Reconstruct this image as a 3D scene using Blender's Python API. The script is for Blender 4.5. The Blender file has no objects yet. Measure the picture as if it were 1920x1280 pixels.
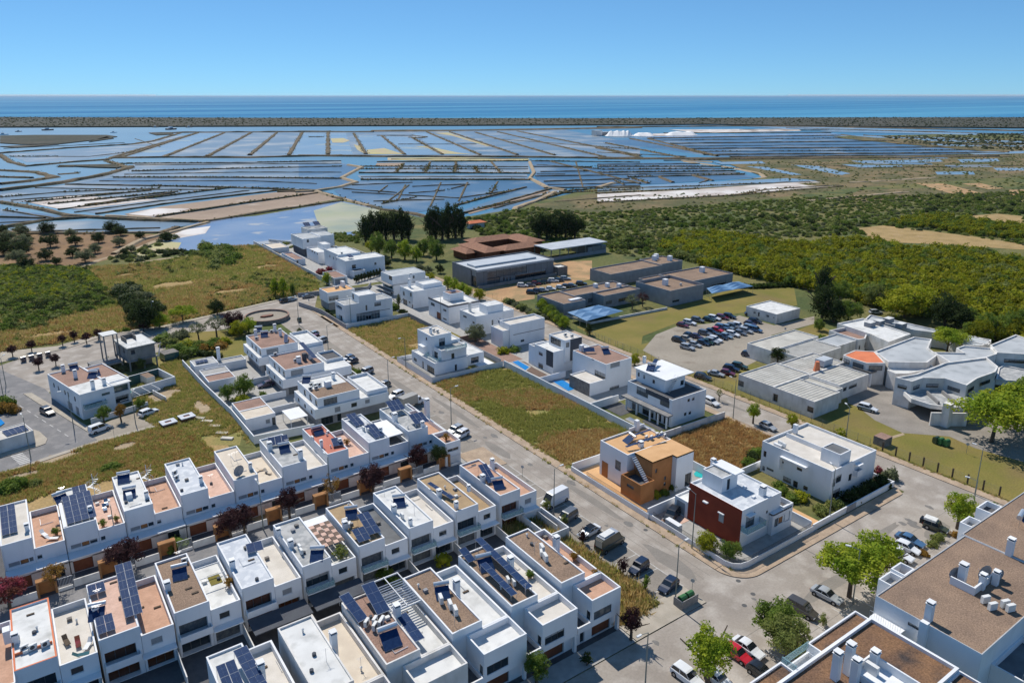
import bpy, bmesh, math, random
from mathutils import Vector, Matrix, noise
from mathutils.geometry import tessellate_polygon
random.seed(7)
R = math.radians
S = bpy.context.scene
COL = S.collection
# ---------------------------------------------------------------- camera
CAM_H = 72.0; FPX = 1390.0; CY = 560.0; PITCH = math.atan((CY-178)/FPX)
cd = bpy.data.cameras.new('camera'); cam = bpy.data.objects.new('camera', cd); COL.objects.link(cam)
cam.location = (0, 0, CAM_H)
cam.rotation_euler = (R(90)-PITCH, 0, R(-35))
cd.sensor_width = 36; cd.lens = FPX/1920*36; cd.shift_y = -80/1920
cd.clip_start = 1; cd.clip_end = 80000
S.camera = cam
# ---------------------------------------------------------------- sky, sun, exposure
SUN_AZ = 87.0; SUN_EL = 50.0
w = bpy.data.worlds.new('World'); S.world = w; w.use_nodes = True
nt = w.node_tree; nt.nodes.clear()
sky = nt.nodes.new('ShaderNodeTexSky'); sky.sky_type = 'NISHITA'; sky.sun_disc = False
sky.sun_elevation = R(SUN_EL); sky.sun_rotation = R(90-SUN_AZ)
sky.altitude = 0; sky.air_density = 0.55; sky.dust_density = 0.0; sky.ozone_density = 5.0
bg = nt.nodes.new('ShaderNodeBackground'); bg.inputs[1].default_value = 0.15
wo = nt.nodes.new('ShaderNodeOutputWorld')
tint = nt.nodes.new('ShaderNodeMix'); tint.data_type = 'RGBA'; tint.blend_type = 'MULTIPLY'; tint.inputs[0].default_value = 1
tint.inputs[7].default_value = (.52, .92, 1.22, 1)      # white balance of the whole sky
gm = nt.nodes.new('ShaderNodeGamma'); gm.inputs[1].default_value = .62; nt.links.new(sky.outputs[0], gm.inputs[0])
nt.links.new(gm.outputs[0], tint.inputs[6]); nt.links.new(tint.outputs[2], bg.inputs[0]); nt.links.new(bg.outputs[0], wo.inputs[0])
sd = bpy.data.lights.new('sun', 'SUN'); sun = bpy.data.objects.new('sun', sd); COL.objects.link(sun)
sd.energy = 3.7; sd.angle = R(0.5); sd.color = (1, 0.94, 0.85)
dv = Vector((math.cos(R(SUN_AZ))*math.cos(R(SUN_EL)), math.sin(R(SUN_AZ))*math.cos(R(SUN_EL)), math.sin(R(SUN_EL))))
sun.rotation_euler = dv.to_track_quat('Z', 'Y').to_euler(); sun.location = (0, 0, 300)
S.view_settings.view_transform = 'Standard'; S.view_settings.look = 'None'
S.view_settings.exposure = 0.36; S.view_settings.gamma = 1.0; S.view_settings.use_curve_mapping = False
S.cycles.max_bounces = 6
# ---------------------------------------------------------------- survey: photo point -> place on the level z
C35, S35 = math.cos(R(35)), math.sin(R(35))
KS = {'px':(0,0,1.0),'a':(0,880,3.2),'b':(440,880,3.2),'c':(860,880,3.2),'d':(1280,880,3.0),'e':(0,560,3.5563),'f':(420,600,3.5563),'g':(860,600,3.5563),'h':(1280,600,3.0),'i':(0,360,3.0),'j':(480,360,3.6923),'k':(960,360,4.0),'l':(1400,360,3.6923),'m':(0,160,3.0),'n':(560,160,3.0),'o':(1120,160,2.4),
'p':(1620,820,6.4),'q':(1180,960,6.4),'r':(0,740,6.4),'s':(1540,1020,4.9237),'t':(0,1080,6.4),'u':(1400,780,6.4),'v':(1060,780,6.4),'w':(60,640,6.4),
'A':(580,480,8.0),'B':(800,520,8.0),'C':(960,580,8.0),'D':(1230,560,6.4),'E':(1500,560,4.5714),'F':(340,600,6.4),'H':(1500,900,4.5714),'I':(480,420,6.4),'J':(720,440,4.0),'K':(160,590,10.667),'M':(540,600,5.565),'N':(620,1000,4.572),'O':(860,1080,4.8),'Q':(0,540,5.333),'R':(980,660,5.333),'S':(1160,1080,4.8)}
def ray(k, x, y):
    ox, oy, s = KS[k]; u = ox+x/s; v = oy+y/s
    xc = (u-960)/FPX; yc = -(v-CY)/FPX
    X = xc; Y = math.cos(PITCH)+yc*math.sin(PITCH); Z = -math.sin(PITCH)+yc*math.cos(PITCH)
    return Vector((X*C35+Y*S35, -X*S35+Y*C35, Z))
def P(k, x, y, z=0.0):
    r = ray(k, x, y); t = (z-CAM_H)/r.z
    return Vector((r.x*t, r.y*t, z))
# ---------------------------------------------------------------- materials
MATS = {}
def M(name, a, b=None, s=0.5, rough=.85, bump=0, spec=.25, metal=0, c=None, s2=.05, lo=.35, hi=.65, lo2=.45, hi2=.6, grain=0, gs=8, streak=0, obj=False, alpha=1, trans=0, bd=.05, dist=0):
    m = bpy.data.materials.new(name); m.use_nodes = True; MATS[name] = m
    n = m.node_tree.nodes; l = m.node_tree.links; bs = n['Principled BSDF']
    bs.inputs['Roughness'].default_value = rough; bs.inputs['Specular IOR Level'].default_value = spec
    bs.inputs['Metallic'].default_value = metal
    if trans: bs.inputs['Transmission Weight'].default_value = trans
    if alpha < 1: bs.inputs['Alpha'].default_value = alpha
    if b is None and not grain and not bump:
        bs.inputs['Base Color'].default_value = (*a, 1); return m
    if obj:
        tc = n.new('ShaderNodeTexCoord'); co = tc.outputs['Object']
    else:
        g = n.new('ShaderNodeNewGeometry'); co = g.outputs['Position']
    b = b or a
    def nz(scale, det=5, z=1.0, d=0):
        t = n.new('ShaderNodeTexNoise'); t.inputs['Scale'].default_value = scale; t.inputs['Detail'].default_value = det
        t.inputs['Distortion'].default_value = d
        if z != 1:
            mp = n.new('ShaderNodeMapping'); mp.inputs['Scale'].default_value = (1, 1, z); l.new(co, mp.inputs[0]); l.new(mp.outputs[0], t.inputs['Vector'])
        else: l.new(co, t.inputs['Vector'])
        return t.outputs['Fac']
    def ramp(f, p0, p1, c0, c1):
        r = n.new('ShaderNodeValToRGB'); e = r.color_ramp.elements
        e[0].position = p0; e[0].color = (*c0, 1); e[1].position = p1; e[1].color = (*c1, 1)
        l.new(f, r.inputs[0]); return r.outputs[0]
    f1 = nz(s, 7, d=dist)
    col = ramp(f1, lo, hi, a, b)
    def mix(fac, x, y, mode='MIX'):
        q = n.new('ShaderNodeMix'); q.data_type = 'RGBA'; q.blend_type = mode
        if isinstance(fac, float): q.inputs[0].default_value = fac
        else: l.new(fac, q.inputs[0])
        for i, v in ((6, x), (7, y)):
            if isinstance(v, tuple): q.inputs[i].default_value = (*v, 1)
            else: l.new(v, q.inputs[i])
        return q.outputs[2]
    if c:
        f2 = ramp(nz(s2, 6, d=dist), lo2, hi2, (0, 0, 0), (1, 1, 1)); col = mix(f2, col, c)
    if grain:
        f3 = ramp(nz(gs, 3), .25, .75, (1-grain,)*3, (1+grain*.6,)*3); col = mix(1.0, col, f3, 'MULTIPLY')
    if streak:
        f4 = ramp(nz(.55, 6, .35), .5, .80, (1, 1, 1), (1-streak, 1-streak, 1-streak*1.1)); col = mix(1.0, col, f4, 'MULTIPLY')
    l.new(col, bs.inputs['Base Color'])
    if bump:
        bn = n.new('ShaderNodeBump'); bn.inputs['Strength'].default_value = bump; bn.inputs['Distance'].default_value = bd
        l.new(nz(gs, 4), bn.inputs['Height']); l.new(bn.outputs[0], bs.inputs['Normal'])
    return m
M('white', (.80,.81,.82), (.72,.73,.745), s=.16, streak=.10, rough=.9)
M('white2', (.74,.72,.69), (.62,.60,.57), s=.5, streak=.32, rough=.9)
M('white_roof', (.70,.70,.68), (.60,.60,.58), s=.4, rough=.9, c=(.44,.44,.42), s2=.6, lo2=.5, hi2=.78)
M('offwhite_roof', (.66,.62,.56), (.56,.52,.46), s=.5, rough=.9, grain=.1)
M('grey_roof', (.36,.37,.37), (.28,.29,.29), s=.5, rough=.9, c=(.45,.45,.44), s2=.8)
M('dkgrey_roof', (.17,.18,.19), (.12,.125,.13), s=.5, rough=.9, grain=.15)
M('bluegrey_roof', (.52,.55,.59), (.42,.45,.49), s=.45, rough=.75, c=(.62,.64,.66), s2=.9)
M('gravel', (.31,.215,.15), (.235,.165,.12), s=.25, rough=.95, grain=.45, gs=5.5, bump=.5)
M('gravel_dark', (.25,.14,.075), (.17,.10,.065), s=.3, rough=.95, grain=.5, gs=5, c=(.07,.055,.05), s2=.22, lo2=.52, hi2=.68, bump=.5)
M('gravel_pink', (.36,.23,.18), (.28,.18,.14), s=.3, rough=.95, grain=.35, gs=5.5)
M('terracotta', (.54,.33,.23), (.45,.27,.185), s=.8, rough=.85, grain=.12, gs=3)
M('pink_tile', (.66,.45,.36), (.56,.37,.29), s=.8, rough=.85, grain=.12, gs=3)
M('redroof', (.55,.20,.14), (.46,.16,.11), s=.6, rough=.85, grain=.12)
M('cream_tile', (.66,.58,.47), (.58,.50,.40), s=.6, rough=.85, grain=.08)
M('tan_tile', (.42,.30,.17), (.34,.24,.14), s=.6, rough=.9, grain=.2)
M('sand_orange', (.66,.40,.20), (.58,.34,.16), s=.4, rough=.9, grain=.1)
M('orange', (.44,.19,.07), (.36,.15,.05), s=.6, rough=.85)
M('orange_door', (.40,.17,.06), (.30,.13,.045), s=1, rough=.7)
M('brown_door', (.20,.07,.035), (.15,.05,.025), s=1.2, rough=.6)
M('redwall', (.25,.045,.022), (.21,.036,.018), s=.5, rough=.85)
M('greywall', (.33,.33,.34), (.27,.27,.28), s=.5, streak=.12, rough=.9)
M('dkwall', (.075,.085,.10), (.06,.065,.08), s=.7, rough=.8)
M('stonewall', (.25,.23,.21), (.16,.15,.14), s=1.2, rough=.95, grain=.25)
M('concrete', (.30,.29,.28), (.22,.215,.21), s=.6, rough=.95, grain=.15, streak=.15)
M('metalclad', (.20,.21,.225), (.15,.16,.17), s=.3, rough=.55, spec=.5)
M('metalroof', (.50,.53,.56), (.42,.45,.48), s=.25, rough=.5, spec=.4)
M('sheetroof', (.55,.53,.47), (.42,.40,.35), s=.3, rough=.7, grain=.1, c=(.30,.29,.26), s2=.5, lo2=.58, hi2=.75)
M('membrane', (.46,.48,.49), (.38,.40,.41), s=.15, rough=.8, c=(.30,.32,.33), s2=.3, lo2=.5, hi2=.75)
M('ceramic', (.33,.17,.105), (.25,.13,.085), s=.9, rough=.9, grain=.3, gs=2.5)
M('salmon', (.70,.22,.10), (.60,.18,.085), s=.4, rough=.85)
M('coping', (.50,.50,.50), (.40,.40,.40), s=1, rough=.8)
M('darkcoping', (.10,.105,.12), rough=.7)
M('glass', (.018,.028,.036), rough=.08, spec=.8)
M('glass_teal', (.03,.10,.11), rough=.1, spec=.8)
M('glass_brown', (.10,.035,.015), rough=.15, spec=.7)
M('balglass', (.30,.48,.50), rough=.1, spec=.6, alpha=.45)
M('frame', (.08,.085,.09), rough=.5)
M('wframe', (.62,.63,.64), rough=.5)
M('shutter', (.34,.35,.36), (.30,.31,.32), s=2, rough=.6)
M('pvcell', (.014,.036,.10), (.022,.052,.13), s=3, rough=.6, spec=.06)
M('pvframe', (.22,.26,.33), rough=.5)
M('glass_curtain', (.17,.175,.17), (.09,.10,.11), s=2.5, rough=.15, spec=.6)
M('portal', (.40,.20,.085), (.30,.15,.06), s=.8, rough=.85)
M('steel', (.55,.56,.58), rough=.35, metal=.7)
M('tank', (.62,.64,.66), rough=.25, metal=.6)
M('acwhite', (.72,.72,.70), (.62,.62,.60), s=2, rough=.6, obj=True)
M('acfan', (.06,.06,.065), rough=.6)
M('pole', (.20,.23,.22), rough=.5, metal=.3)
M('lamp', (.65,.66,.66), rough=.4)
M('asphalt', (.345,.305,.262), (.285,.25,.215), s=.12, rough=.95, grain=.12, gs=3, c=(.43,.39,.345), s2=.3, lo2=.46, hi2=.7, streak=.0)
M('stain', (.16,.15,.14), (.20,.19,.175), s=2, rough=.8)
M('roadpatch', (.255,.232,.205), (.225,.205,.18), s=.5, rough=.95, grain=.15, gs=4)
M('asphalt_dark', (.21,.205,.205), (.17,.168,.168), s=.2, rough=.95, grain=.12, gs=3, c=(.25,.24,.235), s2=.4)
M('parkpave', (.30,.27,.235), (.245,.22,.19), s=.3, rough=.95, grain=.16, gs=3)
M('sidewalk', (.46,.35,.25), (.35,.265,.19), s=.5, rough=.95, grain=.2, gs=4)
M('sidewalk_pale', (.45,.40,.33), (.36,.32,.26), s=.5, rough=.95, grain=.15)
M('kerb', (.16,.15,.14), (.10,.095,.09), s=1, rough=.9)
M('paint', (.62,.61,.58), (.45,.44,.42), s=1.5, rough=.8)
M('manhole', (.10,.10,.10), rough=.8)
M('gravel_lot', (.37,.325,.265), (.29,.255,.205), s=.06, rough=1, grain=.16, gs=2, c=(.24,.20,.155), s2=.2, lo2=.56, hi2=.75)
M('dirt_orange', (.50,.31,.16), (.40,.24,.125), s=.1, rough=1, grain=.18, gs=2, c=(.30,.22,.11), s2=.12)
M('dirtpath', (.42,.33,.22), (.34,.26,.17), s=.2, rough=1, grain=.2, gs=1)
M('deck', (.17,.115,.085), (.13,.09,.07), s=1, rough=.8)
M('patio', (.40,.39,.37), (.33,.32,.30), s=1, rough=.85, grain=.1)
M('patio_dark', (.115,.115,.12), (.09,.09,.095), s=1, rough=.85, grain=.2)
M('pool', (.01,.19,.52), (.015,.24,.60), s=1.5, rough=.06, spec=.5)
M('pool_turq', (.03,.42,.42), rough=.06)
M('grass_lot', (.25,.22,.075), (.36,.26,.10), s=.09, rough=1, grain=.35, gs=2.2, c=(.21,.22,.065), s2=.07, lo2=.42, hi2=.6, dist=1)
M('grass_dry', (.42,.29,.13), (.31,.22,.09), s=.12, rough=1, grain=.35, gs=2.2, c=(.40,.28,.14), s2=.2, lo2=.5, hi2=.7)
M('lawn', (.17,.16,.035), (.24,.19,.055), s=.1, rough=1, grain=.25, gs=3, c=(.20,.15,.06), s2=.09, lo2=.5, hi2=.75)
M('scrubland', (.105,.125,.038), (.19,.165,.06), s=.02, rough=1, grain=.35, gs=.8, c=(.075,.10,.032), s2=.035, lo2=.48, hi2=.62, dist=1)
M('orchard_soil', (.27,.17,.09), (.20,.125,.07), s=.05, rough=1, grain=.25, gs=.8)
M('marshland', (.13,.12,.05), (.23,.165,.085), s=.02, rough=1, grain=.4, gs=.35, c=(.10,.10,.04), s2=.03)
M('dike', (.095,.085,.048), (.19,.14,.09), s=.06, rough=1, grain=.5, gs=.5)
M('island', (.048,.052,.034), (.075,.07,.05), s=.012, rough=1, grain=.5, gs=.15, c=(.10,.09,.07), s2=.006, lo2=.58, hi2=.7)
M('beachsand', (.55,.47,.36), rough=1)
M('mud_brown', (.36,.27,.20), (.27,.20,.145), s=.02, rough=.9, grain=.15, gs=.3, c=(.55,.50,.44), s2=.03, lo2=.58, hi2=.72)
M('salt_white', (.52,.47,.43), (.40,.34,.30), s=.03, rough=.9, c=(.66,.63,.60), s2=.04)
M('salt', (.80,.79,.77), rough=.9)
M('yellowmud', (.46,.40,.17), (.36,.36,.22), s=.03, rough=.85, c=(.42,.34,.22), s2=.05)
M('greenpan', (.29,.31,.19), (.34,.34,.24), s=.03, rough=.6, c=(.20,.25,.20), s2=.02)
def water(name, a, b, s, rough=.12, wave=.02, ws=.05, spec=.3, c=None, s2=.02, lo2=.5, hi2=.6):
    m = M(name, a, b, s=s, rough=rough, spec=spec, c=c, s2=s2, lo2=lo2, hi2=hi2, bump=wave, gs=ws, bd=3)
    return m
def shade_sea():
    m = bpy.data.materials.new('sea'); m.use_nodes = True; MATS['sea'] = m
    n = m.node_tree.nodes; l = m.node_tree.links; bs = n['Principled BSDF']
    g = n.new('ShaderNodeNewGeometry'); mp = n.new('ShaderNodeMapping'); mp.inputs['Rotation'].default_value = (0, 0, R(35))
    mp.inputs['Scale'].default_value = (.12, 1.5, 1)
    l.new(g.outputs['Position'], mp.inputs[0])
    t = n.new('ShaderNodeTexNoise'); t.inputs['Scale'].default_value = .0012; t.inputs['Detail'].default_value = 7; l.new(mp.outputs[0], t.inputs[0])
    r = n.new('ShaderNodeValToRGB'); e = r.color_ramp.elements
    e[0].position = .38; e[0].color = (.012, .15, .33, 1); e[1].position = .66; e[1].color = (.09, .30, .46, 1)
    l.new(t.outputs['Fac'], r.inputs[0]); l.new(r.outputs[0], bs.inputs['Base Color'])
    bs.inputs['Roughness'].default_value = .8; bs.inputs['Specular IOR Level'].default_value = .03
shade_sea()
water('panwater', (.11,.18,.25), (.18,.24,.30), .008, rough=.35, spec=.15, c=(.36,.37,.36), s2=.016, lo2=.5, hi2=.68)
water('panwater_pale', (.17,.25,.32), (.24,.30,.35), .01, rough=.25, c=(.36,.36,.28), s2=.013, lo2=.60, hi2=.66)
water('panwater_deep', (.055,.12,.20), (.08,.15,.24), .006, rough=.32, spec=.15, c=(.26,.30,.33), s2=.016, lo2=.52, hi2=.70)
water('shallow', (.13,.20,.33), (.22,.27,.36), .03, rough=.25, c=(.42,.40,.37), s2=.05, lo2=.58, hi2=.64)
water('lagoon', (.05,.18,.31), (.09,.24,.36), .003, rough=.4, wave=.01, spec=.15)
def LEAF(name, a, b):
    m = M(name, a, b, s=.9, rough=.75, spec=.12, obj=True, lo=.38, hi=.62)
    n = m.node_tree.nodes; l = m.node_tree.links; bs = n['Principled BSDF']; out = n['Material Output']
    tr = n.new('ShaderNodeBsdfTranslucent'); mx = n.new('ShaderNodeMixShader'); mx.inputs[0].default_value = .45
    src = bs.inputs['Base Color'].links[0].from_socket
    l.new(src, tr.inputs['Color']); l.new(bs.outputs[0], mx.inputs[1]); l.new(tr.outputs[0], mx.inputs[2]); l.new(mx.outputs[0], out.inputs['Surface'])
    return m
LEAF('leaf_bright', (.20,.30,.025), (.38,.42,.035)); LEAF('leaf_mid', (.11,.18,.028), (.20,.26,.045))
LEAF('leaf_dark', (.030,.052,.016), (.062,.088,.026)); LEAF('leaf_olive', (.14,.16,.08), (.22,.24,.13))
LEAF('leaf_purple', (.050,.022,.026), (.095,.045,.045)); LEAF('leaf_orchard', (.17,.20,.014), (.32,.30,.02))
LEAF('leaf_lime', (.27,.31,.018), (.40,.38,.03)); LEAF('leaf_scrub', (.17,.21,.055), (.26,.28,.08))
LEAF('leaf_autumn', (.26,.15,.03), (.36,.21,.05)); LEAF('drygrass', (.62,.45,.20), (.44,.34,.12))
LEAF('greengrass', (.38,.37,.10), (.28,.29,.075)); LEAF('flower_pink', (.34,.06,.10), (.20,.08,.05)); LEAF('rustgrass', (.50,.29,.12), (.40,.25,.09))
M('bark', (.12,.09,.065), (.08,.06,.045), s=3, rough=.95, obj=True)
# ---------------------------------------------------------------- mesh collecting
class MB:
    def __init__(s): s.v = []; s.f = []; s.m = []; s.ms = []
    def mi(s, m):
        if m not in s.ms: s.ms.append(m)
        return s.ms.index(m)
    def poly(s, pts, m):
        b = len(s.v); s.v += [tuple(p) for p in pts]; s.f.append(tuple(range(b, b+len(pts)))); s.m.append(s.mi(m))
    def box(s, x0, x1, y0, y1, z0, z1, m, top=None, bot=True):
        b = len(s.v); s.v += [(x0,y0,z0),(x1,y0,z0),(x1,y1,z0),(x0,y1,z0),(x0,y0,z1),(x1,y0,z1),(x1,y1,z1),(x0,y1,z1)]
        fs = [(0,1,5,4),(1,2,6,5),(2,3,7,6),(3,0,4,7),(4,5,6,7)]+([(3,2,1,0)] if bot else [])
        for i, f in enumerate(fs):
            s.f.append(tuple(b+j for j in f)); s.m.append(s.mi(top if (i == 4 and top) else m))
    def prism(s, pts, z0, z1, m, top=None):
        n = len(pts)
        for i in range(n):
            a, c = pts[i], pts[(i+1) % n]; s.poly([(a[0],a[1],z0),(c[0],c[1],z0),(c[0],c[1],z1),(a[0],a[1],z1)], m)
        s.flat(pts, z1, top or m)
    def flat(s, pts, z, m):
        tri = tessellate_polygon([[Vector((p[0], p[1], 0)) for p in pts]])
        b = len(s.v); s.v += [(p[0], p[1], z) for p in pts]
        for t in tri: s.f.append(tuple(b+i for i in t)); s.m.append(s.mi(m))
    def cyl(s, p0, p1, r0, m, r1=None, n=8, cap=True):
        r1 = r0 if r1 is None else r1; p0 = Vector(p0); p1 = Vector(p1); d = (p1-p0).normalized()
        u = d.orthogonal().normalized(); v = d.cross(u); b = len(s.v)
        for p, r in ((p0, r0), (p1, r1)):
            for i in range(n):
                a = 2*math.pi*i/n; s.v.append(tuple(p+u*(r*math.cos(a))+v*(r*math.sin(a))))
        for i in range(n):
            j = (i+1) % n; s.f.append((b+i, b+j, b+n+j, b+n+i)); s.m.append(s.mi(m))
        if cap: s.f.append(tuple(b+n+i for i in range(n))); s.m.append(s.mi(m)); s.f.append(tuple(b+n-1-i for i in range(n))); s.m.append(s.mi(m))
    def mesh(s, name):
        me = bpy.data.meshes.new(name); me.from_pydata(s.v, [], s.f)
        for m in s.ms: me.materials.append(MATS[m])
        me.polygons.foreach_set('material_index', s.m); me.update(); return me
    def build(s, name, parent=None, loc=(0,0,0)):
        if not s.f: return None
        o = bpy.data.objects.new(name, s.mesh(name)); COL.objects.link(o); o.parent = parent; o.location = loc
        return o
def put(name, me, parent=None, loc=(0,0,0), rot=0):
    o = bpy.data.objects.new(name, me); COL.objects.link(o); o.parent = parent; o.location = loc
    o.rotation_euler = rot if isinstance(rot, tuple) else (0, 0, rot); return o
def tag(o, label=None, cat=None, group=None, kind=None):
    if label: o['label'] = label
    if cat: o['category'] = cat
    if group: o['group'] = group
    if kind: o['kind'] = kind
    return o
def empty(name, loc, rz=0, label=None, cat=None, group=None):
    o = bpy.data.objects.new(name, None); COL.objects.link(o); o.location = loc; o.rotation_euler = (0,0,rz); o.empty_display_size = .5
    return tag(o, label, cat, group)
def copy_tree(o, parent=None):
    c = o.copy(); COL.objects.link(c)
    if parent: c.parent = parent
    for ch in KIDS.get(o.name, []) if False else [x for x in o.children]: copy_tree(ch, c)
    return c
# ---------------------------------------------------------------- building frame
WR = random.Random(3)
def wpart(T, kind, f, s0, s1, z0, z1, dep):
    """window / door filling one opening; f(s,z,d) gives the point, d metres behind the wall face"""
    def bx(mb, a, b, c, d, e, g, m):
        q = [f(a,c,e),f(b,c,e),f(b,d,e),f(a,d,e),f(a,c,g),f(b,c,g),f(b,d,g),f(a,d,g)]
        n = len(mb.v); mb.v += q
        for k in ((0,1,2,3),(4,5,6,7),(0,1,5,4),(1,2,6,5),(2,3,7,6),(3,0,4,7)): mb.f.append(tuple(n+i for i in k)); mb.m.append(mb.mi(m))
    W, H = s1-s0, z1-z0
    gl, fr = {'g':('glass','frame'),'w':('glass','wframe'),'t':('glass_teal','frame'),'b':('glass_brown','frame'),'d':('glass','frame'),
              's':('shutter','wframe'),'o':('orange_door','frame'),'G':('brown_door','frame'),'D':('orange_door','frame'),'k':('dkwall','frame'),'r':('glass','frame')}[kind]
    nm = {'G':'garage_door','D':'door','d':'door','s':'shutter','o':'panel','k':'door','r':'glass_door'}.get(kind, 'window')
    d = dep; t = .06
    mb = MB()
    bx(mb, s0, s1, z0, z0+t, d-.06, d+.02, fr); bx(mb, s0, s1, z1-t, z1, d-.06, d+.02, fr)
    nb = max(1, round(W/1.1)) if kind in 'gwtbr' else 1
    for i in range(nb+1):
        x = s0+W*i/nb; a = min(max(x-t/2, s0), s1-t); bx(mb, a, a+t, z0+t, z1-t, d-.06, d+.02, fr)
    o = mb.build(nm, T.root)
    pb = MB()
    if kind == 's':
        n = max(3, int(H/.18))
        for i in range(n): bx(pb, s0+t, s1-t, z0+t+(H-2*t)*i/n, z0+t+(H-2*t)*(i+.8)/n, d-.03, d+.01, gl)
        pb.build('slats', o)
    else:
        if gl == 'glass' and nm != 'door' and WR.random() < .38: gl = 'glass_curtain'
        if gl.startswith('glass') and nm == 'window' and WR.random() < .3:
            q = z1-t-(H-2*t)*WR.uniform(.25,.6); bx(pb, s0+t, s1-t, q, z1-t, d-.035, d-.012, 'shutter')
        bx(pb, s0+t, s1-t, z0+t, z1-t, d-.01, d+.015, gl)
        pb.build('pane' if nm in ('window','glass_door') else 'leaf', o)
def facade(mb, f, s0, s1, z0, z1, holes, mat, dep):
    """wall face with real openings: cells round the holes plus the reveals"""
    ss = sorted({s0, s1, *[h[1] for h in holes], *[h[2] for h in holes]}); zs = sorted({z0, z1, *[h[3] for h in holes], *[h[4] for h in holes]})
    ss = [a for a in ss if s0 <= a <= s1]; zs = [a for a in zs if z0 <= a <= z1]
    for i in range(len(ss)-1):
        for j in range(len(zs)-1):
            cs, cz = (ss[i]+ss[i+1])/2, (zs[j]+zs[j+1])/2
            if any(h[1] < cs < h[2] and h[3] < cz < h[4] for h in holes): continue
            mb.poly([f(ss[i],zs[j],0),f(ss[i+1],zs[j],0),f(ss[i+1],zs[j+1],0),f(ss[i],zs[j+1],0)], mat)
    for h in holes:
        _, a, b, c, d = h[:5]; dp = h[5] if len(h) > 5 else dep; dp += .02
        for q in (((a,c),(b,c)),((b,c),(b,d)),((b,d),(a,d)),((a,d),(a,c))):
            mb.poly([f(*q[0],0),f(*q[1],0),f(*q[1],dp),f(*q[0],dp)], mat)
        mb.poly([f(a,c,dp),f(b,c,dp),f(b,d,dp),f(a,d,dp)], 'frame')
class T:
    def __init__(s, name, label, cat, org, th=0, group=None):
        s.o = Vector((org[0], org[1])); s.th = R(th); s.c = math.cos(s.th); s.s = math.sin(s.th)
        s.root = empty(name, (org[0], org[1], 0), s.th, label, cat, group)
    def loc(s, p): d = Vector((p[0], p[1]))-s.o; return (d.x*s.c+d.y*s.s, -d.x*s.s+d.y*s.c)
    def at(s, k, x, y, z=0): return s.loc(P(k, x, y, z))
    def fy(s, k, x, y, pl):       # photo point on the vertical plane local y = pl -> (x, z)
        r = ray(k, x, y); c0 = s.loc((0,0)); rx, ry = r.x*s.c+r.y*s.s, -r.x*s.s+r.y*s.c
        t = (pl-c0[1])/ry; return c0[0]+rx*t, CAM_H+r.z*t
    def fx(s, k, x, y, pl):
        r = ray(k, x, y); c0 = s.loc((0,0)); rx, ry = r.x*s.c+r.y*s.s, -r.x*s.s+r.y*s.c
        t = (pl-c0[0])/rx; return c0[1]+ry*t, CAM_H+r.z*t
    def holes(s, ax, pl, k, hs, s0, s1, z0, z1):
        out = []
        for h in hs:
            if h[1] == 'L': a, b, c, d = h[2:6]; ex = h[6:]
            else:
                g = s.fy if ax == 'y' else s.fx
                a, zt = g(k, h[1], h[2], pl); b, zb = g(k, h[3], h[4], pl); ex = h[5:]
                if ax == 'y': _, zt2 = g(k, h[1], h[2], pl)
                a, b = min(a, b), max(a, b); c, d = min(zt, zb), max(zt, zb)
                if b-a < .35: b = a+.5
                if d-c < .35: d = c+.6
            a = max(a, s0+.05); b = min(b, s1-.05); c = max(c, z0+.02); d = min(d, z1-.05)
            if b-a > .2 and d-c > .2: out.append((h[0], a, b, c, d, *ex))
        return out
    def box(s, x0, x1, y0, y1, zt, z0=0, par=.35, wall='white', roof='gravel', hy=(), hx=(), k=None, dep=.16, rim=None, th=.2, name='wall', rn='roof'):
        mb = MB(); fyf = lambda a, z, d: (a, y0+d, z); fxf = lambda a, z, d: (x0+d, a, z)
        HY = s.holes('y', y0, k, hy, x0, x1, z0, zt); HX = s.holes('x', x0, k, hx, y0, y1, z0, zt)
        facade(mb, fyf, x0, x1, z0, zt, HY, wall, dep); facade(mb, fxf, y0, y1, z0, zt, HX, wall, dep)
        mb.poly([(x1,y0,z0),(x1,y1,z0),(x1,y1,zt),(x1,y0,zt)], wall); mb.poly([(x1,y1,z0),(x0,y1,z0),(x0,y1,zt),(x1,y1,zt)], wall)
        rim = rim or wall
        if par > 0:
            a0, a1, b0, b1 = x0+th, x1-th, y0+th, y1-th; zr = zt-par
            for q in (((a0,b0),(a1,b0)),((a1,b0),(a1,b1)),((a1,b1),(a0,b1)),((a0,b1),(a0,b0))):
                mb.poly([(*q[0],zr),(*q[1],zr),(*q[1],zt),(*q[0],zt)], wall)
            for q in ((x0,x1,y0,b0),(x0,x1,b1,y1),(x0,a0,b0,b1),(a1,x1,b0,b1)):
                mb.poly([(q[0],q[2],zt),(q[1],q[2],zt),(q[1],q[3],zt),(q[0],q[3],zt)], rim)
        else: a0, a1, b0, b1 = x0, x1, y0, y1; zr = zt
        if z0 > .2: mb.poly([(x0,y0,z0),(x1,y0,z0),(x1,y1,z0),(x0,y1,z0)], wall)
        mb.build(name, s.root)
        rb = MB(); rb.box(a0, a1, b0, b1, zr-.25, zr+(.0 if par > 0 else .03), roof); rb.build(rn, s.root)
        for ax, H in (('y', HY), ('x', HX)):
            for h in H:
                wpart(s, h[0], fyf if ax == 'y' else fxf, h[1], h[2], h[3], h[4], h[5] if len(h) > 5 else dep)
        s.v = (x0, x1, y0, y1, zt, zr); return s.v
    def vol(s, k, N, L, Rr, zt, **kw):
        n = s.at(k, *N, zt); l = s.at(k, *L, zt); r = s.at(k, *Rr, zt)
        return s.box((n[0]+l[0])/2, r[0], (n[1]+r[1])/2, l[1], zt, k=k, **kw)
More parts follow.
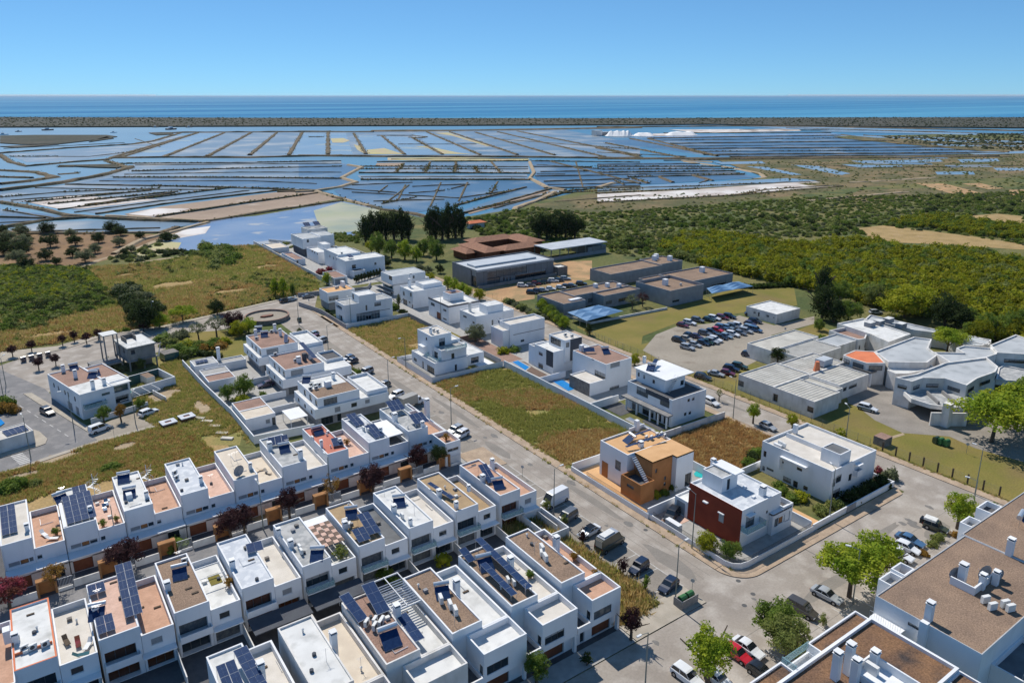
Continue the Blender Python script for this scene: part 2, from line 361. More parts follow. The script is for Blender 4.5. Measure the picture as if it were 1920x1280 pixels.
    def slab(s, x0, x1, y0, y1, z0, z1, m, name='slab', top=None):
        b = MB(); b.box(x0, x1, y0, y1, z0, z1, m, top); return b.build(name, s.root)
    # ---- things fixed on the roof
    def chimney(s, x, y, z, h=1.8, w=.6, m='white'):
        b = MB(); b.box(x-w/2, x+w/2, y-w/2, y+w/2, z, z+h, m); o = b.build('chimney', s.root)
        b = MB(); b.box(x-w/2-.08, x+w/2+.08, y-w/2-.08, y+w/2+.08, z+h, z+h+.08, m)
        b.box(x-w/2+.05, x+w/2-.05, y-w/2+.05, y+w/2-.05, z+h+.08, z+h+.3, 'frame'); b.box(x-w/2-.04, x+w/2+.04, y-w/2-.04, y+w/2+.04, z+h+.3, z+h+.38, m); b.build('cap', o)
    def ch(s, k, x, y, z, h=1.8, w=.6, m='white'): p = s.at(k, x, y, z); s.chimney(p[0], p[1], z, h, w, m)
    def ac(s, k, x, y, z, rz=0, sc=1):
        p = s.at(k, x, y, z); o = put('air_conditioner', AC[0], s.root, (p[0], p[1], z+.1), R(rz)); o.scale = (sc,)*3
        put('fan', AC[1], o, (0,0,0))
    def heater(s, k, x, y, z, rz=0, m='tank', sc=1):
        p = s.at(k, x, y, z); o = put('solar_heater', HT[0], s.root, (p[0], p[1], z), R(rz)); o.scale = (sc,)*3
        put('tank', HT[1], o); put('collector', HT[2], o)
    def pv(s, x, y, z, nx, ny, rz=0, tilt=15, lift=.25, w=1.0, h=1.65):
        o = empty('solar_array', (x, y, z)); o.parent = s.root; o.rotation_euler = (0, 0, R(rz))
        ct, st = math.cos(R(tilt)), math.sin(R(tilt))
        for i in range(nx):
            for j in range(ny):
                yy = j*(h+.03)
                q = put('solar_panel', PV, o, (i*(w+.03), yy*ct, lift+yy*st), (R(tilt), 0, 0)); q.scale = (w, h, 1)
        b = MB()
        for i in (0.05, nx*(w+.03)-.1):
            b.cyl((i, ny*h*ct, 0), (i, ny*h*ct, lift+ny*h*st-.03), .03, 'steel', n=4); b.cyl((i, .1, .0), (i, .1, lift), .03, 'steel', n=4)
        b.build('mount', o)
    def pvk(s, k, x, y, z, *a, **kw): p = s.at(k, x, y, z); s.pv(p[0], p[1], z, *a, **kw)
    def bal(s, ax, a0, a1, pl, out, z, h=.95, m='white', gl=None):
        """balcony: slab and rail standing out from the face at pl"""
        b = MB(); t = .1
        if ax == 'y': b.box(a0, a1, pl-out, pl, z-.2, z, m)
        else: b.box(pl-out, pl, a0, a1, z-.2, z, m)
        o = b.build('balcony', s.root); b = MB(); g = gl or m
        if ax == 'y': b.box(a0, a1, pl-out, pl-out+t, z+.003, z+h, g); b.box(a0, a0+t, pl-out+t, pl, z+.003, z+h, g); b.box(a1-t, a1, pl-out+t, pl, z+.003, z+h, g)
        else: b.box(pl-out, pl-out+t, a0, a1, z+.003, z+h, g); b.box(pl-out+t, pl, a0, a0+t, z+.003, z+h, g); b.box(pl-out+t, pl, a1-t, a1, z+.003, z+h, g)
        b.build('railing', o)
# shared small meshes
b = MB(); b.box(-.45,.45,-.17,.17,0,.75,'acwhite'); a0 = b.mesh('air_conditioner')
b = MB(); b.cyl((-.1,-.175,.38),(-.1,-.19,.38),.27,'acfan',n=12); a1 = b.mesh('fan'); AC = (a0, a1)
b = MB()
for x in (-.9,.9): b.cyl((x,.0,0),(x,.0,1.15),.03,'steel',n=4); b.cyl((x,-1.6,.0),(x,0,1.1),.03,'steel',n=4)
h0 = b.mesh('solar_heater')
b = MB(); b.cyl((-1.05,.1,1.3),(1.05,.1,1.3),.30,'tank',n=12); h1 = b.mesh('tank')
b = MB(); n0 = [(-.95,-1.7,.12),(.95,-1.7,.12),(.95,-.15,1.05),(-.95,-.15,1.05)]
b.poly(n0,'pvcell'); b.poly([(x,y,z-.08) for x,y,z in n0],'pvframe')
for i in range(4):
    p, q = n0[i], n0[(i+1)%4]; b.poly([p,q,(q[0],q[1],q[2]-.08),(p[0],p[1],p[2]-.08)],'pvframe')
h2 = b.mesh('collector'); HT = (h0, h1, h2)
b = MB(); b.box(0,1,0,1,0,.04,'pvframe'); 
for i in range(2):
    for j in range(3): b.box(.025+i*.478,.497+i*.478,.014+j*.326,.334+j*.326,.041,.046,'pvcell',bot=False)
PV = b.mesh('solar_panel')
# ================================================================ SETTING
def W(k, pts, z=0): return [P(k, x, y, z) for x, y in pts]
def sheet(name, pts, z, m, label=None, thick=0):
    b = MB(); p = [(q[0], q[1]) for q in pts]
    if thick: b.prism(p, z-thick, z, m)
    else: b.flat(p, z, m)
    return tag(b.build(name), label, kind='structure')
def rect(x0, x1, y0, y1): return [(x0,y0),(x1,y0),(x1,y1),(x0,y1)]
# sea and lagoon: one water plane under everything, out to the horizon
fw = Vector((S35, C35)); rt = Vector((C35, -S35))
def cw(r, f): p = rt*r+fw*f; return (p.x, p.y)   # metres right of / ahead of the camera's foot
sheet('sea', [cw(-40000,1500), cw(40000,1500), cw(60000,70000), cw(-60000,70000)], -.6, 'sea', 'open blue sea beyond the low barrier island')
sheet('lagoon_water', [cw(-6000,200), cw(6000,200), cw(6000,2300), cw(-6000,2300)], -.5, 'lagoon', 'lagoon channel behind the barrier island')
land = [cw(-3000,-400), (-900,330)]+W('px',[(-500,450),(0,437),(293,436),(333,427),(387,415),(640,372),(700,388),(790,408),(870,407),(960,393),(1030,372),(1120,352),(1300,345),(1435,333),(1420,318),(1345,299),(1890,287),(1560,256),(1800,251),(2300,262),(3500,270)])+[cw(3000,-400)]
sheet('ground', land, 0, 'scrubland', 'scrubby ground under and around the settlement')
# barrier island
isl = W('px',[(-900,240),(0,239.5),(640,237),(1200,235),(1330,234),(1500,237.5),(1920,241),(2900,243)],0)+W('px',[(2900,222),(1920,221.5),(1500,222),(1120,223.5),(640,223),(0,221),(-900,220)],0)
b = MB(); p = [(q.x, q.y) for q in isl]; b.prism(p, -.6, 2.5, 'island'); tag(b.build('barrier_island'), 'long low dark green barrier island before the sea', kind='structure')
def ridge(name, k, pts, wd, h, m='dike', z=-.5, rough=.35, kind='structure', label=None, step=None):
    """raised bank with sloping sides and an uneven crest along a line of photo points"""
    q = [P(k, x, y, 0).xy if isinstance(x, (int, float)) else x for x, y in pts]
    out = []
    for i in range(len(q)-1):
        L_ = (q[i+1]-q[i]).length; n = max(1, min(40, int(L_/(step or max(6, wd*1.6)))))
        for j in range(n): out.append(q[i].lerp(q[i+1], j/n))
    out.append(q[-1]); b = MB(); prof = [(-.5, 0), (-.3, .9), (0, 1), (.3, .9), (.5, 0)]; n = len(out)
    for i, c in enumerate(out):
        d = (out[min(i+1, n-1)]-out[max(i-1, 0)]); d = d.normalized() if d.length > 0 else Vector((1,0)); nn = Vector((-d.y, d.x))
        s = 1+rough*(random.random()-.5)*1.6; hh = h*(1+rough*(random.random()-.3)*1.5)
        for a, t in prof: e = c+nn*(a*wd*s); b.v.append((e.x, e.y, z+hh*t if t else z))
    for i in range(n-1):
        for j in range(4): b.f.append((i*5+j, i*5+j+1, i*5+j+6, i*5+j+5)); b.m.append(b.mi(m))
    return tag(b.build(name), label, kind=kind)
NP = [0]
def pan(m, k, pts, name='salt_pan', z=None):
    NP[0] += 1; return sheet(name, W(k, pts), z+.0009*(NP[0]%40) if z is not None else -.44+.0021*NP[0], m)
def dik(k, wd, h, *pts, m='dike', name='dike'): return ridge(name, k, pts, wd, h, m)
# pans -------------------------------------------------------------------
pan('panwater', 'm', [(640,405),(1110,266),(1900,262),(1920,392),(1400,405)])
pan('panwater', 'n', [(-20,262),(860,258),(1500,250),(1920,330),(1920,400),(1300,398),(-20,392)], z=-.47)
pan('panwater_deep', 'o', [(0,250),(540,320),(1300,322),(1850,302),(1360,258),(1100,222),(230,238)], z=-.46)
pan('panwater_pale', 'm', [(1110,268),(1260,268),(920,402),(690,402)]); pan('panwater_pale', 'm', [(1700,268),(1840,268),(1840,386),(1625,390)])
pan('panwater_pale', 'm', [(1860,268),(1945,268),(1985,386),(1860,388)]); pan('panwater_pale', 'n', [(315,280),(460,282),(590,386),(385,386)])
pan('panwater_pale', 'n', [(480,285),(630,292),(800,386),(600,388)]); pan('panwater_pale', 'n', [(640,268),(715,266),(1010,388),(820,388)])
pan('yellowmud', 'n', [(180,298),(250,296),(290,310),(250,322),(190,322)], z=-.33); pan('yellowmud', 'n', [(380,362),(480,352),(590,386),(390,386)], z=-.33)
pan('yellowmud', 'n', [(310,332),(350,340),(372,384),(330,362)], z=-.33); pan('yellowmud', 'n', [(760,268),(840,264),(900,285),(1080,340),(1060,342),(860,282)], z=-.33)
pan('yellowmud', 'n', [(640,340),(720,350),(800,384),(980,386),(900,378),(740,345)], z=-.33)
pan('yellowmud', 'n', [(500,405),(950,405),(1300,412),(1290,422),(500,420)], z=-.36)
pan('panwater', 'm', [(60,395),(150,430),(400,425),(680,385),(860,335),(1040,278),(880,300),(700,340),(400,362),(40,385)])
pan('panwater', 'm', [(380,555),(740,470),(750,432),(1920,420),(1920,575),(1800,585),(1300,570)])
pan('panwater_deep', 'm', [(400,550),(620,520),(1920,525),(1915,560),(1780,582),(1300,566)], z=-.35)
pan('panwater', 'm', [(0,600),(370,558),(1250,572),(330,690),(160,655),(0,650)])
pan('salt_white', 'm', [(160,655),(380,615),(560,625),(900,640),(480,690),(320,690)], z=-.36)
pan('panwater', 'm', [(400,695),(850,635),(1300,580),(1560,585),(1000,650),(540,718)])
pan('mud_brown', 'm', [(700,720),(900,680),(1600,592),(1790,598),(880,735),(740,735)]); pan('mud_brown', 'm', [(900,738),(1800,602),(1920,640),(1480,706),(1160,762)])
pan('salt_white', 'm', [(720,722),(860,690),(1070,690),(1000,715),(880,735)], z=-.32)
pan('panwater_deep', 'm', [(0,690),(380,735),(240,752),(0,795)]); pan('panwater', 'm', [(0,812),(260,765),(560,755),(1100,768),(900,826),(0,834)])
pan('mud_brown', 'm', [(560,730),(700,748),(1150,762),(1060,768),(600,752)], z=-.3)
pan('shallow', 'px', [(385,412),(480,405),(640,377),(705,391),(690,440),(560,455),(350,472),(300,455),(333,430)], z=.03)
pan('greenpan', 'px', [(588,395),(640,379),(712,394),(695,432),(590,440),(596,418)], z=.05)
pan('yellowmud', 'px', [(240,486),(300,452),(340,455),(330,474)], z=.05)
pan('salt_white', 'px', [(335,432),(395,424),(385,438),(318,450)], z=.05)
pan('panwater_deep', 'n', [(0,440),(250,436),(340,465),(240,520),(320,540),(230,565),(0,580)])
pan('panwater_deep', 'n', [(200,590),(350,535),(1290,535),(1400,575),(1000,640),(870,680),(640,715),(480,695),(260,640)])
pan('panwater', 'n', [(340,488),(590,432),(1295,430),(1300,490)]); pan('panwater', 'n', [(330,505),(1285,500),(1290,525),(350,525)])
pan('mud_brown', 'n', [(440,436),(600,434),(570,455),(430,452)], z=-.3)
pan('panwater_deep', 'n', [(1310,430),(1410,425),(1920,500),(1920,560),(1380,575),(1330,510)])
pan('panwater_deep', 'o', [(0,350),(380,345),(560,375),(715,412),(640,418),(300,440),(0,450)])
pan('panwater', 'n', [(920,700),(1280,578),(1400,585),(940,712)]); pan('panwater', 'n', [(960,745),(1430,585),(1520,590),(1230,680),(1080,720)])
pan('mud_brown', 'n', [(940,705),(1200,645),(1400,590),(1420,592),(960,722)], z=-.3)
pan('salt_white', 'o', [(0,490),(430,470),(960,430),(1090,450),(600,492),(0,525)], z=.03); pan('panwater_pale', 'o', [(0,462),(300,445),(860,418),(1000,430),(440,462),(0,480)], z=.02)
pan('shallow', 'o', [(0,238),(640,228),(1100,222),(1060,215),(450,222),(200,232)], z=-.3)
for q in ([(250,218),(430,214),(440,226),(240,228)],[(320,200),(900,196),(920,206),(470,214)],[(1050,200),(1700,212),(1720,224),(1000,208)],[(620,182),(1100,190),(1600,208),(900,200)]): pan('salt_white' if q[0][0] < 600 else 'panwater_pale', 'o', q, z=.04)
for q in ([(520,346),(740,342),(760,352),(560,356)],[(1140,340),(1540,334),(1560,344),(1200,352)],[(670,365),(760,368),(920,402),(880,404)],[(870,358),(1000,364),(1140,398),(1080,402)],[(1100,356),(1370,362),(1380,370),(1180,374)],[(1520,390),(1690,388),(1700,402),(1530,402)],[(1620,334),(1800,330),(1810,342),(1640,348)],[(1780,372),(1920,372),(1920,384),(1800,384)]): pan('panwater_pale', 'o', q, z=.05)
for q in ([(1430,440),(1560,442),(1740,488),(1600,490)],[(1640,442),(1720,440),(1830,464),(1760,468)],[(1850,470),(1920,470),(1920,500),(1860,496)]): sheet('bare_soil', W('o', q), .04, 'dirt_orange')
for q in ([(1165,645),(1290,630),(1680,680),(1920,715),(1920,740),(1460,712),(1260,705)],[(1640,590),(1800,578),(1920,590),(1920,632),(1760,615)]): sheet('dry_field', W('o', q), .05, 'grass_dry')
for q in ([(1060,520),(1190,470),(1480,470),(1520,500),(1260,530)],): sheet('dry_field', W('o', q), .04, 'marshland')
sheet('brown_marsh', W('px',[(1000,385),(1120,360),(1440,345),(1600,352),(1450,372),(1200,395),(1080,402),(1010,398)]), .02, 'marshland')
sheet('brown_marsh', W('px',[(1435,332),(1345,300),(1890,288),(1560,258),(2300,266),(2300,340),(1920,330),(1600,352)]), .02, 'marshland')
for q in ([(1130,226),(1700,238),(1740,248),(1250,236)],[(1400,236),(1920,252),(1920,262),(1480,250)],[(1480,262),(1920,268),(1920,276),(1560,274)],[(1640,300),(1920,296),(1920,306),(1700,312)],[(1280,318),(1560,322),(1580,330),(1320,328)],[(1200,345),(1500,350),(1510,358),(1240,354)],[(1560,360),(1760,358),(1780,368),(1580,370)],[(980,372),(1120,398),(1100,404),(960,378)]):
    pan('panwater_pale' if q[0][0] % 3 else 'panwater', 'o', q, z=.045)
for q in ([(1040,350),(1400,372),(1600,376),(1500,384),(1200,372)],[(1460,410),(1920,392),(1920,412),(1500,430)],[(900,440),(1180,432),(1150,450),(950,452)],[(1240,470),(1700,455),(1920,470),(1920,500),(1500,492)]): sheet('marsh_flat', W('o', q), .035, 'marshland')
# dikes ------------------------------------------------------------------
dik('m', 9, 1.8, (640,408),(950,405),(1400,406),(1920,394)); dik('n', 9, 1.8, (0,396),(420,400),(1300,404),(1920,412)); dik('o', 14, 1.8, (0,330),(640,330),(1300,326),(1800,320))
dik('m', 12, 2.0, (840,270),(1100,265),(1860,261)); dik('n', 16, 2, (0,261),(420,262)); dik('n', 30, 2.2, (410,258),(800,256),(1200,251),(1920,239)); dik('o', 14, 2.2, (0,189),(640,184),(1100,189),(1920,206))
for q in ([(1110,268),(680,405)],[(1260,268),(915,405)],[(1410,268),(1165,400)],[(1555,268),(1405,392)],[(1700,265),(1625,390)],[(1845,265),(1845,388)]): dik('m', 6, 1.5, *q)
for q in ([(310,270),(378,385)],[(465,282),(597,388)],[(640,295),(810,388)],[(720,262),(1020,390)],[(850,262),(1230,390)],[(995,265),(1440,392)],[(1120,262),(1720,402)],[(1230,258),(1920,395)]): dik('n', 4.5, 1.3, *q)
dik('n', 5, 1, (440,282),(640,282),(720,290),(690,296),(620,292))
for q in ([(150,240),(540,318)],[(0,282),(200,325)],[(230,240),(540,318)],[(1100,222),(1360,258),(1850,302)],[(40,260),(380,325)]): dik('o', 5, 1.3, *q)
for q in ([(230,238),(1090,225)],[(330,262),(1330,250)],[(400,285),(1560,278)],[(480,312),(1830,303)],[(600,322),(1850,314)],[(640,200),(1100,200),(1500,212)],[(300,215),(1050,214)],[(850,192),(1920,222)],[(1200,225),(1920,262)],[(1400,255),(1920,282)]): dik('o', 6, 1.3, *q)
dik('m', 7, 1.6, (1010,270),(860,315),(740,332),(400,352),(0,382)); dik('m', 6.5, 1.5, (0,390),(60,432),(150,455),(400,432),(600,418),(700,385),(1110,268)); dik('m', 8, 1.5, (0,478),(200,488),(310,516),(150,540),(0,556)); dik('m', 7, 1.2, (0,515),(180,520))
dik('m', 8, 1.8, (740,460),(560,510),(300,555),(0,592)); dik('m', 7, 1.2, (330,458),(650,452),(740,465),(600,425)); dik('m', 7, 1, (330,500),(440,492))
for q in ([(640,440),(1300,436),(1920,425)],[(740,482),(1300,468),(1920,455)],[(640,517),(1300,518),(1920,524)],[(370,556),(900,565),(1250,574),(1500,580),(1800,592)],[(150,656),(850,590)],[(270,668),(1000,596)],[(480,672),(980,604)],[(330,697),(850,632),(1300,574)],[(540,722),(1000,655),(1580,588),(1790,597)],[(880,738),(1350,665),(1800,602)],[(0,740),(250,746)]): dik('m', 2.6, 1.0, *q)
for q in ([(0,658),(200,688),(380,732),(560,745),(700,752),(1160,768)],[(0,802),(250,757),(560,738)],[(1160,766),(1500,712),(1920,650)],[(0,836),(400,834),(900,830),(1000,802)]): dik('m', 5, 1.3, *q)
for q in ([(100,595),(0,595),(-120,598)],[(100,595),(250,640),(400,680),(470,700),(640,720),(720,740)],[(340,492),(1300,494)],[(350,530),(1300,530)],[(440,430),(1290,425)]): dik('n', 4.5, 1.2, *q)
for q in ([(590,440),(545,490)],[(740,430),(710,490)],[(885,430),(880,490)],[(990,460),(1010,490)],[(1085,430),(1135,490)],[(360,455),(1290,458)]): dik('n', 3, .9, *q)
for q in ([(250,580),(550,602)],[(620,560),(490,660)],[(450,600),(500,562)],[(300,560),(640,545)],[(640,568),(800,560),(960,556)],[(470,664),(650,630)],[(620,605),(820,590)],[(860,580),(960,556)]): dik('n', 1.6, .8, *q)
for q in ([(880,675),(1080,622),(1280,572)],[(930,718),(1200,642),(1420,580)],[(1210,702),(1400,630),(1530,590),(1920,570)],[(1310,425),(1920,432)],[(1360,485),(1640,482)],[(1330,510),(1740,505)],[(1380,540),(1860,525)],[(1410,425),(1920,552)],[(1380,577),(1920,567)],[(1320,457),(1650,460)],[(1420,608),(1920,585)],[(1440,655),(1920,620)]): dik('n', 3, 1.0, *q)
for q in ([(0,365),(560,365)],[(0,392),(620,385)],[(140,412),(660,400)],[(160,418),(230,440)],[(280,412),(340,436)],[(430,405),(520,428)],[(0,465),(420,455),(1000,432)],[(0,488),(440,466)],[(0,528),(620,496),(1100,455)],[(620,496),(760,470),(1080,450)],[(300,338),(1860,322)],[(860,350),(1000,358),(1200,372),(1920,362)]): dik('o', 4, 1.0, *q)
for q in ([(390,342),(600,370),(730,395),(758,415),(700,422)],[(380,338),(520,345)],[(940,520),(1180,498),(1400,480)],[(1130,438),(1300,430),(1520,415)]): dik('o', 5, .9, *q, m='dirtpath', name='dirt_track')
for q in ([(760,448),(1920,438)],[(700,500),(1350,488),(1920,488)],[(560,538),(1400,536),(1780,552)],[(200,575),(700,585),(1240,585)],[(0,628),(330,600),(900,578)],[(60,645),(700,600)],[(20,700),(300,745)],[(420,712),(900,650),(1400,590)],[(0,770),(300,757)],[(100,822),(900,800)],[(60,400),(500,400),(760,372)],[(760,300),(900,345)],[(20,355),(400,338),(700,322)]): dik('m', 1.8, .7, *q)
for q in ([(520,415),(1290,412)],[(340,470),(1290,470)],[(350,513),(1285,512)],[(300,600),(900,632),(1200,590)],[(420,650),(820,640)],[(600,560),(560,640)],[(800,545),(740,680)],[(950,545),(900,650)],[(1120,540),(1080,610)],[(1340,445),(1700,470)],[(1340,498),(1500,498)],[(1400,558),(1900,548)],[(1560,430),(1600,575)],[(1000,700),(1400,610)],[(1100,690),(1440,600)],[(60,290),(140,290)],[(560,330),(1000,330)],[(1100,300),(1900,360)]): dik('n', 1.7, .7, *q)
for q in ([(250,248),(1200,236)],[(370,274),(1440,264)],[(440,298),(1700,290)],[(0,300),(400,320)],[(0,356),(480,352)],[(20,378),(620,374)],[(20,402),(640,394)],[(500,425),(460,440)],[(80,428),(120,446)],[(640,206),(1200,206)],[(1300,232),(1920,246)],[(1450,262),(1920,272)]): dik('o', 2.2, .8, *q)
# sandy tracks on the dikes
for k, wd, q in (('n', 5, [(-20,600),(100,594),(230,572),(325,545),(240,520),(355,460),(280,448)]),('n', 4, [(1300,430),(1325,490),(1300,522),(1400,575),(1500,590)]),('n', 4, [(100,597),(250,640),(400,682)]),
                 ('m', 4, [(640,950),(800,870),(1000,820),(1170,772)]),('i', 3.2, [(480,415),(560,380),(700,345),(900,265),(1050,205),(1160,180)]),('i', 2.6, [(480,415),(520,430),(700,410),(900,378),(1060,360)]),('i',2.2,[(1330,320),(1440,308)]),
                 ('n', 5, [(1210,720),(1220,690),(1340,650),(1440,600)]),('o', 6, [(0,460),(70,440)]),('m',4,[(600,735),(900,752),(1150,765)])):
    ridge('dirt_track', k, q, wd, 1.35 if k != 'i' else .08, 'dirtpath', z=-.45 if k != 'i' else .0, rough=.15)
# lagoon islands
for q in ([(0,285),(200,281),(600,281),(660,290),(560,306),(330,332),(120,334),(0,326)],[(0,345),(180,338),(330,334),(100,352)],[(840,270),(960,266),(980,276),(880,282)],[(330,452),(640,446),(690,458),(660,466),(500,462)],[(600,290),(500,320),(640,300)]):
    b = MB(); b.prism([(p.x,p.y) for p in W('m', q)], -.5, .7, 'island'); tag(b.build('marsh_island'), kind='structure')
# land cover round the houses --------------------------------------------
sheet('orchard_ground', W('i',[(0,215),(420,235),(860,238),(920,265),(640,370),(480,415),(180,410),(0,430)]), .02, 'orchard_soil')
sheet('orchard_ground', W('i',[(-900,260),(0,215),(0,430),(-900,560)]), .016, 'orchard_soil')
sheet('meadow', W('i',[(480,420),(700,415),(1060,365),(1200,310),(1480,300),(1760,480),(1800,560),(1400,640),(1180,690),(880,755),(620,640),(560,480)]), .024, 'grass_lot')
sheet('meadow', W('i',[(1340,320),(1480,300),(1760,480),(1800,560),(1560,600),(1450,500)]), .03, 'grass_dry')
for q in ([(0,760),(60,770),(80,850),(0,880)],[(500,740),(680,715),(720,760),(560,790)],[(150,830),(420,800),(500,820),(180,870)]): sheet('bare_soil', W('i', q), .03, 'dirt_orange')
sheet('empty_lot', W('r',[(0,940),(1180,550),(1920,340),(1920,-300),(3000,900),(3200,1500),(0,1700)]), .012, 'grass_dry')
sheet('empty_lot', W('F',[(0,470),(80,560),(260,760),(590,1070),(760,1280),(700,1500),(-300,1500),(-600,1000),(-500,700),(-100,300)]), .016, 'grass_lot')
sheet('field_by_park', W('F',[(0,150),(600,120),(900,60),(900,0),(740,160),(750,430),(470,420),(0,420)]), .0155, 'lawn')
sheet('vacant_lot', rect(86,107.8,104,158.3), .015, 'grass_lot'); sheet('vacant_lot', rect(86,107.8,179,215), .015, 'grass_dry'); sheet('vacant_lot', rect(106.5,131.5,82,101), .015, 'grass_dry')
sheet('bare_soil', W('M',[(940,330),(1230,255),(1330,270),(1290,330),(1130,360),(1080,400),(1020,400)]), .03, 'dirt_orange')
sheet('roadside_verge', rect(62.8,71.2,63.5,100), .012, 'grass_dry')
# school and hospital ground
sheet('school_yard', W('J',[(640,410),(1130,365),(1250,200),(1560,195),(1560,330),(1130,440),(1130,480),(900,515),(700,470)]), .02, 'dirt_orange')
sheet('school_lawn', W('k',[(480,1010),(1160,875),(1440,800),(1700,700),(1920,690),(2100,640),(2140,850),(1760,900),(1240,980),(980,1080),(960,1200),(760,1160)]), .022, 'lawn')
sheet('car_park', W('D',[(0,430),(250,330),(640,300),(1000,200),(1280,280),(1420,320),(1900,210),(1900,300),(1380,440),(1480,500),(1340,680),(960,870),(640,860),(380,900),(100,760),(-160,620)]), .03, 'gravel_lot')
sheet('hospital_lawn', rect(144.2,166,44,150), .024, 'lawn'); sheet('hospital_lawn', W('D',[(1620,400),(1900,300),(2200,420),(1920,500)]), .034, 'lawn')
sheet('hospital_drive', W('E',[(400,890),(640,780),(900,760),(1300,1080),(1700,1000),(1920,1100),(1920,1400),(1500,1280),(1280,1180),(880,1150),(640,1040),(500,930)]), .036, 'parkpave')
sheet('hospital_yard', W('E',[(380,780),(600,700),(830,730),(1300,780),(1700,900),(1600,1060),(1100,1090),(940,970),(640,800),(420,900)]), .030, 'parkpave')
sheet('footpath', W('E',[(660,1215),(880,1150),(900,1165),(680,1235)]), .04, 'dirtpath')
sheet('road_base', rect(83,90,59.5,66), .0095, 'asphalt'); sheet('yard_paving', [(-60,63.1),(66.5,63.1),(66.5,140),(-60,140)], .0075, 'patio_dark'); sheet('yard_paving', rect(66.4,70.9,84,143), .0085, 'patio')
# streets ----------------------------------------------------------------
sheet('road', rect(70.8,84.2,60,236), .012, 'asphalt', 'light grey asphalt main street between the rows and the villas')
sheet('parking_bays', rect(70.9,77,64.5,112), .018, 'parkpave')
for x, y, a_, b_ in ((80,70,1.5,6),(82,92,.9,9),(79,118,1.2,5),(81.5,140,.8,12),(95,52,7,1.2),(112,55,10,.9),(124,50,4,1.5),(136,75,1.0,8),(138,110,.9,10),(78.5,160,1.2,8)):
    n_ = 11; sheet('road_patch', [(x+a_*math.cos(6.283*i/n_)*(.8+.3*random.random()), y+b_*math.sin(6.283*i/n_)*(.8+.3*random.random())) for i in range(n_)], .0215, 'roadpatch')
for x0_ in (79.0,80.9,82.3): sheet('road_seam', rect(x0_,x0_+.09,64,230), .0222, 'roadpatch')
for x0_, x1_, y_ in ((64,140,52.1),(70,138,47.4)): sheet('road_seam', rect(x0_,x1_,y_,y_+.09), .0222, 'roadpatch')
for i in range(26):
    px_, py_ = (random.uniform(72.5,83.5), random.uniform(62,170)) if i % 2 else (random.uniform(64,140), random.uniform(45,59)); r_ = random.uniform(.25,.8)
    sheet('oil_stain', [(px_+r_*math.cos(6.283*j/9)*random.uniform(.7,1.3), py_+r_*1.6*math.sin(6.283*j/9)*random.uniform(.7,1.3)) for j in range(9)], .0228+.0001*i, 'stain')
sheet('parking_bays', rect(72.2,77,121,228), .018, 'parkpave')
sheet('road', rect(-60,142.2,44,60), .016, 'asphalt', 'grey asphalt cross street in front of the garages')
sheet('road', [(132.3,60),(142.2,60),(142.2,260),(132.3,260)], .012, 'asphalt', 'grey asphalt street along the hospital fence')
sheet('road', W('I',[(0,960),(500,850),(770,790),(660,1000),(1000,1240),(980,1400),(640,1330),(560,1220),(350,1200),(0,1120)]), .02, 'asphalt', 'light asphalt junction by the round stone bed')
sheet('road', W('i',[(-900,1150),(0,975),(370,850),(580,795),(890,765),(1180,700),(1400,650),(1790,560),(1760,700),(1400,740),(1240,775),(1050,838),(600,1010),(380,1090),(200,1150),(-900,1500)]), .014, 'asphalt', 'pale asphalt road along the open scrub field')
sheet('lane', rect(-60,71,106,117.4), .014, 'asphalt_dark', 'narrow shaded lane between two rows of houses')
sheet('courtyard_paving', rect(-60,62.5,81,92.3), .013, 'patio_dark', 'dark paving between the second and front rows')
sheet('lot_paving', rect(86.3,107.5,60.9,103), .02, 'patio', 'paved villa plots')
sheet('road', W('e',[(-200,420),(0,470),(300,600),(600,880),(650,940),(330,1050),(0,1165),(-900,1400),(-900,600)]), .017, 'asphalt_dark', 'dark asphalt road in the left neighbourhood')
sheet('pavement', W('e',[(580,890),(650,942),(850,900),(1300,765),(1160,690),(940,745),(760,800)]), .03, 'gravel_lot', 'pale gravel parking strip below the white duplex')
def kerbed(name, pts, m='sidewalk', h=.13, label=None):
    b = MB(); b.prism([(p[0],p[1]) for p in pts], -.05, h, 'kerb', m); return tag(b.build(name), label, kind='structure')
ARC = lambda r, a0, a1, n=9: [(89+r*math.cos(R(a0+(a1-a0)*i/n)), 64.5+r*math.sin(R(a0+(a1-a0)*i/n))) for i in range(n+1)]
kerbed('sidewalk', [(84.2,64.6),(86.2,64.6),(86.2,233),(84.2,233)], label='narrow sandy pavement along the villa walls')
kerbed('sidewalk', ARC(4.8,180,270)+[(131,59.7),(132.4,61.5),(132.4,80),(131.6,80),(131.6,61.8)]+ARC(2.8,270,180), label='curved corner pavement below the red villa')
kerbed('sidewalk', rect(142.2,144.2,44,262), label='pavement along the hospital fence')
kerbed('sidewalk', rect(130.4,132.3,82,200)); kerbed('sidewalk', rect(62.9,71,60.1,63.6), m='sidewalk_pale'); kerbed('sidewalk', rect(70.9,77,60.1,64.5), m='sidewalk_pale', h=.12)
kerbed('sidewalk', rect(70.9,77.2,112,121), m='sidewalk', h=.1)
kerbed('sidewalk', rect(-60,62.8,60.1,63.2), m='patio', h=.1); kerbed('sidewalk', rect(66,141,41.5,44.1), m='sidewalk_pale')
kerbed('sidewalk', W('r',[(0,940),(1180,545),(1900,355),(1920,372),(1180,575),(0,975)]), m='sidewalk_pale')
kerbed('sidewalk', W('r',[(280,-10),(380,-20),(1060,385),(1050,445),(860,330),(660,205),(480,120)]), m='sidewalk_pale')
kerbed('sidewalk', W('r',[(0,700),(430,600),(400,420),(470,440),(570,530),(545,590),(350,660),(0,765)]), m='sidewalk_pale')
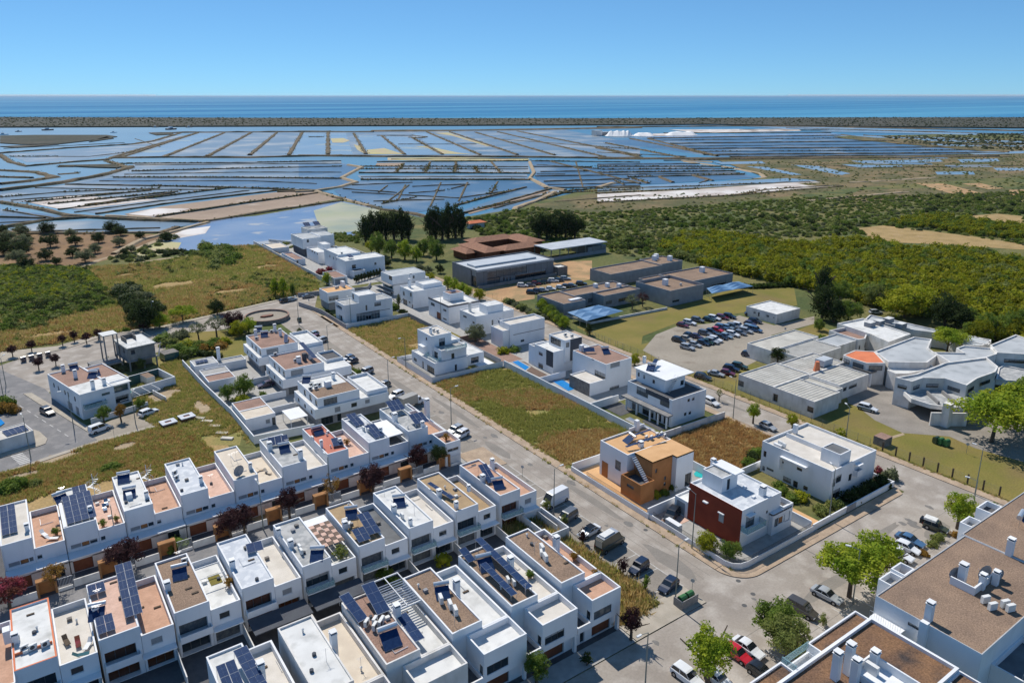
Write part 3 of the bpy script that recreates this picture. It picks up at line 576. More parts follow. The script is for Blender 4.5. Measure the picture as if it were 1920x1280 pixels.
kerbed('sidewalk', W('i',[(0,900),(380,862),(600,790),(890,758),(1180,693),(1400,643),(1790,553),(1790,560),(1400,652),(1180,703),(890,770),(600,805),(380,880),(0,960)]), m='sidewalk_pale')
kerbed('sidewalk', W('I',[(620,1010),(640,960),(700,1050),(1000,1235),(960,1240)]), m='sidewalk')
def paint(x0, x1, y0, y1, z=.024): 
    b = MB(); b.flat(rect(x0,x1,y0,y1), z, 'paint'); tag(b.build('painted_line'), kind='structure')
for y in [66,70,74.6,79.2,83.8,88.4,93,97.6,102.2,106.8,126,131,136,141,146,151,156,161,166,171,176,181,186]: paint(72.4,77,y,y+.12)
for y in (64.6,): pass
paint(77,77.12,64.6,111,.0265)
for x in range(66,136,5): paint(x, x+.12, 44.2, 48.9)
for x, y in ():
    pass
for k, x, y in (('q',1307,822),('q',1483,980),('q',1380,1117),('q',195,212)):
    p = P(k, x, y); b = MB(); b.cyl((0,0,0),(0,0,.006),.38,'manhole',n=16); tag(b.build('manhole_cover', None, (p.x,p.y,.024)), kind='structure')
b = MB()
for i in range(9):
    p0 = P('r', 160+40*i, 90+48*i); p1 = P('r', 195+40*i, 116+48*i); d = (p1-p0).normalized(); nn = Vector((-d.y,d.x,0))*.07
    q = P('r', 150+78*i, 75+50*i) 
for i in range(8):
    a = P('r', 145+90*i, 72+57*i); c = P('r', 190+90*i, 100+57*i); d = (c-a).normalized(); nn = Vector((-d.y,d.x,0))*.07
    b.flat([(a+nn).xy,(a-nn).xy,(c-nn).xy,(c+nn).xy], .024, 'paint')
tag(b.build('painted_line'), kind='structure')
for i in range(7):   # zebra crossing
    a = P('r', 130+17*i, 738+16*i); c = P('r', 275+17*i, 698+16*i); d = (c-a).normalized(); nn = Vector((-d.y,d.x,0))*.22
    b = MB(); b.flat([(a+nn).xy,(a-nn).xy,(c-nn).xy,(c+nn).xy], .026, 'paint'); tag(b.build('crossing_stripe'), kind='structure')
# white drain and seam lines across the junction
for a, c in (((72.6,60),(73.0,50)),((101.5,60.2),(100.6,54.5))):
    b = MB(); b.flat(rect(min(a[0],c[0]), min(a[0],c[0])+.12, c[1], a[1]), .0275, 'manhole'); tag(b.build('road_drain'), kind='structure')
# ================================================================ TERRACED ROWS
def furn_pot(x, y, z, m, label, s=1.0):
    t = empty('potted_plant', (x, y, z), 0, label, 'potted plant'); b = MB(); b.cyl((0,0,0),(0,0,.35*s),.16*s,'terracotta',.22*s,n=8); b.build('pot', t)
    PLANTS.append((t, s, m))
PLANTS = []
# ---- row nearest the open grass: long white facade on the lane
G1 = 'white terraced houses of the row nearest the open grass'
R1 = [ # x0, block x1, terrace x1, roof, terrace floor, label
 (-7.0,-3.0, 1.1,'offwhite_roof','terracotta','white terraced house at the left edge with solar panels and cream roof'),
 ( 1.2, 5.7, 9.6,'white_roof','pink_tile','white terraced house with large dark solar array and spiral roof stair'),
 ( 9.7,14.0,18.2,'white_roof','terracotta','white terraced house with plain white roof and solar heater, blue tank beside it'),
 (18.3,22.7,26.9,'bluegrey_roof','pink_tile','white terraced house with pale blue grey roof slab behind the lane'),
 (27.0,31.2,35.4,'cream_tile','cream_tile','white terraced house with cream roof and a big satellite dish'),
 (35.5,40.1,44.0,'grey_roof','offwhite_roof','white terraced house with grey roof and tilted dark solar panels'),
 (44.1,48.3,52.4,'redroof','pink_tile','white terraced house with a red painted roof'),
 (52.5,56.9,61.0,'bluegrey_roof','dkgrey_roof','white terraced house with grey roof holding two blue solar panels'),
 (61.1,65.5,69.5,'grey_roof','terracotta','white end terraced house beside the parking bays with tilted panels')]
for i, (x0, x1, x2, rf, tf, lb) in enumerate(R1):
    t = T('terraced_house', lb, 'house', (x0, 123.4), 0, G1); W1 = x1-x0; W2 = x2-x0
    strip = [('w','L',.7,W1-.2,2.95,3.75),]
    t.box(0, W1-.02, 0, 13.6, 7.0, par=.3, roof=rf, hy=[('s','L',.5,2.0,3.0,3.75),('o','L',2.05,3.1,3.0,3.75),('w','L',3.15,W1-.25,3.0,3.75)], hx=[('w','L',3,4,5,6)] if i == 0 else ())
    t.box(W1+.02, W2, 0, 12.8, 5.0, par=.9, roof=tf, name='wall', hy=[('w','L',W1+.2,W1+.9,3.0,3.75)])
    # ground floor walls under the overhang and orange portal by the lane
    t.slab(0, W2, -2.2, -.02, 2.35, 2.6, 'white', 'canopy')
    g = [('G','L',.4,3.1,.05,2.2),('d','L',5.6,7.4,.05,2.2)]
    b = MB(); b.box(3.5,3.8,-5.9,-4.9,0,2.4,'portal'); b.box(5.8,6.1,-5.9,-4.9,0,2.4,'portal'); b.box(3.5,6.1,-5.9,-4.9,2.4,2.62,'portal'); b.build('portal', t.root)
    b = MB(); b.box(3.8,5.8,-5.05,-4.95,0,2.38,'orange_door'); b.build('gate', t.root)
    b = MB(); b.box(0,3.49,-5.9,-5.7,0,1.25,'white2'); b.build('front_wall', t.root); b = MB(); b.box(6.2,W2,-5.9,-5.7,0,.5,'white2'); b.build('front_wall', t.root); b = MB()
    for s in range(12): b.box(6.35+s*.19,6.39+s*.19,-5.85,-5.8,0.5,2.1,'wframe')
    b.box(6.2,W2,-5.86,-5.79,2.08,2.14,'wframe'); b.build('fence_bars', t.root)
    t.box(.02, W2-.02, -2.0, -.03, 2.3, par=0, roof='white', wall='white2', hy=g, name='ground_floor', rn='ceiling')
    t.chimney(W1-.45, 3.0, 6.7, 1.0, .55) if i not in (5,8) else None
    R1[i] = t
w1 = T('end_wing', 'low white end wing with a narrow brick tiled terrace beside the parking bays', 'house wing', (66.4,118.0))
w1.box(0,3.5,0,5.3,5.0,par=.8,roof='terracotta',hy=[('w','L',.5,3.1,2.9,3.6)])
w1.box(3.2,4.2,5.4,24,4.2,par=.9,roof='terracotta'); w1.chimney(3.6, 14, 4.2, 4.4, .9)
t = R1[0]; t.pv(.3,3.0,6.8,2,5,0,6); t.ac('a',40,275,6.8)
t = R1[1]; t.pv(.6,.9,6.8,4,5,0,5); t.pv(2.3,9.2,6.8,2,2,0,8); t.heater('a',360,185,6.75,15); t.slab(.1,.5,.3,13,7,7.05,'white','coping')
t = R1[2]; t.heater('a',745,60,6.75,-10); t.heater('a',780,150,6.75,-10); t.slab(1.0,1.9,4,6,6.7,7.6,'white','skylight_box')
t = R1[3]; t.ac('a',1050,30,6.75,30); t.ac('a',1060,60,6.75,30)
t = R1[5]; t.pv(.6,9.2,6.75,3,1,-12,22,.5,1.2,2.2); t.heater('f',400,865,6.75,-8); t.chimney(4.0,1.4,4.2,4.2,.7); t.chimney(.5,8.5,6.7,1.4,.8)
t = R1[6]; t.slab(1.0,3.2,10,11.2,6.9,7.7,'redroof','roof_tank'); t.heater('f',620,750,6.75,0); t.ac('f',590,800,6.75,90); t.pv(2.1,2.2,6.75,1,2,-10,14,.4,2.0,1.2); t.chimney(.4,4,6.7,1.2,.5)
t = R1[7]; t.pv(.9,8.4,6.75,2,3,0,8); t.pv(1.9,1.2,6.75,2,3,0,8); t.ac('f',930,735,6.75,90); t.ac('f',960,745,6.75,90)
t.slab(4.7,8.3,1.8,9.5,6.0,6.12,'white','awning')
t = R1[8]; t.pv(.8,9.0,6.9,3,2,-4,14,.9,1.0,1.9); t.pv(2.2,1.2,6.9,3,2,-4,12,.6,1.0,1.8); t.chimney(3.5,.6,6.7,1.1,.6); t.chimney(.2,6.5,6.7,1.6,.9)
b = MB()   # satellite dish on the cream roof
for i in range(12):
    a0, a1 = 2*math.pi*i/12, 2*math.pi*(i+1)/12; f = lambda r, a: (r*math.cos(a), -.1+r*r*.18, r*math.sin(a)+1.1)
    b.poly([(0,-.1,1.1), f(.6,a0), f(.6,a1)], 'greywall'); b.poly([f(.6,a0), f(1.05,a0), f(1.05,a1), f(.6,a1)], 'greywall')
b.cyl((0,.1,0),(0,.1,1.1),.06,'steel',n=6); b.cyl((0,-.1,.4),(0,-.9,1.1),.02,'steel',n=4); DISH = b.mesh('satellite_dish')
def dish(T_, k, x, y, z, rz, s=1): p = T_.at(k, x, y, z); o = put('satellite_dish', DISH, T_.root, (p[0], p[1], z), R(rz)); o.scale = (s,)*3
dish(R1[4], 'f', 100, 1040, 6.7, 200)
# spiral stair on the second roof
def spiral(T_, x, y, z0, z1, r=1.0, m='wframe'):
    b = MB(); n = 14; b.cyl((x,y,z0),(x,y,z1+1),.06,m,n=5)
    for i in range(n):
        a = i*.42; c, s = math.cos(a), math.sin(a); c2, s2 = math.cos(a+.4), math.sin(a+.4); z = z0+(z1-z0)*(i+1)/n
        b.poly([(x,y,z),(x+r*c,y+r*s,z),(x+r*c2,y+r*s2,z)], m); b.cyl((x+r*c,y+r*s,z),(x+r*c,y+r*s,z+.9),.02,m,n=4)
        b.cyl((x+r*c,y+r*s,z+.9),(x+r*c2,y+r*s2,z+.9+(z1-z0)/n),.02,m,n=4)
    b.build('spiral_stair', T_.root)
spiral(R1[1], 5.6, 14.4, 4.2, 7.2); spiral(R1[2], 5.4, 12.6, 4.2, 7.2)
# ---- middle row
G2 = 'white terraced houses of the middle row'
R2 = [
 (-6.4,-2.0, 2.1,'white_roof','offwhite_roof','white terraced house at the lower left with orange trimmed roof and air conditioners'),
 ( 2.4, 7.0,10.9,'pink_tile','terracotta','white terraced house with long blue solar arrays and an orange tiled terrace'),
 (11.1,15.5,19.4,'gravel','white_roof','white terraced house with gravel roof, solar heater and a green rug on its terrace'),
 (19.7,24.1,27.9,'bluegrey_roof','offwhite_roof','white terraced house with mottled pale grey roof and one dark panel'),
 (28.2,32.5,36.3,'grey_roof','white_roof','white terraced house with slate grey roof and a checkered brown pergola'),
 (36.8,41.1,44.9,'tan_tile','dkgrey_roof','white terraced house with three black panels on its roof'),
 (45.2,49.5,53.2,'white_roof','offwhite_roof','white terraced house with shiny solar tank on a pale bare roof'),
 (53.6,58.0,61.5,'tan_tile','tan_tile','white terraced house with sunken tan roof terrace'),
 (62.3,66.5,70.0,'terracotta','terracotta','white end terraced house with red tiled roof and solar tank beside the white van')]
for i, (x0, x1, x2, rf, tf, lb) in enumerate(R2):
    t = T('terraced_house', lb, 'house', (x0, 92.5), 0, G2); W1 = x1-x0; W2 = x2-x0
    bw = 'b' if i in (1,3,8) else 'g'
    t.box(0, W1-.02, 0, 13.2, 7.0, par=.3, wall='white' if i else 'white', roof=rf, rim='salmon' if i == 0 else None, hy=[(bw,'L',.35,3.9,2.9,4.9,.9),(bw,'L',.4,4.0,.1,2.4,.9)])
    t.box(W1+.02, W2, 0, 12.6, 5.5, par=.9, roof=tf, hy=[('s' if i in (1,3,8) else 'w','L',W1+1.0,W1+2.4,3.5,4.5),(bw,'L',W1+.3,W2-.4,.1,2.5,.6)])
    t.bal('y', .25, 4.3, 0, .9, 2.85, .8, 'white', 'balglass' if i in (4,5,6,7,8) else 'white')
    t.slab(4.4, W2-.05, -1.1, -.02, 2.6, 2.75, 'white', 'canopy') if i not in (3,4) else t.slab(.1, W2-.1, -4.6, -.95, 2.45, 2.6, 'dkwall', 'awning')
    t.chimney(.4, 6.0, 6.7, 1.1, .7)
    # garden walls
    b = MB(); b.box(W2-.15, W2, -6, -.01, 0, 1.7, 'white2'); b.build('garden_wall', t.root)
    R2[i] = t
R2[0].box(-4.2,-.02,0,13.2,5.5,par=.9,roof='terracotta'); R2[0].slab(-.9,-.1,8.2,9.4,5.4,7.2,'white','chimney')
t = R2[0]
for x, y in ((150,1085),(200,1080),(275,1060),(95,1030)): t.ac('a', x, y, 6.7, 15)
t.slab(.2,4.1,3.2,3.35,6.7,7.05,'salmon','coping')
t = R2[1]; t.pv(3.35,2.2,6.85,2,6,-2,8,.5,1.0,1.75); t.pv(.05,9.8,6.85,2,1,0,10,.5,1,1.9); t.pv(.1,.7,6.85,2,2,0,8,.5,.95,1.5); t.heater('a',590,860,6.75,-15)
t = R2[2]; t.heater('a',1080,625,6.75,-10); t.ac('a',1110,560,6.75,0)
o = MB(); o.box(6.0,7.6,6.6,9.2,4.63,4.66,'lawn'); o.build('rug', t.root)
t.slab(4.6,8.0,6.5,6.62,6.2,6.3,'wframe','pergola_beam'); t.slab(4.6,8.0,9.3,9.42,6.2,6.3,'wframe','pergola_beam')
t = R2[3]; t.pv(3.0,7.6,6.75,1,1,-8,10,.4,2.3,2.0)
t = R2[4]; t.ac('b',330,465,6.75,90); t.ac('b',390,480,6.75,90); t.ac('b',400,505,6.75,90); t.heater('b',500,515,6.75,-30); t.ch('b',265,400,6.7,1.1,.6)
b = MB()
for i in range(4):
    for j in range(7): b.box(4.6+i*.85,5.35+i*.85,3.6+j*.95,4.5+j*.95,6.5,6.54,'deck' if (i+j)%2 else 'pink_tile')
o = b.build('pergola_roof', t.root); b = MB()
for x in (4.55, 7.9):
    for y in (3.55, 10.2): b.box(x-.05,x+.05,y-.05,y+.05,4.6,6.5,'wframe')
    b.box(x-.04,x+.04,3.5,10.3,6.4,6.5,'wframe')
b.build('pergola_frame', t.root); b = MB(); b.box(4.6,8,10.4,12.4,6.3,6.4,'white'); b.build('awning', t.root)
t = R2[5]; t.pv(2.4,1.4,6.85,2,3,-2,10,.5,.95,1.7); t.pv(.3,.5,6.85,2,2,-2,10,.5,.95,1.5); t.heater('b',700,270,6.75,-20); t.ac('b',690,345,6.75,60); t.ac('b',660,320,6.75,0)
t = R2[6]; t.heater('b',985,200,6.75,-20); t.ac('b',1005,290,6.75,90); t.ch('b',1055,335,6.6,1.0,.5)
t = R2[7]; t.ch('b',1330,240,6.5,1.2,.55); t.pv(1.2,3.4,6.6,1,4,12,6,.6,.8,1.5); t.ch('b',1405,130,6.5,.9,.5)
t = R2[8]; t.heater('c',230,95,6.75,-15); t.pv(.6,4.5,6.8,2,3,-10,14,.3,.8,1.6); t.ac('c',140,65,6.75,20); t.chimney(4.4,9,5.0,3.4,.6)
w2 = T('end_wing', 'low white walled wing with striped sun loungers beside the grey car', 'house wing', (66.6,84.6))
w2.box(0,4.4,0,7.8,2.0,par=1.9,roof='patio_dark',th=.2)
# ---- front row above the garages
G3 = 'white terraced houses of the front row above garages'
R3 = [
 (12.4,16.6,20.0,'white_roof','offwhite_roof','white terraced house at the bottom with blue solar arrays on a white roof'),
 (20.9,25.3,29.0,'white_roof','cream_tile','white terraced house with bare pale roof and sand coloured terrace'),
 (29.3,33.8,37.9,'gravel_pink','white_roof','white terraced house with tilted dark panels and a louvred pergola'),
 (38.2,42.6,46.6,'gravel','white_roof','white terraced house with gravel roof and three boxy air conditioners'),
 (47.1,51.4,54.9,'gravel','offwhite_roof','white terraced house with rows of blue panels along its gravel roof'),
 (55.4,59.6,62.6,'gravel','terracotta','white end terraced house with gravel roof and terracotta terrace by the dry grass')]
for i, (x0, x1, x2, rf, tf, lb) in enumerate(R3):
    t = T('terraced_house', lb, 'house', (x0, 63.3), 0, G3); W1 = x1-x0; W2 = x2-x0
    wl = 'white' if i not in (1,2) else 'white2'
    t.box(0, W1-.02, 4.1, 17.5, 8.0, par=.25, wall=wl, roof=rf, hy=[('k','L',W1-1.3,W1-.4,3.0,5.0)])
    t.box(W1+.02, W2, 4.1, 17.3, 6.9, par=.9, wall=wl, roof=tf, th=.25)
    t.box(2.0, W2, 0, 4.05, 6.9, z0=2.7, par=.9, wall=wl, roof=tf, hy=[('g','L',2.4,5.6,3.6,4.9)], hx=[('g','L',.3,1.1,3.5,4.9)])
    t.box(-.35, 1.98, 0, 4.05, 3.6, z0=2.7, par=.85, wall=wl, roof='patio_dark')
    t.box(0, W2-.03, .9, 4.0, 2.68, par=0, wall=wl, roof='white', hy=[('G','L',2.9,6.3,.05,2.3,.3),('d','L',.8,1.6,.05,2.2,.3)], name='ground_floor', rn='ceiling')
    b = MB(); b.box(W2-.4,W2-.02,0,.5,0,2.68,wl); b.build('post', t.root)
    t.chimney(W1+.35, 11.0, 6.0, 3.4 if i != 5 else 3.6, .75)
    R3[i] = t
t = R3[0]; t.pv(.2,6.0,7.9,2,4,0,10,.5,1,1.8); t.pv(3.0,6.4,7.9,1,7,3,5,.7,1.6,1.2)
t = R3[2]; t.pv(2.6,12,7.95,1,1,-2,12,.5,1.8,5.4); t.pv(.1,12.2,7.95,1,1,6,12,.4,1.4,5.0); t.heater('N',490,900,7.8,-5,sc=1.2); t.pv(4.7,6.0,7.0,1,1,0,6,.5,1.4,5.0)
for x, y in ((310,790),(380,770),(440,770),(380,820),(430,790)): t.ac('N', x, y, 7.8, 40, 1.1)
b = MB()
for j in range(11): b.box(4.6,8.5,12.0+j*.5,12.12+j*.5,8.2,8.35,'pvframe')
b.build('pergola_slats', t.root); b = MB()
for x in (4.55,6.6,8.6): b.box(x-.06,x+.06,11.6,18.6,8.38,8.48,'wframe')
for y in (11.6,18.6): b.box(4.5,8.66,y-.08,y+.08,8.2,8.38,'wframe')
b.build('pergola_frame', t.root)
t = R3[3]
for x, y in ((945,590),(1025,640),(1070,690)): t.ac('N', x, y, 7.8, 75, 1.3)
t.heater('N',950,500,7.8,-20)
t = R3[4]; t.pv(3.0,5.0,7.95,1,7,0,3,.8,1.1,1.8); t.pv(.6,5.0,7.95,1,5,0,3,.8,1.0,1.5); t.heater('N',1310,265,7.8,-12,sc=1.1); t.pv(.1,14.8,7.95,1,2,0,12,.4,1.2,1.4)
for x, y in ((1520,420),(1570,440)): t.ac('N', x, y, 7.8, 75)
t = R3[5]; t.ac('c',500,490,7.8,75,1.3); t.ac('c',520,545,7.8,75,1.3); t.ac('c',495,515,7.8,60)

# small roof clutter on every row house: vents, pipes, aerials, plants and boxes on the terraces
cr_ = random.Random(21)
def clutter(t, x0, x1, y0, y1, z, n):
    for i in range(n):
        x, y = cr_.uniform(x0,x1), cr_.uniform(y0,y1); k = cr_.choice('vpabtc'); b = MB()
        if k == 'v': b.cyl((x,y,z),(x,y,z+.5),.11,'acwhite',n=8); b.cyl((x,y,z+.5),(x,y,z+.62),.2,'acwhite',.05,n=8); b.build('vent_pipe', t.root)
        elif k == 'p': b.cyl((x,y,z+.08),(min(x+1.8,x1),y+.1,z+.08),.05,'steel',n=5); b.cyl((x,y,z+.08),(x,min(y+2.2,y1),z+.08),.05,'steel',n=5); b.build('roof_pipe', t.root)
        elif k == 'a': b.cyl((x,y,z),(x,y,z+1.9),.03,'steel',n=4); b.cyl((x-.5,y,z+1.8),(x+.5,y,z+1.8),.02,'steel',n=3); b.cyl((x-.3,y,z+1.6),(x+.3,y,z+1.6),.02,'steel',n=3); b.build('aerial', t.root)
        elif k == 'b': b.box(x,x+.6,y,y+.5,z,z+.4,cr_.choice(['acwhite','greywall','stonewall'])); b.build('roof_box', t.root)
        elif k == 't': b.box(x,x+.9,y,y+.3,z,z+.12,'bark'); b.build('board', t.root)
        else: b.cyl((x,y,z),(x,y,z+.35),.25,'dkwall',n=8); b.build('drain_cover', t.root)
for L_ in (R1, R2):
    for t in L_: clutter(t, .5, 3.6, 1, 12, 6.7, 4); clutter(t, 4.9, 7.6, 1, 11, 4.12 if L_ is R1 else 4.62, 2)
for t in R3: clutter(t, .5, 3.6, 5, 16.5, 7.76, 4); clutter(t, 5, 7.2, 5, 16, 6.02, 2)
for t in M3 if 'M3' in globals() else []: pass
# grime strips and downpipes on the row fronts
for L_ in (R1, R2):
    for t in L_: b = MB(); b.cyl((.12,-.07,0.1),(.12,-.07,6.6),.05,'acwhite',n=6); b.build('downpipe', t.root)
# ================================================================ VILLAS AND WALLS
def wall(name, label, pts, h, m='white', th=.22, cat='wall', z0=0, top=None):
    b = MB(); q = [Vector((p[0], p[1])) for p in pts]
    for i in range(len(q)-1):
        d = (q[i+1]-q[i]).normalized(); n = Vector((-d.y, d.x))*th/2; e = d*th/2
        a, c = q[i]-e, q[i+1]+e
        if i: a = q[i]+e*1.01
        b.prism([(a-n),(c-n),(c+n),(a+n)], z0, h, m, top or m)
    o = b.build(name); return tag(o, label, cat)
def rail(T_, pts, z, h, m='frame', step=.16, vert=True):
    b = MB()
    for i in range(len(pts)-1):
        a, c = Vector(pts[i]), Vector(pts[i+1]); L_ = (c-a).length
        for zz in (z+h, z+.08): b.cyl((*a,zz),(*c,zz),.025,m,n=4)
        n = int(L_/step)
        for j in range(n+1): p = a.lerp(c, j/max(n,1)); b.cyl((*p,z),(*p,z+h),.015,m,n=3,cap=False)
    return b
# ---- orange villa by the main street
t = T('orange_villa', 'white and orange villa with outdoor stair and tan roof terrace', 'villa', (88.2,84.6))
t.box(1.6,13.2,6.0,13.6,7.2,z0=0,par=.35,roof='sand_orange',k='v',hx=[('g',600,515,662,665),('G','L',6.5,7.6,.1,2.4)])
t.box(3.4,8.6,1.3,5.98,7.2,par=0,wall='orange',roof='sand_orange',k='v',hy=[('g',1080,635,1102,675),('g',1185,725,1208,762),('g',1180,795,1205,830)])
t.box(8.62,13.2,.2,5.98,7.2,par=.0,roof='sand_orange',k='v',hy=[('g','L',11.2,12.9,.1,2.8)])
t.box(-.2,3.38,.5,5.6,4.0,par=.9,wall='orange',roof='patio_dark',k='v',hx=[('g',735,825,820,885)])
t.slab(8.9,13.1,13.2,13.4,7.2,7.8,'white','parapet')
b = MB()
for i in range(14): b.box(3.3-.9,3.35,6.0-.3*(i+1)+.0,6.0-.3*i,3.2+(13-i)*.28-.22,3.2+(13-i)*.28,'white')
b.build('stair', t.root)
b = MB(); b.box(1.55,2.2,11.2,12.9,0,3.2,'orange'); b.build('column', t.root)
t.pv(3.2,8.4,6.9,1,7,-100,6,.7,.6,1.2); t.pv(6.9,11.2,6.9,1,4,-100,6,.7,.6,1.2); t.heater('v',800,300,6.8,-100); t.ch('v',905,370,6.8,.9,.8)
for i, (x, y) in enumerate(((970,280),(1030,280),(1100,245),(1150,235),(1190,260))): t.ac('v', x, y, 6.8, 20)
t.slab(10.4,11.2,12.7,13.5,6.9,9.2,'white','chimney')
sheet('terrace_paving', rect(86.6,92,86.5,101.2), .05, 'sand_orange'); sheet('terrace_paving', rect(86.6,87.9,82,86.5), .05, 'sand_orange')
wall('boundary_wall', 'low white wall with dark rail in front of the orange villa', [(85.9,102),(85.9,81)], 1.1)
b = rail(None, [(85.9,97.5),(85.9,81.2)], 1.12, .8, 'frame', .14); tag(b.build('fence'), 'dark metal rail on the wall of the orange villa', 'fence')
wall('boundary_wall', 'white side wall between the vacant lot and the orange villa', [(86.1,102),(103.5,101.6),(106.2,101.6)], 1.7)
wall('boundary_wall', 'white wall between the orange villa and the driveway with the dark car', [(86.1,81.2),(97.4,81.2)], 2.0)
wall('boundary_wall', 'white wall behind the turquoise pool along the rusty grass', [(106.3,101.4),(106.3,62.6)], 1.8)
sheet('swimming_pool', W('v',[(1540,690),(1600,625),(1680,640),(1640,740),(1560,720)], .06), .08, 'pool_turq')
# ---- dark red villa on the corner
t = T('red_villa', 'white villa with a dark red side wall on the street corner', 'villa', (91.9,65.8))
t.box(.0,10.3,.3,11.4,7.0,par=.35,roof='bluegrey_roof',k='q',hy=[('g',1405,40,1490,205),('g',1640,10,1640,20)],hx=[('s',800,20,850,170),('g','L',8,8.8,4.4,5.6)])
b = MB(); b.box(-.09,-.02,.28,11.42,0,7.02,'redwall'); b.build('cladding', t.root)
b = MB(); b.box(-.45,-.1,3.6,4.8,4.6,4.75,'white'); b.box(-.6,-.1,7.0,8.0,5.1,5.3,'white'); b.build('window_hood', t.root)
b = MB(); b.box(-.14,-.1,3.7,4.7,3.0,4.5,'shutter'); b.build('shutter', t.root)
t.box(1.9,6.0,6.2,10.4,9.5,z0=6.6,par=.15,roof='grey_roof',k='h',hx=(),hy=[('g','L',3.3,4.1,6.8,8.9)])
t.slab(4.4,6.9,5.5,10.6,9.5,9.75,'white','canopy')
t.box(7.4,12.6,-.5,.28,4.0,par=0,roof='white',k='q',hy=[('g','L',8.0,9.0,1.4,3.0),('o','L',9.05,10.8,1.6,2.9),('g','L',10.9,12.2,1.4,3.2)])
t.box(10.32,13.0,-.4,7.5,4.4,par=.9,roof='patio_dark')
t.bal('y',.0,4.8,.3,1.4,3.3,1.0,'white','balglass'); t.slab(1.0,2.8,-.5,.28,5.7,5.85,'white','window_hood')
t.ch('h',448,985,6.6,1.5,.9); t.chimney(5.2,10.9,6.6,3.3,.7)
for x, y in ((6.5,5.0),(8.2,3.0),(5,2)): t.slab(x,x+.7,y,y+.4,6.66,6.95,'white','vent')
t.box(-.2,3.2,11.42,14.4,3.2,par=.3,roof='white_roof',hx=[('s','L',12,14,.1,2.6)])
wall('boundary_wall', 'curved white wall round the corner below the red villa', [(86.2,81),(86.2,64.2),(86.6,63.1),(87.5,62.4),(89,62.1),(106.3,62.1)], 1.05)
b = rail(None, [(86.2,80),(86.2,64.2),(86.6,63.1),(87.5,62.4),(89,62.1),(106,62.1)], 1.07, .75, 'frame', .12); tag(b.build('fence'), 'dark slatted rail curving round the corner of the red villa', 'fence')
b = MB(); b.box(86.6,87.6,74.6,77.6,0,1.6,'white'); tag(b.build('gate_pier'), 'short thick white gate wall in front of the red villa', 'wall')
sheet('terrace_paving', rect(86.4,95,76.5,81), .055, 'pink_tile'); sheet('terrace_paving', rect(105,106.2,62.5,76), .055, 'patio'); sheet('terrace_paving', rect(106.5,110,62.4,72), .05, 'sand_orange')
# ---- white villa with hedge
t = T('white_villa', 'plain white box villa with rounded hedge and roof cabin by the cross street', 'villa', (116.7,65.8))
t.box(0,14.6,0,15.0,6.5,par=.5,roof='offwhite_roof',k='u',hx=[('g',205,410,232,495),('g',190,590,215,660),('g',238,605,320,672),('g',418,532,442,572),('g',600,620,662,668),('g',440,710,528,820),('d',560,765,602,905),('g',680,825,728,900)],
      hy=[('g',1078,722,1132,778),('g',1038,755,1060,840),('g',1030,900,1110,970),('g',1228,700,1255,765)])
t.box(3.1,6.6,.6,4.4,8.6,z0=6.0,par=.12,roof='dkgrey_roof'); t.slab(-.02,.0,0,.1,.0,.1,'white','plinth')
b = MB(); b.box(-.8,-.01,4.8,10.4,5.1,5.3,'white'); b.box(-.8,-.01,10.2,10.4,2.6,5.1,'white'); b.build('hood', t.root)
t.bal('y',7.2,8.9,0,.9,3.6,1.0,'white'); t.slab(7.2,8.9,-.9,-.01,5.6,5.75,'white','hood')
b = MB(); b.box(6.2,6.35,6.2,14,6.0,6.9,'white'); b.build('parapet', t.root); t.ac('u',445,370,6.2,80); t.ac('u',400,345,6.2,80); t.slab(1.0,1.5,11.5,13.2,6.1,6.5,'white','vent_box'); t.slab(8.6,9.3,13.5,14.3,6.1,8.0,'white','chimney')
wall('boundary_wall', 'low white garden wall under the hedge along the cross street', [(106.5,62.2),(132.2,62.2)], 1.25)
wall('boundary_wall', 'low white wall between the villa and the street of the hospital', [(132.2,62.4),(132.2,81.6)], 1.2); wall('boundary_wall', 'white wall between the box villa and the rusty grass lot', [(131.9,81.6),(107,81.6)], 1.5)
b = MB(); b.box(116.4,119.2,61.98,62.05,0,1.35,'greywall'); tag(b.build('gate'), 'grey metal gate in the white wall under the hedge', 'gate')
# ---- modern villa with long canopy
t = T('modern_villa', 'three storey white villa with long grey canopy and dark band', 'villa', (116.9,104.6))
t.box(0,11.2,.2,14.4,6.6,par=.5,roof='patio_dark',k='R',hx=[('g',1140,335,1252,465),('g',1375,450,1465,565),('g',1300,410,1320,430),('g','L',.9,2.5,.1,2.7),('g','L',3.2,5.0,.1,2.7),('g','L',5.6,9.2,.1,2.7),('g','L',10.4,12.6,.1,2.7)],
      hy=[('g',1650,470,1672,492),('g',1695,455,1718,478),('g',1614,608,1638,632),('g',1660,595,1685,618)])
t.box(2.6,9.2,5.0,14.4,9.2,z0=6.1,par=0,roof='white_roof',k='R',hy=[('g',1580,285,1610,325)],hx=[('g','L',13.2,13.8,7.4,8.4),('g','L',11.4,12.0,7.4,8.4),('g','L',8.2,9.0,7.2,8.2)])
t.slab(2.2,11.6,4.4,14.8,9.2,9.4,'white','roof_slab')
b = MB(); b.box(-.06,-.01,1.2,8.4,5.5,6.7,'dkwall'); b.build('dark_band', t.root)
t.slab(-1.8,-.02,-.3,14.6,3.0,3.3,'concrete','canopy')
b = MB()
for y in (.2,2.8,5.3,9.6,13.0): b.box(-1.5,-1.15,y,y+.3,0,3.0,'white')
b.build('columns', t.root)
t.pv(3.2,11.0,9.4,1,3,-60,10,.4,1,1.8); t.heater('R',1290,170,9.4,-60); t.ch('R',1215,110,9.0,1.4,.6)
b = MB()
for i in range(10): b.box(3.0+i*.25,3.3+i*.25,4.0,4.8,6.2+i*.3,6.3+i*.3,'steel')
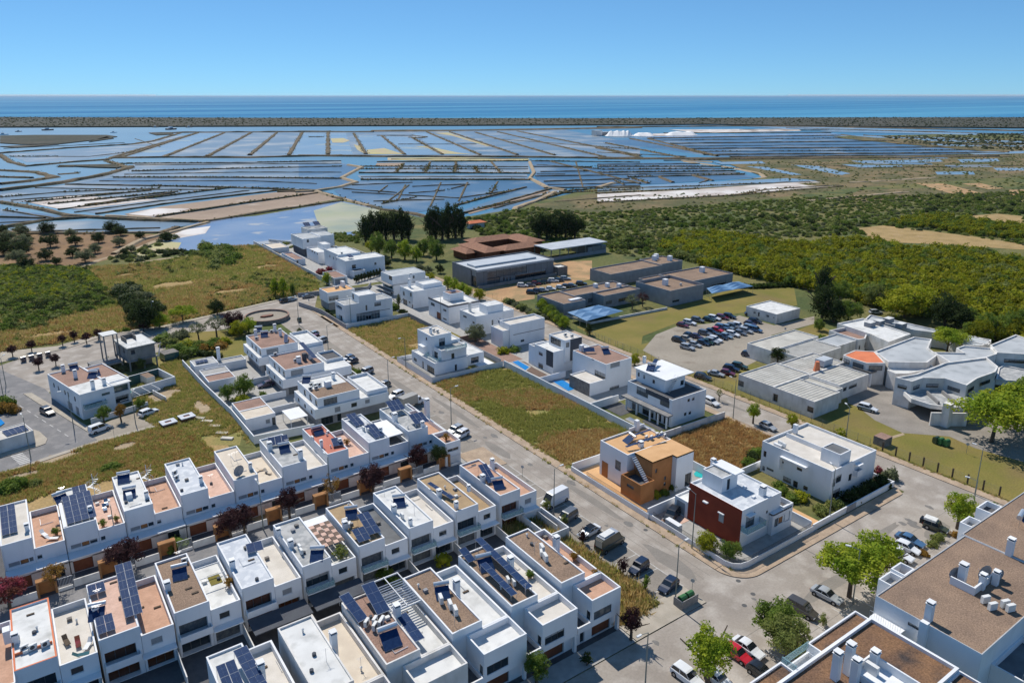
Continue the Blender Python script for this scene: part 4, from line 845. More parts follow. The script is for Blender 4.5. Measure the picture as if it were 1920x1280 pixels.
b.cyl((3,4,7.0),(5.6,4,10),.03,'wframe',n=4); b.cyl((3,4.8,7.0),(5.6,4.8,10),.03,'wframe',n=4); b.build('roof_stair', t.root)
sheet('courtyard_paving', W('R',[(800,550),(980,500),(1110,590),(980,640)]), .06, 'patio_dark'); sheet('courtyard_paving', W('R',[(1020,670),(1070,650),(1330,780),(1250,800)]), .06, 'shallow'); sheet('courtyard_paving', W('R',[(1190,690),(1240,665),(1440,760),(1370,790)]), .06, 'patio_dark')
wall('boundary_wall', 'white wall round the courtyard of the villa with long canopy', [(108,158),(108,101.8)], 1.9); wall('boundary_wall', 'white wall between the canopy villa and the rusty grass lot', [(106.6,101.9),(130.8,101.3)], 1.6, 'white2')
wall('boundary_wall', 'short white wall between the tall grey villa and the courtyard', [(108.2,122.2),(117,122.2)], 1.9)
# ---- tall white and grey villa with terrace
t = T('terrace_villa', 'tall white villa with grey stone base wall and tiled roof beside the pool', 'villa', (113.6,128.8))
t.box(0,6.0,0,7.8,3.4,par=.25,roof='offwhite_roof'); b = MB(); b.box(-.08,-.02,-.02,7.8,0,3.4,'stonewall'); b.build('stone_cladding', t.root)
t.box(5.2,14.0,.04,13.0,7.3,z0=0,par=.2,roof='gravel_pink',k='C',hx=[('g',1240,900,1435,1085),('g',1195,705,1225,765)],hy=[('s',1480,785,1620,850),('g',1465,1170,1605,1230)])
t.pv(6.0,9.6,7.4,1,1,-30,30,.3,3.0,1.4); t.heater('C',1390,640,7.2,-20); t.slab(6.6,7.5,11.2,12.2,7.1,8.8,'white','chimney')
t = T('pool_villa', 'white and dark grey three storey villa beside the two pools', 'villa', (115.3,145.6))
t.box(0,9.0,0,8.3,6.4,par=.3,roof='white_roof',k='C',hx=[('g',400,625,460,705),('g',395,790,465,900)])
t.box(3.6,9.6,-.3,6.6,9.0,z0=2.8,par=.3,roof='offwhite_roof',k='C',hx=[('g','L',1.4,5.9,6.7,8.6)],hy=[('g','L',4.0,5.2,6.9,8.3)])
b = MB(); b.box(-.06,-.01,.0,3.0,2.0,6.3,'dkwall'); b.box(5.5,9.5,-.37,-.31,2.9,9.0,'dkwall'); b.build('dark_cladding', t.root)
t.box(0,5,8.32,11,5.6,par=.5,roof='offwhite_roof'); t.ac('C',800,400,8.8); t.ac('C',900,420,8.8); t.box(9.62,13.4,.5,7.5,5.2,par=.4,roof='white_roof')
sheet('swimming_pool', W('C',[(5,790),(90,770),(258,868),(200,915)]), .09, 'pool'); sheet('swimming_pool', W('C',[(600,1075),(760,1060),(968,1185),(845,1228)]), .09, 'pool')
for q in ([(-10,795),(90,760),(290,860),(205,930)],[(560,1070),(770,1040),(1000,1180),(850,1245)]): sheet('pool_edge', W('C', q), .08, 'patio')
sheet('pool_deck', W('C',[(200,790),(330,880),(560,1000),(440,1030),(190,910),(100,770)]), .075, 'deck'); sheet('pool_deck', W('C',[(770,1050),(990,1000),(1000,1160),(950,1170)]), .075, 'deck')
sheet('villa_plot', rect(108.2,130.2,122.4,262), .045, 'patio')
wall('boundary_wall', 'white wall between the two blue pools', [(108.2,142.6),(117,142.6)], 1.7)
# ---- villas farther up the second street
t = T('white_villa', 'white villa with a low dark line behind the yellow green shrubs', 'villa', (116.4,170.4))
t.box(0,3.0,.5,6.8,5.4,par=.2,roof='offwhite_roof'); t.box(2.2,15.0,0,5.5,7.0,par=.5,roof='offwhite_roof',k='B',hy=[('g',1170,770,1230,800),('g',1410,935,1465,960)],hx=[('g','L',.6,1.6,4.4,5),('g','L',.6,1.6,1.6,2.2)])
b = MB(); b.box(3.4,15,-.06,-.01,3.6,3.75,'frame'); b.build('joint_line', t.root); t.heater('B',1110,690,5.2,-20,sc=.9)
t = T('white_villa', 'white villa with square roof cabin behind the round olive tree', 'villa', (116.0,185.0))
t.box(0,14.2,0,9.6,6.4,par=.3,roof='white_roof',k='B',hy=[('g',975,640,1000,715),('g',1085,615,1110,650)],hx=[('g',545,560,600,615),('g',685,655,720,700)],wall='white')
t.box(4.6,10.6,.6,5.2,8.8,z0=6,par=.1,roof='white_roof'); t.ch('B',650,510,6.1,2.6,.7,'white2'); t.slab(.02,.05,0,.02,6.38,6.4,'white','coping')
t = T('white_villa', 'white villa with dark banded roof edge and roof rail', 'villa', (115.4,200.6))
t.box(0,12.0,0,13.4,6.2,par=.5,roof='white_roof',rim='darkcoping',k='B',hx=[('g',60,370,120,440),('g',245,465,295,520),('g',245,600,300,650),('G','L',5,8,.1,2.5)])
b = MB(); b.box(-.12,-.02,-.1,13.4,5.7,6.25,'darkcoping'); b.box(-.12,12,-.12,-.02,5.7,6.25,'darkcoping'); b.build('dark_band', t.root)
t.box(3.6,9.0,5.4,9.8,8.4,z0=5.8,par=.1,roof='gravel_pink'); b = rail(t, [(.4,4.8),(3.2,4.8),(3.2,.6)], 5.8, 1.0, 'frame', .4); b.build('roof_rail', t.root); t.pv(5,6.4,8.4,1,1,0,6,.3,2,1.6)
t = T('white_villa', 'white villa with stepped roof and arched parapet behind the palm', 'villa', (114.4,223.4))
t.box(0,13.2,0,9.8,6.2,par=.4,roof='white_roof',k='A',hx=[('g',1400,520,1432,600),('g',1510,545,1535,615),('g',1580,610,1612,690),('g',1405,635,1470,745),('g',1490,690,1515,712),('G','L',.2,1.0,.1,1.4)])
t.box(5.5,13.0,2.5,8.5,7.4,z0=5.8,par=.3,roof='white_roof'); t.chimney(2.6,7.5,5.8,2.8,.8)
t = T('glass_villa', 'white villa with glazed upper gallery on slim posts', 'villa', (116.2,243.0))
t.box(0,13.8,0,9.6,7.5,z0=4.2,par=.2,roof='membrane',k='A',hx=[('g',1190,285,1262,380)],hy=[('g',1550,295,1580,335)])
t.box(.5,13.0,.3,9.4,4.2,par=0,roof='white',k='A',hx=[('t','L',1.0,8.6,2.0,3.9,.5),('g','L',1.2,3.2,.1,1.8,.3)]); t.slab(-1.4,.45,-.3,13.5,3.95,4.18,'concrete','canopy'); t.slab(-1.4,.45,-.3,13.5,1.5,1.7,'concrete','gallery')
t.box(14.0,16.5,2,12,4.5,par=.3,roof='white_roof'); t.ch('A',1525,420,4.2,3.8,.7)
# ---- white villa with balconies between the two lots
t = T('balcony_villa', 'tall white villa with glass balconies between the two grass lots', 'villa', (89.2,163.2))
t.box(1.8,8.0,4.6,12.6,9.4,par=.25,roof='offwhite_roof',k='M',hx=[('g',1435,175,1452,215)],hy=[('g',1575,195,1640,275)])
t.box(0,10.4,0,13.0,3.4,par=.3,roof='white_roof',k='M',hx=[('g',1450,460,1528,575),('g',1400,425,1418,515),('g',1310,385,1345,440)],hy=[('g',1740,465,1765,530)])
t.box(2.4,10.2,.4,10,6.4,z0=3.4,par=.3,roof='patio',k='M',hx=[('g',1525,320,1565,430),('g',1395,320,1412,385)],hy=[('g',1705,350,1738,400)])
t.box(8.02,11.0,5,12,7.0,z0=3.2,par=.4,roof='white_roof'); t.bal('x',.5,6.5,2.4,1.6,3.5,.9,'white','balglass'); t.bal('y',3.4,9.8,.4,1.0,6.4,.9,'white','balglass'); t.slab(0.6,2.3,7.6,10.4,5.6,5.75,'white','hood')
t.ac('M',1520,120,9.2,20); t.ac('M',1560,130,9.2,20); t.chimney(3.2,7.5,9.1,1.4,.6)
t.box(11.1,16.2,1.0,12,3.2,par=.2,roof='white_roof',hy=[('g','L',12,14.5,.5,2.2)])
wall('boundary_wall', 'white wall with dark coping round the balcony villa', [(85.9,178.5),(85.9,158.8),(107.8,158.4)], 1.6, top='darkcoping'); wall('boundary_wall', 'low wall between the balcony villa and the upper grass lot', [(86.2,179),(92,178.6)], 1.2)
b = rail(None, [(86.05,176),(86.05,160)], 1.62, .5, 'frame', .3); tag(b.build('fence'), 'dark rail on the street wall of the balcony villa', 'fence')
sheet('lot_paving', rect(86.2,107.7,158.6,178.6), .03, 'patio')
b = MB(); b.prism([(102.5,161),(107.2,160.6),(107,176),(102.2,177)], 0, .14, 'white'); tag(b.build('patio_slab'), 'bright white patio strip beside the balcony villa', 'patio')
sheet('garden_patch', rect(98.5,102,159.5,166), .045, 'lawn')
# ---- twin villa at the bend
t = T('corner_villa', 'large white villa with raised tower at the bend of the street', 'villa', (87.2,218.6))
t.box(0,17.0,0,7.6,6.8,par=.35,z0=0,roof='grey_roof',k='A',hx=[('g',395,715,490,815,.8),('g',440,870,500,1000,.8)],hy=[('g',842,738,872,815),('g',975,700,1075,740),('w',705,865,1065,960),('g',850,885,930,935)])
t.box(5.2,11.2,0.02,6.0,9.2,z0=6.5,par=.25,roof='white_roof',k='A',hx=[('g','L',4.0,5.4,7.0,8.8)]); b = MB(); b.box(5.5,16,-.05,-.01,3.0,3.15,'frame'); b.build('joint_line', t.root)
t.chimney(12,9.2,6,1.6,1.2); t.box(11.5,16.8,7.62,16,3.4,par=.3,roof='offwhite_roof')
t = T('corner_villa', 'smaller white villa with grey base and gravel roof at the bend', 'villa', (89.3,238.2))
t.box(0,10.0,0,7.8,6.4,z0=2.6,par=.3,roof='sand_orange',k='A',hy=[('w',290,610,440,655)]); t.box(.3,9.8,.2,7.6,2.6,par=0,wall='greywall',roof='greywall',k='A')
t.ac('A',400,490,6.1,30); t.ac('A',430,480,6.1,30); t.slab(7.6,8.6,5,7,6.2,8.2,'white','chimney')
wall('boundary_wall', 'grey street wall below the corner villas at the bend', [(86,215.4),(86,236),(84.6,243),(83,250)], 1.5, 'greywall'); wall('boundary_wall', 'white wall along the upper grass lot below the corner villa', [(86.2,215.4),(108.6,215.2)], 1.6)
wall('boundary_wall', 'grey wall between the upper lot and the villas behind it', [(108.2,215),(108.2,160)], 1.7, 'greywall'); wall('boundary_wall', 'long grey wall behind the corner villas', [(87,262),(112,256),(116,262)], 1.5, 'greywall')
wall('boundary_wall', 'brown brick courtyard wall behind the balcony villa', [(108.4,182.5),(116,182.5)], 1.9, 'gravel_pink')
sheet('garden_patch', rect(108.4,112,186,198), .06, 'lawn'); sheet('terrace_paving', rect(108.4,115.8,160,182), .06, 'gravel_pink')
# ---- far row of villas by the salt pans
t = T('long_villa', 'long white villa block with sloping parapet before the salt pans', 'villa', (114.0,281.4))
t.box(0,17.5,0,10,6.6,par=.3,roof='white_roof',k='I',hy=[('g',1150,492,1202,560),('g',1420,462,1446,488)],hx=[('g',945,400,968,430)]); t.box(1,11,10.02,26,7.4,par=.3,roof='white_roof',k='I',hx=[('g','L',12,13,4.4,5.6),('g','L',15,16,4.4,5.6),('g','L',19,20,4.4,5.6)])
t.box(1.5,6.5,-4.5,-.02,3.0,par=.3,roof='patio_dark'); t.ac('I',960,285,7.2); t.ac('I',1030,360,7.0); t.pv(3,3,6.9,2,2,0,10)
t = T('far_villa', 'white villa with dark grey ground floor at the edge of the salt pans', 'villa', (113.6,330))
t.box(0,9,0,16,8.2,z0=3.4,par=.3,roof='membrane',k='I',hy=[('g',540,205,565,235),('g',608,188,638,220)]); t.box(.4,11,-.4,15,3.4,par=.2,wall='dkwall',roof='white_roof',k='I'); t.box(9.02,16,2,14,8.4,z0=3,par=.2,roof='membrane')
t = T('far_villa', 'small white villa with three dark windows beside the dark based villa', 'villa', (113.4,311))
t.box(0,7.5,0,14,5.2,par=.6,roof='white_roof',k='I',hx=[('g',665,305,682,340),('g',695,325,710,355),('g',730,345,748,375)]); t.box(5,8.4,6,13,7.2,z0=4.4,par=.2,roof='white_roof')
t = T('far_villa', 'blocky white villa with roof panels at the very edge of the pans', 'villa', (122,346)); t.box(0,10,0,9,9.4,par=.3,wall='white2',roof='grey_roof',hx=[('g','L',2,4,5.5,7.5)]); t.pv(.5,5,9.6,3,2,0,25,.6); t.pv(5.5,5,9.6,3,2,0,25,.6)
t = T('far_villa', 'low white annex with open roof court by the dry field', 'annex', (103.8,313.2)); t.box(0,4.6,0,17.6,2.8,par=.5,roof='gravel_pink',k='I',hy=[('g',485,440,510,470)])
t = T('far_villa', 'flat white pool house with dark bushes by the field wall', 'annex', (104.0,345)); t.box(0,8,0,14,2.4,par=.4,roof='cream_tile')
t = T('garage_block', 'low garage with grey door and tan roof behind the lime green tree', 'garage', (104.6,271)); t.box(0,5.6,0,12,2.9,par=.25,roof='gravel_pink',k='I',hy=[('s','L',.4,4.8,.1,2.3)])
wall('boundary_wall', 'long white wall along the dry field beyond the bend', [(103.2,372),(103.2,272)], 1.9, 'white2'); sheet('villa_plot', rect(103.5,133,266,370), .03, 'patio')
wall('boundary_wall', 'white wall before the far villas facing the salt pans', [(112,376),(138,330),(138,290)], 1.2, 'white2')
# ---- the three tall houses beside the parking bays
G4 = 'tall white houses with gravel roofs beside the parking bays'
rfs = ['gravel_pink','gravel_pink','gravel']; lbs = ['tall white house with gravel roof and white chimneys nearest the round stone bed','tall white house with gravel roof, middle of the three beside the parking','tall white house with half white half gravel roof next to the terraced row']
M3 = []
for i, (y0, y1) in enumerate(((191.5,205.5),(172.2,185.2),(150.4,163.6))):
    t = T('tall_house', lbs[i], 'house', (51.4, y0-1.2), 0, G4); D = y1-y0
    kk = [[('g',765,220,785,280),('g',882,310,910,400),('g',805,370,832,438),('g',858,425,890,490)],[('g',1045,450,1075,560),('g',1198,600,1226,700),('g',1100,645,1130,725),('g',1155,700,1190,790)],[('g',1390,780,1428,890),('g',1575,920,1608,1060),('g',1455,1000,1495,1080),('g',1525,1080,1560,1145)]][i]
    t.box(1.0,11.0,1.2,D+1.0,6.8,z0=4.6,par=.35,roof=rfs[i],k='F',hx=[(h[0],'L',1.4+j*3.6,2.9+j*3.6,4.75,6.2) for j, h in enumerate(kk[:3])],hy=[('s' if i < 2 else 'g','L',2.4,5.6,4.7,6.3),])
    t.box(.0,18.0,.6,D+.8,4.6,z0=2.3,par=.02,roof='white_roof',hx=[(h[0],'L',2.2+j*4.2,3.4+j*4.2,2.8,3.8) for j, h in enumerate(kk[:3])],hy=[('s','L',4.6,6,2.7,4.0),('g','L',8.6,10,3.0,4.0),('s','L',12,13.2,3.0,4.0)] if i == 2 else [('w','L',1.0,1.2,3,3.2)])
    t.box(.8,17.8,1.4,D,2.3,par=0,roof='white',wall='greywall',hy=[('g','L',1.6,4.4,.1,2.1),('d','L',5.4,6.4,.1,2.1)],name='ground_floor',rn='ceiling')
    t.box(13.0,18.2,1.5,D,5.6,z0=4.6,par=.7,roof='white_roof') if i != 1 else t.box(13.4,18.0,6,D,5.4,z0=4.6,par=.6,roof='patio_dark')
    M3.append(t)
t = M3[0]
for x, y, h in ((895,200,1.8),(1125,140,2.0),(1190,190,1.8)): t.ch('F', x, y, 6.4, h, .7)
t.heater('F',1000,190,6.5,-20); t.heater('F',930,130,6.5,-20); t.ac('F',1085,150,6.5); t.ac('F',905,235,6.5); t.pv(7.6,2.4,6.7,1,3,-20,8)
t = M3[1]; t.chimney(6.0,5.5,6.4,1.3,1.0); t.ch('F',1545,470,6.4,1.2,.6); t.pv(8.6,2.4,6.9,1,5,-2,5,1.0,1.2,2.2); t.ac('F',1130,425,6.5); t.ac('F',1370,500,6.5)
b = MB(); b.box(7.2,8.1,5.5,6.4,6.5,8.4,'dkwall'); b.build('roof_tank', t.root)
t = M3[2]; t.slab(1.4,10.6,7.8,D+.6,6.46,6.5,'white_roof','roof_half'); t.ch('F',1825,710,6.4,1.4,.7); t.slab(5.2,6.6,6.8,8.0,6.5,7.9,'white','roof_box')
for x, y in ((1560,790),(1610,800),(1550,840),(1620,830),(1660,790)): t.ac('F', x, y, 6.5, 10)
t.heater('F',1510,730,6.5,-30)
# garden annexes behind them
t = T('garden_annex', 'low white annex with half gravel half cream roof by the field wall', 'annex', (38.2,157.0)); t.box(0,6.6,0,5.4,3.0,par=.15,roof='cream_tile',k='F',hy=[('s',1010,1195,1070,1235),('w',1085,1170,1140,1275)]); t.box(0,6.6,5.42,11.2,3.0,par=.15,roof='gravel_pink')
t = T('garden_annex', 'low white annex with grey roof and tall chimney by the curved hedge', 'annex', (36.8,198.4)); t.box(0,6.0,0,5.6,3.0,par=.12,roof='grey_roof',k='F',hy=[('d',262,585,282,655)]); t.chimney(7.2,4.2,2.0,3.4,.8); t.box(6.02,13.4,.6,4.6,2.2,par=.3,roof='patio'); t.pv(.8,1.5,3.0,3,1,0,4)
t = T('garden_annex', 'open white court with grey and brown paving between the annexes', 'annex', (37.4,186.5)); t.box(0,6.6,0,5.2,2.4,par=.2,roof='gravel_pink'); t.box(0,6.6,5.22,10,2.4,par=.2,roof='patio')
b = MB(); b.box(46.6,50.6,152.2,158.2,2.5,2.6,'white')
for x in (46.7,50.4):
    for y in (152.4,158): b.box(x,x+.12,y,y+.12,0,2.5,'wframe')
tag(b.build('pergola'), 'white flat pergola beside the low annex', 'pergola')
wall('boundary_wall', 'long white wall along the grass slope behind the annexes', [(35.9,209),(36.6,187),(37.8,167),(37.9,150)], 1.9); 
wall('boundary_wall', 'white garden wall behind the row under the annexes', [(38,150.2),(50.5,148.6)], 1.9); wall('boundary_wall', 'white wall between the annex gardens, nearest the pergola', [(45,163.4),(51.5,163.4)], 1.6); wall('boundary_wall', 'white wall between the annex gardens, beside the purple car', [(44,172),(52,172)], 1.6); wall('boundary_wall', 'white wall between the annex gardens, beside the dark tree', [(43,184.6),(52,184.6)], 1.6)
wall('boundary_wall', 'long white wall behind the parking bays beside the tall houses', [(70.9,208),(70.9,143)], 1.7); sheet('garden_paving', [(38,150.4),(70.8,150.4),(70.8,208),(36.4,208)], .03, 'patio')
for y in (163.9,186): wall('boundary_wall', 'white party wall between tall houses, at their %s side' % ('nearer' if y < 170 else 'farther'), [(52,y+1.5),(70.8,y+1.5)], 1.8)
# ================================================================ SCHOOLS, HOSPITAL, LEFT QUARTER, APARTMENTS
def polybld(name, label, cat, k, pts, z, wall_m, roof_m, par=.5, z0=0, ridge_pts=None, rim=None, org=None, T_=None):
    """building on an irregular plan traced at roof height z"""
    q = [P(k, x, y, z).xy for x, y in pts] if k else [Vector(p) for p in pts]
    ar = sum(q[i].x*q[(i+1)%len(q)].y-q[(i+1)%len(q)].x*q[i].y for i in range(len(q)))
    if ar < 0: q.reverse()
    c = sum(q, Vector((0,0)))/len(q)
    t = T_ or T(name, label, cat, c); c = t.o; q = [p-c for p in q]; n = len(q); b = MB(); inn = []
    for i in range(n):
        d0 = (q[i]-q[i-1]).normalized(); d1 = (q[(i+1)%n]-q[i]).normalized(); nn = (Vector((-d0.y,d0.x))+Vector((-d1.y,d1.x)))
        inn.append(q[i]+nn.normalized()*.35/max(.5, nn.length/2))
    for i in range(n):
        a, e = q[i], q[(i+1)%n]; a2, e2 = inn[i], inn[(i+1)%n]
        b.poly([(*a,z0),(*e,z0),(*e,z),(*a,z)], wall_m); b.poly([(*a,z),(*e,z),(*e2,z),(*a2,z)], rim or wall_m)
        b.poly([(*a2,z-par),(*e2,z-par),(*e2,z),(*a2,z)], wall_m)
    b.build('wall', t.root); b = MB(); b.prism(inn, z-par-.3, z-par, roof_m); b.build('roof', t.root)
    t.q = q; return t
def wwin(t, i, s0, s1, z0, z1, kind='g'):
    """window band on side i of an irregular building, s as fractions of its length"""
    a, e = t.q[i], t.q[(i+1) % len(t.q)]; d = e-a; L_ = d.length; d = d/L_; nn = Vector((-d.y, d.x))
    f = lambda s, z, dd: ((a+d*s+nn*(dd-.05)).x, (a+d*s+nn*(dd-.05)).y, z)
    wpart(t, kind, f, s0*L_, s1*L_, z0, z1, .0)
# grey metal school
t = T('school_building', 'long two storey grey metal school with white roof and slanted entrance corner', 'school', (148,235))
t.box(0,37.5,0,18.5,7.0,par=.5,wall='metalclad',roof='metalroof',k='J',hy=[('g',775,240,1070,285),('g',775,330,870,360),('g',895,320,905,345),('g',918,320,928,345),('g',942,318,952,342),('g',985,290,1215,325)],hx=[('g',650,260,692,395,.6)],dep=.3)
t.slab(3,33,6,12,6.6,7.2,'metalroof','roof_ridge'); b = MB(); b.box(-.1,37.6,-.15,-.02,6.3,7.05,'metalroof'); b.build('fascia', t.root)
b = MB()
for i in range(1,12): b.box(i*3.1,i*3.1+.08,-.05,-.01,0,6.2,'frame')
b.build('panel_joints', t.root)
wall('boundary_wall', 'low stone wall below the grey metal school', [(147,232.6),(186,233.6)], 1.3, 'concrete')
# tile roofed school
t = T('tiled_school', 'low school with hipped terracotta tile roofs round a courtyard', 'school', (172.4,270))
def hip(t, x0, x1, y0, y1, z, h, ov=1.2, m='ceramic', wallm='brown_door', wz=0):
    b = MB(); b.box(x0+ov,x1-ov,y0+ov,y1-ov,wz,z,wallm,bot=False); b.build('wall', t.root)
    r = min(x1-x0, y1-y0)/2; b = MB()
    if x1-x0 > y1-y0: a, c = (x0+r,(y0+y1)/2,z+h), (x1-r,(y0+y1)/2,z+h); q = [[(x0,y0,z),(x1,y0,z),c,a],[(x1,y0,z),(x1,y1,z),c],[(x1,y1,z),(x0,y1,z),a,c],[(x0,y1,z),(x0,y0,z),a]]
    else: a, c = ((x0+x1)/2,y0+r,z+h), ((x0+x1)/2,y1-r,z+h); q = [[(x0,y0,z),(x1,y0,z),a],[(x1,y0,z),(x1,y1,z),c,a],[(x1,y1,z),(x0,y1,z),c],[(x0,y1,z),(x0,y0,z),a,c]]
    for f in q: b.poly(f, m)
    b.poly([(x0,y0,z),(x0,y1,z),(x1,y1,z),(x1,y0,z)], 'bark'); b.build('roof', t.root)
for q in ((2,12,0,24),(12.1,34,-1,9),(10,36,22,32),(30,42,8,30),(-3,4,8,22)): hip(t, *q, 4.6 if q[0] > 0 else 3.4, 1.6)
t2 = T('covered_court', 'open sided sports court under a flat white metal roof', 'sports court', (201,256.5))
t2.slab(0,33.5,0,13,4.9,5.3,'metalroof','roof'); b = MB()
for x in range(0,34,5):
    for y in (.2,12.6): b.box(x+.1,x+.4,y,y+.3,0,4.9,'pole')
b.build('posts', t2.root); b = MB(); b.box(22,33.3,.5,12.5,0,3.6,'metalclad'); b.build('store', t2.root); b = MB(); b.box(0,33,0,.2,0,1.6,'greywall'); b.build('low_wall', t2.root)
t = T('red_hut', 'small hut with red tiled roof behind the school trees', 'hut', tuple(P('J',640,-40).xy)); hip(t,0,12,0,6,3,1.2,m='salmon',wallm='white2')
t = T('brick_kiosk', 'small square brick kiosk beside the school cars', 'kiosk', tuple(P('J',1305,310).xy)); t.box(0,5,0,5,3.6,par=.4,wall='stonewall',roof='white_roof')
# flat school with dark rims: four wings
G5 = 'brown roofed wings of the flat school'
t = T('school_wing', 'flat grey school wing with brown roof behind the larger blue sun sail', 'school', (151.0,187))
t.box(0,9.6,-1.5,13.2,4.6,par=.5,wall='greywall',roof='gravel',k='k',hx=[('s','L',1,4,1,3),('s','L',6,9,1,3)]); t.box(9.62,35.5,4.6,13.2,4.6,par=.5,wall='greywall',roof='gravel',hy=[('g','L',11,15,1.2,2.6),('g','L',16,18,1,2.6),('g','L',21,27,1.2,2.6)]); t.box(18,35.5,-1.4,4.58,4.6,par=.5,wall='greywall',roof='gravel',hy=[('g','L',19,22,1.2,2.4),('g','L',25,30,1.2,2.4)]); t.slab(5,10,.8,2.4,4.1,4.6,'white','skylight')
for x, y in ((24,10),(28,8),(31,5)): t.slab(x,x+1.3,y,y+1.3,4.1,5.6,'white','roof_box')
t = T('school_wing', 'square grey school hall with high dark rimmed roof', 'school', (189.5,174))
t.box(0,17.5,0,17,5.8,par=1.1,wall='greywall',roof='gravel',hy=[('g','L',1.5,5,1.2,2.4)]); t.slab(7,8.6,9,10.6,4.7,7.0,'white','roof_vent'); t.ac('k',1265,700,4.8)
t = T('school_wing', 'long grey school wing with brown roof nearest the orange yard', 'school', (192.2,207.6))
t.box(0,28.5,0,12.2,4.8,par=.5,wall='greywall',roof='gravel'); t.box(28.52,42,1.5,13.5,4.8,par=.5,wall='greywall',roof='gravel')
for x, y in ((33,9),(36,11),(38,5)): t.slab(x,x+1.6,y,y+1.6,4.3,6.4,'white','roof_vent')
t = T('school_wing', 'wide grey school wing with brown roof beside the far blue sun sail', 'school', (201,182.4))
t.box(6.6,32.0,-.6,14.8,4.8,par=.5,wall='greywall',roof='gravel',hy=[('g','L',20,28,1,2.4)]); t.box(-4,6.58,9.4,15,4.6,par=.4,wall='greywall',roof='gravel'); t.slab(24,25.6,8,9.6,4.3,6.4,'white','roof_vent'); t.slab(32.1,36,2,3.4,0,.1,'patio','step')
def sail(name, label, k, pts, z, m='sailblue'):
    q = [P(k, x, y, z) for x, y in pts]; c = sum((p.xy for p in q), Vector((0,0)))/len(q); t = empty(name, (*c,0), 0, label, 'canopy'); b = MB(); nu, nv = 3, 2
    g = lambda u, v: q[0].xy.lerp(q[1].xy, u).lerp(q[3].xy.lerp(q[2].xy, u), v)-c
    for i in range(nu):
        for j in range(nv):
            pk = g((i+.5)/nu,(j+.5)/nv); cs = [g(i/nu,j/nv),g((i+1)/nu,j/nv),g((i+1)/nu,(j+1)/nv),g(i/nu,(j+1)/nv)]
            for e in range(4): b.poly([(*cs[e],z-.3),(*cs[(e+1)%4],z-.3),(*pk,z+.45)], m)
    b.build('sail', t); 
    for i in range(nu+1):
        for j in (0, nv): p = g(i/nu, j/nv); b = MB(); b.cyl((*p,0),(*p,z-.38),.06,'steel',n=5); b.build('post', t)
M('sailblue', (.09,.20,.36), (.14,.27,.44), s=.4, rough=.6)
sail('sun_sail', 'large pale blue sun sail before the flat school, with a copper bush beside it', 'k', [(560,960),(415,895),(650,840),(835,885)], 3.2)
sail('sun_sail', 'smaller pale blue sun sail at the far corner of the flat school', 'k', [(1500,755),(1460,715),(1700,665),(1810,700)], 3.2)
# shed in the lawn
t = T('shed', 'long white shed with pale roof at the back of the gravel car park', 'shed', (202.6,139.6)); t.box(0,12.6,0,12,3.4,par=.3,wall='white2',roof='white_roof',k='D',hy=(),hx=[('g',1170,150,1195,180),('d',1225,160,1240,215),('g',1325,190,1355,225),('g',1405,218,1420,236)])
# hospital low wing with sheet roofs
t = T('hospital_wing', 'low grey hospital wing with striped sheet roof nearest the street fence', 'hospital', (147.2,89.3))
t.box(0,10.2,0,11.2,4.2,par=.3,wall='white2',roof='sheetroof',k='h',hy=[('g','L',.7,.8,1,1.2)],hx=[('g',702,480,735,525),('d',508,410,532,465,.5)]); t.box(0.1,15,11.22,21.4,4.2,par=.3,wall='white2',roof='sheetroof',k='h',hx=[('g',312,335,342,378)])
t.box(10.22,14,1.6,11,3.8,par=.3,wall='white2',roof='sheetroof'); t.box(14.02,27,2.6,11,4.2,par=.3,wall='white2',roof='sheetroof',hy=[('g','L',16,17.5,2,3),('g','L',18.4,22,2,3)])
t.box(15.02,30,11.02,20.4,4.2,par=.3,wall='white2',roof='sheetroof')
b = MB()
for q in ((.3,9.9,.3,10.9),(.4,14.7,11.5,21.1),(14.3,26.7,2.9,10.7),(15.3,29.7,11.3,20.1)):
    x = q[0]
    y = q[2]
    while y < q[3]-.2: b.box(q[0],q[1],y,y+.07,3.9,3.97,'coping',bot=False); y += .95
o = tag(b.build('roof_seams', t.root), kind='stuff')
b = MB(); b.cyl((19,12,3.9),(19,12,6.4),.9,'salmon',.5,n=8); b.build('red_roof_vent', t.root); t.slab(22,26,12,14.6,4.2,5.8,'metalroof','roof_plant')
t = T('hospital_wing', 'low grey hospital wing with striped sheet roof beside the parked white cars', 'hospital', (171,108))
t.box(0,17,0,9,4.0,par=.3,wall='white2',roof='sheetroof',hx=[('g','L',1,2.4,.6,2.6)],hy=[('g','L',2,3.5,1,2.2),('g','L',4.5,7.5,1.2,2.2)]); t.box(-2,20,9.02,17,4.2,par=.3,wall='white2',roof='sheetroof'); t.box(17.02,28,1,8,4.0,par=.4,wall='white2',roof='membrane')
b = MB()
for i in range(17): b.box(.3,16.7,.5+i*.5,.56+i*.5,3.7,3.76,'coping',bot=False)
tag(b.build('roof_seams', t.root), kind='stuff')
